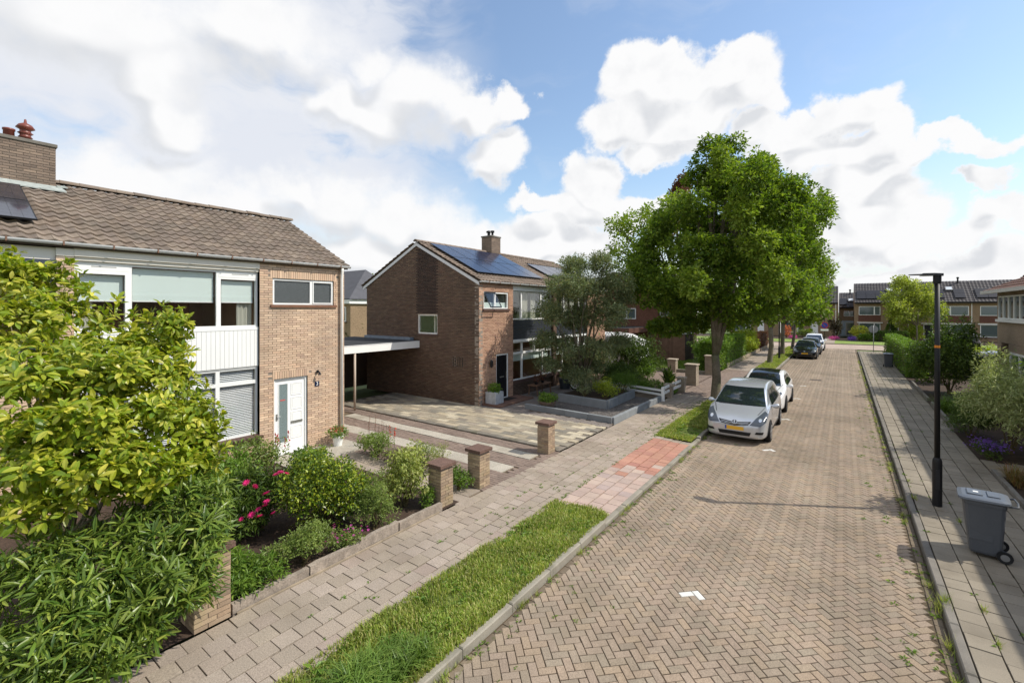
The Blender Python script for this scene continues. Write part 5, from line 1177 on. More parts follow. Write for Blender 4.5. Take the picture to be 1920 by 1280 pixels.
def house_three():
    h = thing('detached_house', 'dark brown brick house half hidden behind the garden trees and camper', 'house', (-15.8, 36.5, 0)); G = Wall('x', 36.5, -1); W = Wall('y', -12.1, 1); m = mat('deep_brown_brick', S(116, 80, 66), rough=.9, mot=.15, ms=1, fine=.25, fs=11)
    b = B(); b.poly([(-19.5, 36.5, 0), (-12.1, 36.5, 0), (-12.1, 36.5, 5.2), (-15.8, 36.5, 7), (-19.5, 36.5, 5.2)], (0, 12, 0)); b.out('wall', m, h)
    b = B(); b.poly([(-11.85, 36.4, 5.15), (-11.85, 48.6, 5.15), (-15.8, 48.6, 7.1), (-15.8, 36.4, 7.1)], (0, 0, .12)); b.poly([(-19.75, 36.4, 5.15), (-19.75, 48.6, 5.15), (-15.8, 48.6, 7.1), (-15.8, 36.4, 7.1)], (0, 0, .12)); b.out('roof', M_tileB, h)
    far_window(h, G, [(-15.5, -14.7, 3.2, 4.1), (-14.7, -13.9, 3.2, 4.1)])
    far_window(h, W, [(37, 38.6, 3.4, 4.7), (38.6, 40, 3.4, 4.7)])
    c = thing('carport', 'brown flat roofed carport behind the white camper', 'carport', (-14, 33.5, 0))
    b = B(); b.box(-19.5, -12.6, 31.6, 36.45, 2.45, 2.62); b.out('roof_deck', mat('bitumen', S(74, 78, 82)), c)
    b = B(); b.box(-12.6, -12.55, 31.55, 36.45, 2.25, 2.62); b.box(-19.5, -12.6, 31.55, 31.6, 2.25, 2.62); b.out('fascia', mat('brown_fascia', S(92, 62, 52), rough=.7), c)
    for y in (31.8, 36.2): b = B(); b.box(-12.7, -12.6, y, y + .1, 0, 2.45); b.out('post', M_bark_d, c)
    b = B(); b.box(-19.5, -18.3, 31.7, 36.4, 0, 2.44); b.out('back_wall', m, c)
    s = thing('garden_shed', 'brown timber shed at the edge of the shaded lawn', 'shed', (-11.2, 37.5, 0)); x = -12.4
    k = 0
    while x < -10.0:
        b = B(); b.box(x, x + .145, 36.6, 36.63 + .006 * (k % 2), 0, 2.05); b.out('board', mat('shed_board', S(120, 92, 76), rough=.85, var=.12, mot=.2, ms=3), s); x += .15; k += 1
    b = B(); b.box(-12.4, -10.0, 36.64, 39, 0, 2.03); b.out('body', M_bark_d, s); b = B(); b.box(-12.5, -9.9, 36.5, 39.1, 2.06, 2.16); b.out('roof', M_zinc, s)
house_three()
def house_behind():
    p = at(640, 640, 36); x, y = p[0], p[1]
    h = thing('cottage', 'pale brick house with grey roof and white window, seen behind the carport', 'house', (x, y, 0)); W = Wall('x', y, -1); xr = at(668, 600, 36)[0] + .25
    b = B(); b.box(xr - 7, xr, y, y + 6, 0, 4.45); b.out('wall', M_wallT, h)
    b = B(); b.poly([(xr - 7, y - .25, 4.75), (xr + .25, y - .25, 4.75), (xr - 2.2, y + 3, 7.3), (xr - 7, y + 3, 7.3)], (0, 0, .1)); b.poly([(xr + .25, y - .25, 4.75), (xr + .25, y + 6, 4.75), (xr - 2.2, y + 3, 7.3)], (0, 0, .1)); b.out('roof', mat('slate_roof', S(84, 84, 88), rough=.7, mot=.15, ms=2), h)
    b = B(); b.box(xr - 7, xr + .15, y - .2, y + 6, 4.45, 4.74); b.out('fascia', M_white_f, h)
    far_window(h, W, [(xr - 1.7, xr - .55, 3.05, 4.2)], sill=True)
house_behind()
def house_right():
    X = 6.0; Y1 = 31.6; Y0 = 5; W = Wall('y', X, -1)
    h = thing('row_house', 'grey tan brick house at the right edge with a brown tiled roof', 'house', (X, 20, 0))
    b = B(); b.box(X, X + 8, Y0, Y1, 2.45, 4.9); b.box(X, X + 8, Y0, 29.75, 0, 2.44); b.box(X + 1.1, X + 8, 29.76, 30.9, 0, 2.44); b.box(X, X + 8, 30.9, Y1, 0, 2.44); b.out('wall', M_wallR, h)
    far_window(h, W, [(31.2 - .82 * (k + 1), 31.2 - .82 * k, 3.55, 4.62) for k in range(5)], fw=.06)
    b = B(); W.box(b, 26.9, 31.35, 3.42, 3.54, 0, .12); b.out('window_sill', M_white_f, h)
    far_window(h, W, [(28.0, 29.4, .5, 2.1), (26.6, 28.0, .5, 2.1)], fw=.08)
    b = B(); b.tube([(X - .15, 30.4, 2.1), (X - .15, 30.4, 1.7)], .07, 8); b.out('wall_lamp', M_black, h)
    xe, ze = X - .42, 4.86; xr, zr = X + 4, 7.0; up = np.array((xr - xe, 0, zr - ze)); L = np.linalg.norm(up); up /= L
    b = B(); b.poly([(xe, Y0, ze), (xe, Y1 + .25, ze), (xr, Y1 + .25, zr), (xr, Y0, zr)], (0, 0, -.1)); b.poly([(X + 8.4, Y0, ze), (X + 8.4, Y1 + .25, ze), (xr, Y1 + .25, zr), (xr, Y0, zr)], (0, 0, -.1)); rf = b.out('roof', mat('roof_underlay', S(84, 74, 66)), h)
    T = []
    for r_ in range(14):
        for c in range(24):
            p = np.array((xe, Y1 + .27 - .33 * (c + .5), ze)) + up * r_ * (L / 14); nrm = np.array((-up[2], 0, up[0])); t = .07; u2 = up * math.cos(t) - nrm * math.sin(t); M = np.eye(4); M[:3, 0] = (0, -1, 0); M[:3, 1] = u2; M[:3, 2] = np.cross((0, -1, 0), u2); M[:3, 3] = p + nrm * .06; T.append(M)
    pieces(rf, 'roof_tile', 'roof_tiles', roof_tile(.335, L / 14 * 1.12, .012, 4, .04), T, mat('red_brown_roof_tile', S(112, 84, 72), rough=.85, var=.12, mot=.15, ms=1), 150)
    b = B(); b.box(xe - .14, xe, Y0, Y1 + .2, ze - .12, ze + .03); b.out('gutter', mat('pale_gutter', S(200, 198, 192), rough=.5), h)
house_right()

# ================================================================== garden walls, fences, edging
def pillar(label, x, y, s=.36, h=.86, m=None, capm=None, grp='brick gate pillars by the first driveway', z=0, lim=300):
    r_ = thing('brick_pillar', label, 'pillar', (x, y, z), grp); a = s / 2
    b = B(); b.box(x - a + .012, x + a - .012, y - a + .012, y + a - .012, z, z + h - .07); b.out('core', M_mort, r_); T = []
    for k in range(int((h - .07) / .0625)):
        zc = z + (k + .5) * .0625; o = k % 2
        for W, c in ((Wall('y', x + a, 1), y), (Wall('x', y - a, -1), x), (Wall('y', x - a, -1), y), (Wall('x', y + a, 1), x)):
            spl = [-a, -a + .12, a] if (o == 0) == (W.a == 'y') else [-a, a - .12, a]
            spl = [-a, -a + s * .62, a] if o else [-a, -a + s * .38, a]
            for p, q in zip(spl[:-1], spl[1:]): T.append(W.T(c + (p + q) / 2, zc, -.017 + random.gauss(0, .0015), q - p - .01, .052, .034))
    pieces(r_, 'brick', 'brickwork', CUBE, T, m or M_brickP, lim)
    B().cbox(x - a - .045, x + a + .045, y - a - .045, y + a + .045, z + h - .07, z + h, .008).out('pillar_cap', capm or mat('red_aggregate', S(104, 82, 72), rough=.9, var=.06, mot=.2, ms=7, fine=.5, fs=50, bump=.8, bs=55), r_); return r_
pillar('brick pillar nearest the camera, half hidden by the dark glossy shrub', -6.66, 2.42, .42, .98)
pillar('brick pillar at the end of the timber edging, left of the garden path', -6.72, 6.72)
pillar('brick pillar between the garden path and the first driveway', -6.72, 7.93)
pillar('brick pillar at the low step between the two driveways', -6.76, 10.90)
M_bp = mat('beige_pillar_brick', S(160, 146, 128), rough=.9, var=.12, mot=.15, ms=4); M_cp = mat('beige_cap', S(168, 154, 136), rough=.9, mot=.15, ms=5)
G3 = 'beige pillars along the far driveway'
pillar('low beige pillar where the white rail fence turns the corner', -6.42, 20.95, .3, .62, M_bp, M_cp, G3, lim=60)
pillar('low beige pillar at the far end of the white rails', -6.38, 22.75, .34, .72, M_bp, M_cp, G3, lim=60)
pillar('tall beige brick pillar at the near side of the far driveway', -6.5, 25.1, .55, 1.12, M_bp, M_cp, G3, lim=60)
pillar('beige pillar on the low wall beside the shaded lawn', -8.85, 29.6, .5, .85, M_bp, M_cp, G3, lim=40)
pillar('beige brick pillar just behind the tall street tree trunk', -6.6, 29.6, .5, 1.2, M_bp, M_cp, G3, lim=40)
t = thing('low_wall', 'low concrete wall between the far driveway and the shaded lawn', 'wall', (-11, 29.6, 0)); b = B(); b.cbox(-13.5, -6.86, 29.52, 29.68, 0, .22, .015); b.out('wall_block', M_kerb, t)
f = thing('rail_fence', 'white double rail fence along the footpath before the far driveway', 'fence', (-6.4, 21.8, 0))
for z in (.28, .50):
    for (ya, yb) in ((19.96, 20.78), (21.12, 22.56)): b = B(); b.cbox(-6.40, -6.34, ya, yb, z, z + .11, .006); b.out('rail', M_white_f, f)
f = thing('rail_fence', 'low white rail fence closing the second garden, beside the gravel bed', 'fence', (-7.4, 20, 0))
b = B(); b.cbox(-6.42, -6.30, 19.82, 19.94, 0, .62, .01); b.out('post', M_white_f, f); b = B(); b.cbox(-8.2, -8.1, 20.38, 20.48, 0, .55, .01); b.out('post', M_white_f, f)
for z in (.24, .42):
    b = B(); b.poly([(-6.42, 19.86, z), (-6.42, 19.86, z + .09), (-9.6, 20.75, z + .09), (-9.6, 20.75, z)], (.01, .035, 0)); b.out('rail', M_white_f, f)
# timber edging of the first bed
t = thing('timber_edging', 'weathered grey timber sleepers edging the first flower bed', 'edging', (-6.5, 4.4, 0)); y = 2.66; k = 0
for (y0, y1, dx, zt) in ((2.66, 3.72, .0, .13), (3.73, 4.62, .015, .15), (4.63, 5.42, -.01, .17), (5.43, 6.5, .02, .16)):
    b = B(); n = 7; bm_ = []
    for i in range(n): yy = y0 + (y1 - y0) * i / (n - 1); bm_.append((yy, random.gauss(0, .005), random.gauss(0, .008)))
    for (a, c) in zip(bm_[:-1], bm_[1:]):
        V = []
        for (yy, ox, oz) in (a, c): V += [(-6.56 + dx + ox, yy, -.03), (-6.475 + dx + ox, yy, -.03), (-6.475 + dx + ox, yy, zt + oz), (-6.56 + dx + ox, yy, zt + oz)]
        b.add(V, [(0, 1, 5, 4), (1, 2, 6, 5), (2, 3, 7, 6), (3, 0, 4, 7), (3, 2, 1, 0), (4, 5, 6, 7)])
    b.out('sleeper', M_wood_grey, t)
t = thing('board_edging', 'thin low timber board lying along the footpath below the sleepers', 'edging', (-6.44, 3.0, 0)); b = B(); b.cbox(-6.455, -6.432, 2.7, 6.4, -.02, .022, .004); b.out('board', mat('pale_timber', S(150, 136, 116), rough=.9, mot=.3, ms=6), t)
# raised beds of the second garden
M_block = mat('concrete_block', S(128, 132, 134), rough=.8, var=.08, mot=.12, ms=3, fine=.12, fs=60)
def bed(name, label, pts, h, th, L=1.0):
    t = thing(name, label, 'raised bed', (pts[1][0], pts[1][1], 0)); T = []
    for (p, q) in zip(pts[:-1], pts[1:]):
        p = np.array(p); q = np.array(q); d = q - p; n = max(1, round(np.linalg.norm(d) / L)); l = np.linalg.norm(d) / n
        for i in range(n): c = p + d * (i + .5) / n; T.append(TRS(c[0], c[1], h, (l - .01) / L, 1, 1, rz=math.atan2(d[1], d[0]) + random.gauss(0, .003)))
    pieces(t, 'block', 'blocks', paver(L, th, h + .05, .012), T, M_block); return t
bed('raised_bed', 'outer grey concrete block edging around the dark gravel bed', [(-10.3, 15.05), (-6.52, 14.88), (-6.46, 19.8)], .24, .13)
bed('raised_bed', 'inner grey concrete block bed holding the grey leaved tree', [(-9.9, 17.0), (-7.55, 16.75), (-7.62, 19.7)], .40, .14)
B().poly([(-10.3, 15.1, .07), (-6.55, 14.95, .07), (-6.55, 19.8, .07), (-10.3, 20.3, .07)]).out('gravel_bed', mat('dark_gravel', S(96, 92, 88), rough=.95, fine=.6, fs=45, bump=1, bs=50, mot=.2, ms=2), kind='stuff')
bpy.data.objects['gravel_bed']['label'] = 'dark grey gravel between the concrete block edgings'; bpy.data.objects['gravel_bed']['category'] = 'gravel'
B().poly([(-9.9, 17.1, .33), (-7.6, 16.85, .33), (-7.68, 19.7, .33), (-9.9, 20, .33)]).out('bed_soil', M_soil, kind='structure')
# gravel stones as real pebbles near the front
n = 5200; P = np.stack([-10.2 + 3.6 * RNG.random(n), 15.15 + 4.4 * RNG.random(n), np.full(n, .072)], 1); P = P[~((P[:, 0] < -7.6) & (P[:, 1] > 16.8))]
oct_ = ([(1, 0, 0), (-1, 0, 0), (0, 1, 0), (0, -1, 0), (0, 0, .7), (0, 0, -.7)], [(0, 2, 4), (2, 1, 4), (1, 3, 4), (3, 0, 4)])
V, F = inst_arrays(oct_, np.array([TRS(p[0], p[1], p[2], *(RNG.uniform(.010, .024, 3)), rz=RNG.random() * 6, rx=RNG.normal() * .4) for p in P])); o = obj('gravel', V, F, mat('gravel_stone', S(112, 106, 102), rough=.9, var=.35), kind='stuff'); o['label'] = 'loose dark pebbles on the gravel bed'; o['category'] = 'gravel'
# plants of the second garden
shrub('low_shrub', 'silvery green shrub at the foot of the grey leaved tree', 'shrub', (-8.9, 17.4, .3), .75, .6, .95, 3600, .06, L_euc, wd=.35, seed=30)
shrub('low_shrub', 'bright yellow green shrub at the corner of the inner raised bed', 'shrub', (-8.05, 17.6, .3), .5, .5, .75, 2400, .06, L_yel, seed=31)
shrub('low_shrub', 'spreading green juniper behind the inner raised bed', 'shrub', (-7.95, 19.1, .3), .75, .9, .8, 4200, .08, L_con, wd=.2, seed=32)
shrub('dark_bush', 'dense dark bush in front of the white camper', 'shrub', (-9.6, 25.0, 0), 1.6, 1.4, 2.35, 13000, .10, L_dark, seed=33, lobes=12)
shrub('flowering_bush', 'bush with small white flowers beside the dark bush', 'shrub', (-8.6, 24.0, 0), .6, .6, 1.1, 1800, .09, L_fresh, seed=34)
shrub('low_shrub', 'low green ground cover behind the white rail fence', 'shrub', (-7.9, 21.6, 0), 1.1, .7, .65, 3200, .08, L_fresh, seed=35)
shrub('low_shrub', 'wide dark green shrub between the rail fence and the grey leaved tree', 'shrub', (-9.2, 21.8, 0), 1.2, .9, 1.25, 5200, .09, L_dark, seed=36)
shrub('pale_bush', 'pale leaved bush behind the grey leaved tree', 'shrub', (-10.9, 22.6, 0), 1.0, .9, 2.2, 4200, .09, L_silver, seed=37)
yr = thing('spiky_plant', 'small dark spiky plant behind the white rails', 'plant', (-7.3, 23.7, 0)); n = 190; P = np.tile((-7.3, 23.7, .1), (n, 1)) + RNG.normal(size=(n, 3)) * (.10, .10, .22) + (0, 0, .25); D = norm(rdir(n) * .7 + (0, 0, .9)); T = leaf_T(P, D, rdir(n), .42 * (.6 + .5 * RNG.random(n))); V, F = inst_arrays(leaf_simple(.18), T); obj('foliage', V, F, L_dark, yr, kind='stuff')
shrub('ground_cover', 'ivy like ground cover at the foot of the white rails', 'plant', (-6.62, 21.8, 0), .22, .8, .32, 1500, .06, L_fresh, seed=38)
hedge('hedge', 'tall mixed green hedge along the footpath beyond the far driveway', -7.6, -6.55, 31.2, 41.5, 1.9, 15000, .13, L_fresh)
hedge('hedge', 'copper brown hedge at the far end of the footpath', -7.5, -6.6, 48, 57, 1.5, 6000, .14, L_red)
shrub('hedge_shrub', 'rounded fresh green shrub rising above the tall mixed hedge', 'shrub', (-7.3, 33.0, 0), 1.3, 1.4, 2.5, 6500, .13, L_fresh, seed=40)
shrub('hedge_shrub', 'yellow green shrub between the mixed hedge and the copper hedge', 'shrub', (-7.1, 44.5, 0), 1.1, 1.6, 2.1, 5000, .14, L_yel, seed=41)
t = thing('board_edging', 'pale timber board edging below the far hedges', 'edging', (-6.5, 45, 0)); b = B(); b.box(-6.52, -6.47, 34, 57, 0, .28); b.out('board', mat('pale_timber', S(188, 168, 138)), t)

# gardens beside the lamp
shrub('dark_evergreen', 'large dark evergreen shrub behind the lamp post', 'shrub', (4.0, 29.6, 0), 1.45, 1.6, 3.1, 13000, .12, L_dark, seed=50, lobes=13)
shrub('light_shrub', 'light green shrub left above the dark evergreen', 'shrub', (4.3, 34, 0), 1.2, 1.2, 2.5, 4200, .14, L_fresh, seed=51)
hedge('hedge', 'clipped green hedge behind the far rubbish bin', 3.0, 3.9, 35.5, 53, 1.75, 11000, .12, L_fresh)
shrub('buddleia', 'tall arching silver leaved bush at the right edge', 'shrub', (3.75, 18.4, 0), 1.05, 1.7, 2.4, 13000, .115, L_silver, wd=.24, seed=52, lobes=14, shell=.35, droop=.25)
shrub('low_dome', 'low green dome shrub beside the purple flowers', 'shrub', (3.25, 20.2, 0), .6, .9, .85, 6000, .05, L_dark, seed=53)
a = shrub('purple_aster', 'low mound of purple flowers under the silver leaved bush', 'plant', (3.2, 17.6, 0), .42, .6, .36, 1800, .04, L_dark, seed=54)
flowers(a, [(3.2 + random.gauss(0, .2), 17.6 + random.gauss(0, .28), .24 + .2 * random.random()) for _ in range(420)], .026, M_purp, 6, limit=60)
def grass_clump(name, label, base, n, h, m, sp=.12):
    t = thing(name, label, 'ornamental grass', base); blades(n, (base[0] - sp, base[0] + sp, base[1] - sp, base[1] + sp), h, m, 'foliage', lean=1.2, wd=.006, z=base[2], parent=t)
grass_clump('ornamental_grass', 'reddish ornamental grass at the corner of the tiled side path', (3.45, 15.2, 0), 1400, .42, leafm('red_grass', [S(150, 110, 76), S(120, 116, 62), S(138, 96, 70)]), .35)
grass_clump('ornamental_grass', 'long green ornamental grass beside the low garden wall', (3.5, 24.6, 0), 1800, .75, G_long, .4)
shrub('mixed_plants', 'mixed low plants in front of the grey tan house', 'plant', (4.3, 23.2, 0), .9, 1.2, .9, 3200, .08, L_soft, seed=56)
shrub('mixed_plants', 'low green plants near the side path at the right edge', 'plant', (3.7, 14.3, 0), .5, .6, .45, 2000, .06, L_fresh, seed=57)
shrub('yellow_shrub', 'yellow green bed of shrubs before the grey van', 'shrub', (7.2, 42.5, 0), 2.2, 1.0, 1.5, 3200, .16, L_yel, seed=58)
tree('small_tree', 'small garden tree at the right edge whose shadow falls beside the lamp post', 'tree', (3.75, 13.9, 0), [(3.55, 13.75, 2.7, .55, .55, .5), (3.75, 14.0, 3.3, .5, .5, .5), (3.35, 13.5, 2.5, .4, .4, .35)], 1500, .12, L_lime, .04, 1.5)
t = thing('low_garden_wall', 'low grey concrete edging wall along the gardens beside the lamp post', 'edging', (2.98, 24, 0)); T = []
for (y0, y1) in ((13.0, 15.6), (20.6, 25.2), (26.6, 32.5)):
    y = y0
    while y < y1: T.append(TRS(2.97, y + .5, .17 if y > 20 else .09, 1, .99, 1, rz=random.gauss(0, .006))); y += 1.0
pieces(t, 'block', 'blocks', paver(.09, 1, .3, .01), T, M_kerb_d)
# gardens of the terrace
hedge('hedge', 'dark clipped hedge before the far terrace', 2.9, 6.3, 73.2, 74.4, 1.15, 2600, .2, L_dark)
shrub('yellow_shrub', 'bright yellow green shrub at the left of the far clipped hedge', 'shrub', (1.7, 74.5, 0), 1.1, .8, 1.5, 1500, .2, leafm('gold_leaf', [S(196, 190, 70), S(170, 176, 70)]), seed=60)
shrub('yellow_shrub', 'yellow green shrub at the right of the far clipped hedge', 'shrub', (7.0, 76, 0), 1.4, .9, 1.6, 1500, .22, L_yel, seed=61)
shrub('low_shrub', 'low green plants left of the far clipped hedge', 'shrub', (2.4, 73.4, 0), 1.1, .6, .8, 900, .2, L_fresh, seed=62)
shrub('dark_red_shrub', 'dark red leaved shrub at the corner of the far house', 'shrub', (-1.0, 77.5, 0), .9, .8, 2.5, 1500, .2, leafm('maroon_leaf', [S(74, 56, 50), S(60, 62, 42)]), seed=63)
cr = thing('conifer', 'cone shaped conifer before the far terrace', 'tree', (5.0, 77.6, 0)); n = 1800; zz = RNG.random(n); aa = RNG.random(n) * 6.283; rr_ = .95 * (1 - zz) * (.75 + .3 * RNG.random(n)); P = np.stack([5.0 + np.cos(aa) * rr_, 77.6 + np.sin(aa) * rr_, .1 + 2.6 * zz], 1); T = leaf_T(P, norm(np.stack([np.cos(aa), np.sin(aa), np.full(n, .8)], 1)), rdir(n), .2 * (.6 + .6 * RNG.random(n))); V, F = inst_arrays(leaf_simple(.4), T); obj('crown', V, F, L_con, cr); B().tube([(5, 77.6, 0), (5, 77.6, 2.4)], [.08, .02], 6).out('trunk', M_bark_d, cr)
for (x, lab, mm) in ((-1.0, 'pink flower mound right of the parking sign', M_pink), (-5.6, 'pink flower mound left of the parking sign', M_pink), (.9, 'purple flower mound at the far path', M_purp)):
    shrub('flower_mound', lab, 'plant', (x, 72.9, 0), .6, .4, .42, 700, .12, mm, seed=64)
shrub('orange_bush', 'small orange pink bush above the white parked car', 'shrub', (-6.6, 75.5, 0), .5, .5, 1.6, 500, .2, mat('orange_bush_leaf', S(206, 130, 96), rough=.7, var=.15, trans=.3), seed=65)
shrub('low_shrub', 'green plants under the window of the house with the white door', 'shrub', (-4.6, 78, 0), 1.6, .7, 1.0, 900, .2, L_soft, seed=66)
# ================================================================== street furniture and pots
def lamp_post(label, x, y, H=4.68, head=True, plate=False):
    t = thing('street_lamp', label, 'lamp post', (x, y, 0), 'dark street lamp posts')
    b = B(); b.lathe([(.078, -.05), (.078, .9), (.07, .95), (.05, .985)], (x, y, 0), 20); b.out('lamp_base', M_black, t, smooth=False)
    b = B(); b.cbox(x - .03, x + .03, y - .083, y - .07, .35, .75, .004); b.out('hatch', mat('hatch_black', S(42, 43, 45), rough=.55), t)
    b = B(); b.lathe([(.047, .97), (.042, H)], (x, y, 0), 16); b.out('pole', M_black, t, smooth=True)
    if head:
        b = B(); b.lathe([(.06, -.02), (.066, .02), (.066, .16), (.05, .18)], (x, y, H - .14), 14); b.out('lamp_collar', M_black, t)
        b = B(); P = [(x + .08, y - .09, H + .03), (x - .30, y - .10, H + .055), (x - .44, y - .08, H + .03)]
        V = []
        for (px_, w_, z0, z1) in ((x + .09, .06, H + .0, H + .05), (x - .05, .10, H + .018, H + .06), (x - .22, .11, H + .026, H + .062), (x - .25, .11, H + .028, H + .05), (x - .44, .085, H + .036, H + .048)):
            V += [(px_, y - w_, z0), (px_, y + w_, z0), (px_, y + w_, z1), (px_, y - w_, z1)]
        F = [(0, 1, 2, 3), (16, 19, 18, 17)]
        for i in range(4): F += [(4 * i + k, 4 * i + (k + 1) % 4, 4 * i + 4 + (k + 1) % 4, 4 * i + 4 + k) for k in range(4)]
        b.add(V, F); hd = b.out('lamp_head', mat('lamp_grey', S(64, 66, 68), rough=.5), t)
        b = B(); b.box(x - .27, x - .06, y - .08, y + .08, H + .006, H + .014); b.out('lens', mat('lens', S(190, 190, 186), rough=.2), hd)
        b = B(); b.lathe([(.046, 0), (.046, .05)], (x, y, 3.22), 16); b.out('orange_band', mat('orange_band', S(206, 128, 44), rough=.6), t)
    if plate: b = B(); b.box(x + .07, x + .09, y - .02, y + .2, 2.1, 2.95); b.out('sign_plate', M_white_f, t)
    return t
lamp_post('slim dark lamp post on the footpath beside the near rubbish bin', 1.54, 12.6)
lamp_post('distant dark lamp post with a white plate between the street trees', -4.25, 42.8, 4.6, head=False, plate=True)
def wheelie(label, x, y, rot, s=1.0, cat='rubbish bin'):
    t = thing('wheelie_bin', label, cat, (x, y, 0), 'grey wheeled rubbish bins', rotz=rot)
    m = mat('bin_plastic', S(78, 82, 88), rough=.5, mot=.12, ms=3, fine=.06, fs=40, spec=.4); ml = mat('bin_lid', S(92, 98, 106), rough=.42, mot=.08, ms=3, spec=.5)
    # local frame: -x faces the street, +x is the handle and wheel side
    prof = [(.06, .20, .22), (.10, .21, .235), (.5, .245, .262), (.90, .275, .285), (.95, .29, .295), (.985, .29, .295)]; V = []; n = 16
    for (z, hx, hy) in prof:
        for k in range(n):
            a = 2 * math.pi * k / n; e = .28; c_, s_ = math.cos(a), math.sin(a)
            V.append((hx * math.copysign(abs(c_) ** e, c_) + (z - .5) * -.02, hy * math.copysign(abs(s_) ** e, s_), z * s))
    F = [tuple(range(n))[::-1], tuple(range((len(prof) - 1) * n, len(prof) * n))]
    for i in range(len(prof) - 1): F += [(i * n + k, i * n + (k + 1) % n, (i + 1) * n + (k + 1) % n, (i + 1) * n + k) for k in range(n)]
    b = B(); b.add(V, F); b.out('body', m, t, smooth=False, local=True)
    b = B(); b.cbox(-.20, .10, -.255, -.235, .3, .86, .008); b.out('side_panel', m, t, local=True)
    lid = B(); V = []
    for (z, q, ox) in ((.985, .335, 0), (1.0, .345, 0), (1.03, .335, 0), (1.05, .28, .0), (1.06, .20, 0)):
        for k in range(n):
            a = 2 * math.pi * k / n; e = .3; c_, s_ = math.cos(a), math.sin(a); V.append((q * 1.0 * math.copysign(abs(c_) ** e, c_) - .01, q * .93 * math.copysign(abs(s_) ** e, s_), z * s + .025 * (q * math.copysign(abs(c_) ** e, c_) + .3)))
    F = [tuple(range(n))[::-1], tuple(range(4 * n, 5 * n))]
    for i in range(4): F += [(i * n + k, i * n + (k + 1) % n, (i + 1) * n + (k + 1) % n, (i + 1) * n + k) for k in range(n)]
    lid.add(V, F); lo = lid.out('lid', ml, t, local=True)
    b = B(); b.cbox(-.22, -.02, -.16, .16, 1.06, 1.085, .01); b.out('lid_rib', ml, lo, local=True); b = B(); b.cbox(.04, .2, -.16, .16, 1.068, 1.09, .01); b.out('lid_rib', ml, lo, local=True)
    b = B(); b.cbox(-.14, -.07, -.05, .02, 1.0862, 1.088, .0005); b.out('sticker', M_white_f, lo, local=True)
    b = B(); b.tube([(.28, -.24, .98), (.40, -.24, 1.0), (.42, 0, 1.0), (.40, .24, 1.0), (.28, .24, .98)], .016, 8); b.out('handle', m, t, smooth=True, local=True)
    for yy in (-.27, .27):
        b = B(); b.lathe([(.055, -.022), (.10, -.026), (.105, 0), (.10, .026), (.055, .022)], (.24, yy, .105), 20, 'y'); wl = b.out('wheel', M_black, t, local=True)
        b = B(); b.lathe([(.012, -.028), (.058, -.024), (.058, .024), (.012, .028)], (.24, yy, .105), 14, 'y'); b.out('hub', mat('hub_grey', S(120, 120, 120), rough=.5), wl, local=True)
    b = B(); b.tube([(.24, -.25, .105), (.24, .25, .105)], .012, 6); b.out('axle', M_black, t, local=True)
    t.scale = (.91, .91, .91); return t
wheelie('large grey rubbish bin on the near footpath right of the lamp post', 1.86, 10.62, rad(-6))
wheelie('small distant dark rubbish bin beside the clipped hedge', 2.5, 40.9, rad(90))
def road_sign(name, label, x, y, z, disc, back=False, pole_h=2.6, plate=False):
    t = thing(name, label, 'road sign', (x, y, 0)); mp = mat('galvanised', S(150, 152, 152), rough=.5, metal=.5)
    b = B(); b.tube([(x, y, -.05), (x, y, pole_h)], .03, 8); b.out('pole', mp if back else M_black, t, smooth=True); yy = y - .045 if not back else y - .01
    b = B(); b.lathe([(disc, 0), (disc, .012)], (x, y - .05 if not back else y + .05, z), 24, 'y'); p = b.out('sign_disc', mp if back else mat('sign_red', S(176, 40, 44), rough=.4), t)
    if not back:
        b = B(); b.lathe([(disc * .82, -.004), (disc * .82, 0)], (x, y - .052, z), 24, 'y'); b.out('sign_field', mat('sign_blue', S(42, 70, 150), rough=.4), p)
        b = B(); b.poly([(x - disc * .6, y - .058, z + disc * .5), (x - disc * .5, y - .058, z + disc * .6), (x + disc * .6, y - .058, z - disc * .5), (x + disc * .5, y - .058, z - disc * .6)], (0, .003, 0)); b.out('sign_bar', mat('sign_red', S(176, 40, 44)), p)
    if plate: b = B(); b.box(x - disc, x + disc, y - .06, y - .045, z - disc - .3, z - disc - .05); b.out('sub_plate', M_white_f, t)
p = at(1546, 638, 58.8)
road_sign('parking_sign', 'blue and red no parking sign with a white plate beneath, by the cross street', p[0], p[1], 1.95, .42, pole_h=4.2, plate=True)
road_sign('round_sign', 'round grey sign seen from behind on a thin pole at the corner', 2.25, 54.4, 2.15, .36, back=True, pole_h=2.5)
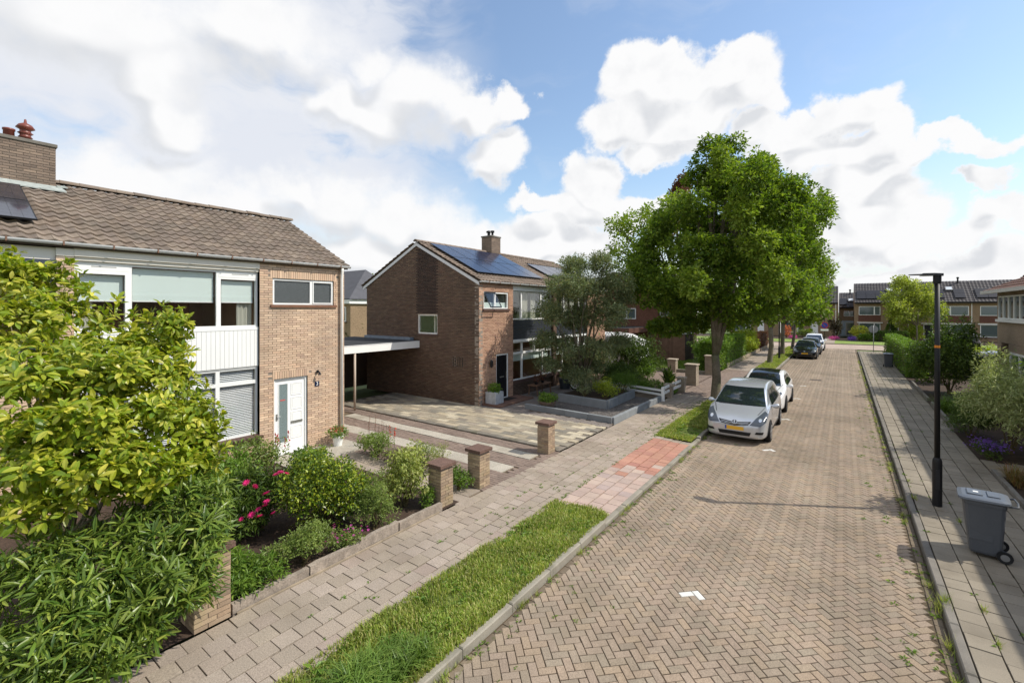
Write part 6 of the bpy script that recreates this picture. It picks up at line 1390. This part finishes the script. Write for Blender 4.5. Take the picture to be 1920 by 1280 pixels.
# flower pots, bench and tubs
t = thing('flower_pot', 'white ribbed pot of red flowers beside the white front door', 'flower pot', (-11.95, 7.75, .035)); b = B(); V = []; n = 28
prof = [(.115, 0), (.13, .1), (.16, .26), (.165, .27), (.165, .29), (.145, .29), (.14, .24)]
b.lathe(prof, (-11.95, 7.75, .035), n); b.out('pot', M_white_f, t); T = clump_leaves([(-11.95, 7.75, .42, .26, .26, .15)], 700, .06, 5); V, F = inst_arrays(leaf_simple(.4), T); obj('foliage', V, F, L_fresh, t, kind='stuff')
flowers(t, [(-11.95 + random.gauss(0, .13), 7.75 + random.gauss(0, .13), .42 + random.random() * .14) for _ in range(30)], .036, mat('red_pink_petal', S(206, 52, 84), rough=.6, var=.2, trans=.3), 5)
t = thing('planter', 'square grey concrete planter beside the black front door', 'planter', (-11.72, 14.85, .045)); b = B(); b.cbox(-11.98, -11.44, 14.56, 15.1, .12, .60, .012); b.out('planter_box', mat('pale_planter', S(168, 172, 176), rough=.8, mot=.25, ms=6), t); T = clump_leaves([(-11.7, 14.83, .72, .24, .24, .16)], 600, .1, 5); V, F = inst_arrays(leaf_simple(.3), T); obj('foliage', V, F, L_fresh, t, kind='stuff'); b = B(); b.tube([(-11.75, 14.8, .6), (-11.8, 14.78, 1.05)], [.01, .004], 5); b.out('stem', M_stem, t)
t = thing('bowl_pot', 'low round pot with a leafy plant at the corner of the gravel bed', 'flower pot', (-9.55, 15.5, .07)); b = B(); b.lathe([(.22, .0), (.30, .16), (.33, .24), (.34, .28), (.29, .28), (.27, .22)], (-9.55, 15.5, .07), 24); b.out('pot', mat('brown_pot', S(122, 104, 90), rough=.85, mot=.2, ms=8), t); T = clump_leaves([(-9.55, 15.5, .45, .34, .34, .18)], 800, .09, 5); V, F = inst_arrays(leaf_simple(.45), T); obj('foliage', V, F, L_fresh, t, kind='stuff')
t = thing('garden_bench', 'small rustic wooden bench under the window of the second house', 'bench', (-11.55, 18.0, .045)); mw = mat('bench_wood', S(120, 92, 72), rough=.85, var=.1, mot=.25, ms=6)
b = B(); b.cbox(-11.8, -11.3, 17.4, 18.75, .48, .53, .008); b.out('seat', mw, t)
for (x, y) in ((-11.75, 17.5), (-11.36, 17.5), (-11.75, 18.65), (-11.36, 18.65)): b = B(); b.tube([(x, y, .48), (x + (.05 if x > -11.5 else -.05), y, .04)], .028, 6); b.out('leg', mw, t)
t = thing('cat_ornament', 'dark pot plants standing on the wooden bench', 'ornament', (-11.55, 17.9, .53)); b = B(); b.lathe([(.07, 0), (.1, .16), (.1, .18)], (-11.55, 17.75, .53), 12); b.lathe([(.06, 0), (.09, .22), (.09, .24)], (-11.55, 18.3, .53), 12); b.out('pot', M_black, t); T = clump_leaves([(-11.55, 17.75, .8, .16, .16, .12), (-11.55, 18.3, .86, .16, .16, .14)], 260, .09, 4); V, F = inst_arrays(leaf_simple(.4), T); obj('foliage', V, F, L_red, t, kind='stuff')  # two potted plants on the bench seat
t = thing('tub', 'dark round garden tub under the window of the second house', 'tub', (-11.3, 20.0, .045)); b = B(); b.lathe([(.24, 0), (.30, .45), (.31, .5), (.27, .5)], (-11.3, 20.0, .045), 20); b.out('tub_body', mat('dark_tub', S(66, 72, 78), rough=.6), t); T = clump_leaves([(-11.3, 20, .68, .25, .25, .16)], 300, .1, 4); V, F = inst_arrays(leaf_simple(.4), T); obj('foliage', V, F, L_soft, t, kind='stuff')
t = thing('spare_wheel', 'pale rimmed wheel leaning beside the dark garden tub', 'wheel', (-10.7, 20.0, .045)); b = B()
P = [(-10.7 + .30 * math.cos(a), 19.98 + .04 * math.sin(a), .36 + .30 * math.sin(a)) for a in np.linspace(0, 6.283, 25)]; b.tube(P, .045, 7); b.out('tyre', M_black, t); b = B(); P = [(-10.7 + .235 * math.cos(a), 19.96 + .04 * math.sin(a), .36 + .235 * math.sin(a)) for a in np.linspace(0, 6.283, 25)]; b.tube(P, .02, 6)
for k in range(6): a = k * math.pi / 3; b.tube([(-10.7, 19.97, .36), (-10.7 + .23 * math.cos(a), 19.97 + .03 * math.sin(a), .36 + .23 * math.sin(a))], .012, 5)
b.out('rim', M_white_f, t)

# ================================================================== cars
def catmull(P, n):
    P = np.asarray(P, float); out = []; m = len(P)
    for i in range(m - 1):
        p0, p1, p2, p3 = P[max(i - 1, 0)], P[i], P[i + 1], P[min(i + 2, m - 1)]
        for k in range(n):
            t = k / n; out.append(.5 * ((2 * p1) + (p2 - p0) * t + (2 * p0 - 5 * p1 + 4 * p2 - p3) * t * t + (3 * p1 - p0 - 3 * p2 + p3) * t ** 3))
    out.append(P[-1]); return np.array(out)
def car(label, loc, rot, st, belt, H, paint, roofm=None, plate=True, wheel_r=.315, wb=(.85, 3.45), grille='slats', name='parked_car', badge=True, ws=None, sw=None, lights=None, group='cars parked along the kerb', hub=None, rear=False, roof_box=None, lower=None):
    """car body lofted through cross sections st = (y, top, half width, bottom); front at y = 0 looking towards -y"""
    t = thing(name, label, 'car', loc, group, rot); st = np.array(st, float); L = st[-1, 0]; secs = []
    for (y, zt, w_, zb) in st:
        c = min(1, max(0, (zt - belt) / (H - belt))); zs = min(belt, zt - .06); wr = w_ * (.90 - .19 * c)
        secs.append([(0, y, zb), (.6 * w_, y, zb), (.93 * w_, y, zb + .03), (.99 * w_, y, zb + .25 * (zs - zb)), (1.0 * w_, y, zb + .62 * (zs - zb)), (.975 * w_, y, zs), ((.965 * w_ + wr * 1.25) / 2.25, y, zs + (zt - zs) * .45), (wr, y, zt - .055 * (.4 + .6 * c)), (wr * .8, y, zt - .012), (wr * .4, y, zt + .008), (0, y, zt + .014)])
    S1 = np.array([catmull(s, 3) for s in secs]); S2 = np.stack([catmull(S1[:, j], 4) for j in range(S1.shape[1])], 1); ns, npt = S2.shape[:2]
    full = np.concatenate([S2, (S2 * (-1, 1, 1))[:, -2:0:-1]], 1); q = full.shape[1]; V = full.reshape(-1, 3); F = [(i * q + k, (i + 1) * q + k, (i + 1) * q + (k + 1) % q, i * q + (k + 1) % q) for i in range(ns - 1) for k in range(q)] + [tuple(range(q)), tuple(range((ns - 1) * q, ns * q))[::-1]]
    body = obj('body', V, F, paint, t, smooth=True, local=True)
    bvh = BVHTree.FromPolygons([tuple(v) for v in V], F)
    def patch(nm, pts, side, m, off=.006, parent=None, cuts=3, fine=True):
        bm = bmesh.new(); vs = []
        for (a, c) in pts: vs.append(bm.verts.new({'f': (a, 0, c), 'b': (a, 0, c), 'l': (0, a, c), 'r': (0, a, c), 't': (a, c, 0)}[side]))
        bm.faces.new(vs); bmesh.ops.triangulate(bm, faces=bm.faces[:]); bmesh.ops.subdivide_edges(bm, edges=bm.edges[:], cuts=cuts, use_grid_fill=True)
        dirs = {'f': Vector((0, 1, 0)), 'b': Vector((0, -1, 0)), 'l': Vector((1, 0, 0)), 'r': Vector((-1, 0, 0)), 't': Vector((0, 0, -1))}; dv = dirs[side]; okc = 0
        for v in bm.verts:
            h = bvh.ray_cast(v.co - dv * 8, dv)
            if h[0] is not None: nn = h[1] if h[1].dot(dv) < 0 else -h[1]; v.co = h[0] + nn * off - dv * .002; okc += 1
            else:
                nr = bvh.find_nearest(v.co - dv * 3); v.co = nr[0] - dv * off
        bm.verts.index_update(); o = obj(nm, [v.co[:] for v in bm.verts], [[v.index for v in f.verts] for f in bm.faces], m, parent or t, smooth=True, local=True); bm.free(); return o
    mg = mat('car_glass', S(30, 38, 42), rough=.05, spec=.8, coat=.6); mk = mat('car_trim', S(24, 24, 26), rough=.5); ml = mat('headlight', S(74, 80, 88), rough=.15, spec=.5); mc = mat('chrome', S(196, 198, 200), rough=.15, metal=.9); my = mat('plate_yellow', S(226, 176, 62), rough=.5)
    W2 = st[:, 2].max()
    ws = ws or [(-.74, 1.04), (.74, 1.04), (.585, H - .10), (-.585, H - .10)]
    g = patch('windscreen', ws, 'f', mg, cuts=7)
    b = B(); 
    sw = sw or [(1.55, belt + .06), (2.05, H - .17), (3.4, H - .17), (3.75, belt + .18), (3.6, belt + .08)]
    for sd, nm in (('l', 1), ('r', 1)): patch('side_window', sw, sd, mg, cuts=6)
    for sgn in (-1, 1):
        hl = lights or [(.42, .61), (.70, .59), (.82, .70), (.84, .90), (.75, .95), (.57, .79)]
        h_ = patch('headlight', [(a * sgn, c) for a, c in hl], 'f', ml, .008, cuts=4)
        cx_ = sum(a for a, _ in hl) / len(hl); cz_ = sum(c for _, c in hl) / len(hl)
        patch('lamp_bowl', [(sgn * (cx_ + .045 * math.cos(k)), cz_ - .01 + .045 * math.sin(k)) for k in np.linspace(0, 6.28, 11)[:-1]], 'f', mat('lamp_bowl', S(216, 220, 224), rough=.1, metal=.6), .012, h_, cuts=1)
        patch('fog_lamp', [(sgn * .56, .36), (sgn * .76, .36), (sgn * .78, .43), (sgn * .60, .43)], 'f', mk, .008, cuts=3)
    for sgn in (-1, 1):
        patch('bonnet_gap', [(sgn * .58, .86), (sgn * .60, .86), (sgn * .74, 1.03), (sgn * .725, 1.03)], 'f', mk, .004, cuts=3)
    for sd_ in ('l', 'r'):
        for (ya, yb) in ((1.30, 1.22), (2.35, 2.35), (3.28, 3.42)): patch('door_gap', [(ya, .36), (ya + .014, .36), (yb + .014, belt + .02), (yb, belt + .02)], sd_, mk, .004, cuts=3)
        if H > 1.5: patch('window_bar', [(2.5, belt + .05), (2.56, belt + .05), (2.58, H - .16), (2.52, H - .16)], sd_, mk, .010, cuts=3)
    if grille == 'slats':
        patch('grille', [(-.46, .70), (-.38, .60), (0, .55), (.38, .60), (.46, .70), (0, .655)], 'f', mk, .007, cuts=3)
        for k in range(2): zz = .605 + .034 * k; patch('grille_slat', [(-.41 + .02 * k, zz + .03), (-.40 + .02 * k, zz + .018), (0, zz - .026), (.40 - .02 * k, zz + .018), (.41 - .02 * k, zz + .03), (0, zz - .014)], 'f', mc, .012, cuts=3)
    elif grille == 'wide': patch('grille', [(-.42, .60), (.42, .60), (.44, .68), (-.44, .68)], 'f', mk, .007)
    elif grille == 'frame': patch('grille', [(-.52, .48), (.52, .48), (.60, .62), (-.60, .62)], 'f', mk, .007, cuts=4)
    patch('lower_grille', [(-.42, .28), (.42, .28), (.46, .39), (-.46, .39)], 'f', mk, .008, cuts=4)
    if badge:
        for (r1, r2) in ((.078, .052), (.060, .036), (.022, .036)): patch('badge', [(r1 * math.cos(k), .665 + r2 * math.sin(k)) for k in np.linspace(0, 6.28, 15)[:-1]], 'f', mc if r1 > .07 else mk if r1 > .05 else mc, .013 if r1 > .07 else .017 if r1 > .05 else .021, cuts=1)
    if plate:
        p_ = patch('number_plate', [(-.26, .43), (.26, .43), (.26, .54), (-.26, .54)], 'f', my, .012, cuts=3); patch('plate_band', [(-.26, .43), (-.215, .43), (-.215, .54), (-.26, .54)], 'f', mat('plate_blue', S(60, 84, 160), rough=.5), .014, p_, cuts=1)
    if roofm: patch('roof_panel', [(-.52, 1.75), (.52, 1.75), (.5, L - .95), (-.5, L - .95)], 't', roofm, .008, cuts=6)
    patch('wiper', [(-.6, 1.035), (.1, 1.05), (.1, 1.065), (-.6, 1.05)], 'f', mk, .014, cuts=3)
    patch('tail_light', [(-.8, .75), (-.62, .75), (-.6, 1.0), (-.72, 1.0)], 'b', mat('tail_red', S(150, 24, 26), rough=.15, coat=1), .008); patch('tail_light', [(.8, .75), (.62, .75), (.6, 1.0), (.72, 1.0)], 'b', mat('tail_red', S(150, 24, 26)), .008)
    patch('rear_window', [(-.55, 1.02), (.55, 1.02), (.48, H - .2), (-.48, H - .2)], 'b', mg, cuts=5)
    if rear: patch('rear_plate', [(-.26, .62), (.26, .62), (.26, .74), (-.26, .74)], 'b', my, .012)
    for sd, s_ in (('l', -1), ('r', 1)):
        for k in (0, 1): patch('door_handle', [(2.22 + .95 * k, .86), (2.40 + .95 * k, .86), (2.40 + .95 * k, .89), (2.22 + .95 * k, .89)], sd, mc if not rear else mk, .016, cuts=1)
        patch('sill_trim', [(1.3, .26), (3.1, .26), (3.1, .33), (1.3, .33)], sd, mk if lower is None else lower, .006, cuts=3)
        for yy in wb:
            patch('wheel_arch', [(yy + (wheel_r + .055) * math.cos(k), max(.18, wheel_r + (wheel_r + .055) * math.sin(k))) for k in np.linspace(0, 6.28, 29)[:-1]], sd, mk, .006, cuts=2)
            xx = s_ * (W2 - .085); b = B(); b.lathe([(.2, -.10), (wheel_r - .02, -.10), (wheel_r, -.075), (wheel_r, .075), (wheel_r - .02, .10), (wheel_r * .66, .105)], (xx, yy, wheel_r), 28, 'x'); wl = b.out('wheel', mat('tyre_rubber', S(34, 34, 35), rough=.85), t, local=True)
            b = B(); xo = xx + s_ * .085; b.lathe([(wheel_r * .68, -.02), (wheel_r * .68, .022), (wheel_r * .60, .022), (wheel_r * .60, -.02)], (xo, yy, wheel_r), 24, 'x', caps=False)
            for k in range(5):
                a = 2 * math.pi * k / 5 + .3; d1 = np.array((0, math.cos(a), math.sin(a))); d2 = np.array((0, -math.sin(a), math.cos(a))); c0 = np.array((xo, yy, wheel_r)); e = wheel_r
                b.poly([c0 + d2 * .035, c0 - d2 * .035, c0 + d1 * e * .63 - d2 * .05, c0 + d1 * e * .63 + d2 * .05], (s_ * .025, 0, 0))
            b.lathe([(.06, -.01), (.06, .03), (.03, .035)], (xo, yy, wheel_r), 12, 'x'); b.out('rim', hub or mat('alloy', S(176, 178, 180), rough=.3, metal=.7), wl, local=True)
        m_ = B(); V_ = []
        for (fx, yy, hw, hh) in ((.0, 0, .02, .02), (.05, .0, .05, .035), (.10, -.01, .06, .075), (.20, .0, .055, .08), (.245, .02, .03, .05)):
            for k in range(8): a = 2 * math.pi * k / 8; V_.append((s_ * (W2 * .93 + fx), 1.42 + yy + hw * math.cos(a), belt + .07 + hh * math.sin(a)))
        F_ = [tuple(range(8)), tuple(range(32, 40))]
        for i in range(4): F_ += [(i * 8 + k, i * 8 + (k + 1) % 8, i * 8 + 8 + (k + 1) % 8, i * 8 + 8 + k) for k in range(8)]
        m_.add(V_, F_); m_.out('mirror', paint, t, smooth=True, local=True)
    return t
P_silver = mat('silver_paint', S(194, 198, 204), rough=.26, metal=.5, coat=.8); P_white = mat('white_paint', S(236, 236, 236), rough=.3, coat=.9); P_black = mat('black_paint', S(18, 19, 24), rough=.2, coat=1); P_dark = mat('dark_paint', S(44, 46, 54), rough=.25, coat=1, metal=.3); P_grey = mat('grey_paint', S(150, 152, 154), rough=.3, coat=.8, metal=.4); P_van = mat('taupe_paint', S(122, 112, 104), rough=.35, coat=.7)
mpv = [(0, .60, .60, .26), (.05, .66, .72, .2), (.18, .75, .80, .18), (.45, .88, .855, .18), (.8, 1.0, .875, .19), (1.08, 1.12, .88, .19), (1.45, 1.35, .885, .19), (1.85, 1.53, .885, .19), (2.5, 1.61, .885, .19), (3.3, 1.59, .88, .19), (3.9, 1.50, .86, .2), (4.2, 1.30, .84, .24), (4.34, 1.0, .80, .3), (4.38, .7, .74, .36)]
hat = [(0, .56, .58, .24), (.05, .62, .72, .19), (.2, .72, .80, .17), (.5, .82, .86, .17), (1.0, .93, .88, .18), (1.3, 1.0, .885, .18), (1.7, 1.22, .89, .18), (2.1, 1.39, .89, .18), (2.6, 1.46, .89, .18), (3.2, 1.43, .885, .18), (3.75, 1.30, .87, .2), (4.1, 1.12, .84, .25), (4.24, .92, .80, .3), (4.28, .65, .74, .36)]
WS_h = [(-.66, .96), (.66, .96), (.55, 1.34), (-.55, 1.34)]
car('silver people carrier parked on the road beside the tall street tree', (-2.72, 15.32, ROADZ - .01), 0, mpv, .95, 1.6, P_silver)
M_gr = mat('glass_roof', S(34, 34, 38), rough=.08, coat=1)
car('white hatchback with a black roof parked right behind the silver car', (-2.74, 20.35, ROADZ - .01), 0, hat, .90, 1.46, P_white, roofm=M_gr, ws=WS_h, sw=[(1.6, .95), (2.1, 1.30), (3.3, 1.29), (3.7, 1.08), (3.5, .98)], grille='frame', plate=True, hub=mat('dark_alloy', S(70, 70, 74), rough=.4, metal=.5), lights=[(.44, .66), (.70, .68), (.78, .78), (.72, .82), (.5, .74)], badge=False)
small = [(y * .92, z * 1.0, w_ * .95, b_) for (y, z, w_, b_) in hat]
SWS = [(1.5, .95), (1.95, 1.30), (3.0, 1.29), (3.4, 1.08), (3.2, .98)]
car('black hatchback parked at the far end of the verge', (-2.62, 44.4, ROADZ - .01), 0, small, .90, 1.46, P_black, ws=WS_h, sw=SWS, grille='wide', wb=(.78, 3.15))
car('dark grey car parked directly behind the black hatchback', (-2.52, 49.3, ROADZ - .01), 0, small, .90, 1.46, P_dark, ws=WS_h, sw=SWS, grille='wide', wb=(.78, 3.15))
car('white car parked last in the row, near the cross street', (-2.45, 54.1, ROADZ - .01), 0, mpv, .95, 1.6, P_white, grille='wide')
car('pale grey car on the drive beside the grey tan house', (4.6, 37.4, 0), rad(-90), mpv, .95, 1.6, P_grey, grille='wide', group='cars on the side drives')
van = [(0, .8, .7, .3), (.05, .95, .82, .25), (.25, 1.1, .9, .24), (.7, 1.25, .93, .24), (1.0, 1.5, .94, .24), (1.35, 1.8, .94, .24), (1.8, 1.95, .94, .24), (3.0, 1.97, .94, .24), (4.4, 1.94, .93, .25), (4.65, 1.8, .91, .3), (4.75, 1.2, .88, .4), (4.78, .7, .84, .45)]
car('grey brown van parked beyond the yellow shrubs, seen from behind', (8.75, 60.5, ROADZ), rad(180) * 0 + rad(180), van, 1.15, 1.96, P_van, ws=[(-.7, 1.2), (.7, 1.2), (.6, 1.8), (-.6, 1.8)], sw=[(1.3, 1.2), (1.6, 1.75), (4.2, 1.75), (4.3, 1.2)], grille='wide', wb=(.9, 3.9), group='cars on the side drives', rear=True)
# white camper with a high roof
def camper():
    t = thing('camper_van', 'white high roofed camper behind the dark bush on the far driveway', 'camper', (-11.6, 28.6, .02), 'cars on the side drives'); x0, x1, y0, y1 = -15.6, -10.5, 27.6, 29.6
    mw = mat('camper_white', S(232, 232, 230), rough=.4, coat=.5)
    b = B(); pr = [(x0, .45), (x1 + .1, .45), (x1 + .12, .9), (x1, 1.7), (x1 - .1, 1.95), (x0, 1.95)]; b.poly([(x, y0, z) for x, z in pr], (0, y1 - y0, 0)); b.out('body', mw, t)
    b = B(); n = 10; V = []
    for (x, zt) in ((x0, 2.30), (x0 + .6, 2.48), (x1 - 1.6, 2.50), (x1 - .8, 2.42), (x1 - .35, 2.2), (x1 - .05, 1.98)):
        for k in range(n + 1): a = math.pi * k / n; V.append((x, (y0 + y1) / 2 - (y1 - y0) / 2 * math.cos(a) * (.96), 1.96 + max(.02, (zt - 1.96)) * math.sin(a) ** .5))
    F = [(i * (n + 1) + k, i * (n + 1) + k + 1, (i + 1) * (n + 1) + k + 1, (i + 1) * (n + 1) + k) for i in range(5) for k in range(n)] + [tuple(range(n + 1)), tuple(range(5 * (n + 1), 6 * (n + 1)))]
    b.add(V, F); b.out('high_roof', mw, t, smooth=True)
    b = B(); b.box(x1 + .11, x1 + .2, y0 + .05, y1 - .05, .4, .62); b.out('bumper', mat('car_trim', S(24, 24, 26)), t); b = B(); b.box(x1 + .2, x1 + .215, y0 + .3, y0 + .82, .48, .6); b.out('number_plate', mat('plate_yellow', S(226, 176, 62)), t)
    b = B(); b.poly([(x1 + .09, y0 + .2, 1.15), (x1 + .09, y1 - .2, 1.15), (x1 + .02, y1 - .25, 1.7), (x1 + .02, y0 + .25, 1.7)], (.03, 0, 0)); b.out('rear_window', mat('car_glass', S(30, 38, 42)), t); b = B(); b.box(x0 + .5, x1 - .6, y0 - .012, y0 + .01, 1.2, 1.7); b.out('side_window', mat('car_glass', S(30, 38, 42)), t)
    for x in (x0 + .9, x1 - 1.0):
        for y in (y0 + .1, y1 - .1): b = B(); b.lathe([(.2, -.11), (.33, -.11), (.33, .11), (.2, .11)], (x, y, .35), 20, 'y'); b.out('wheel', mat('tyre_rubber', S(34, 34, 35)), t)
camper()
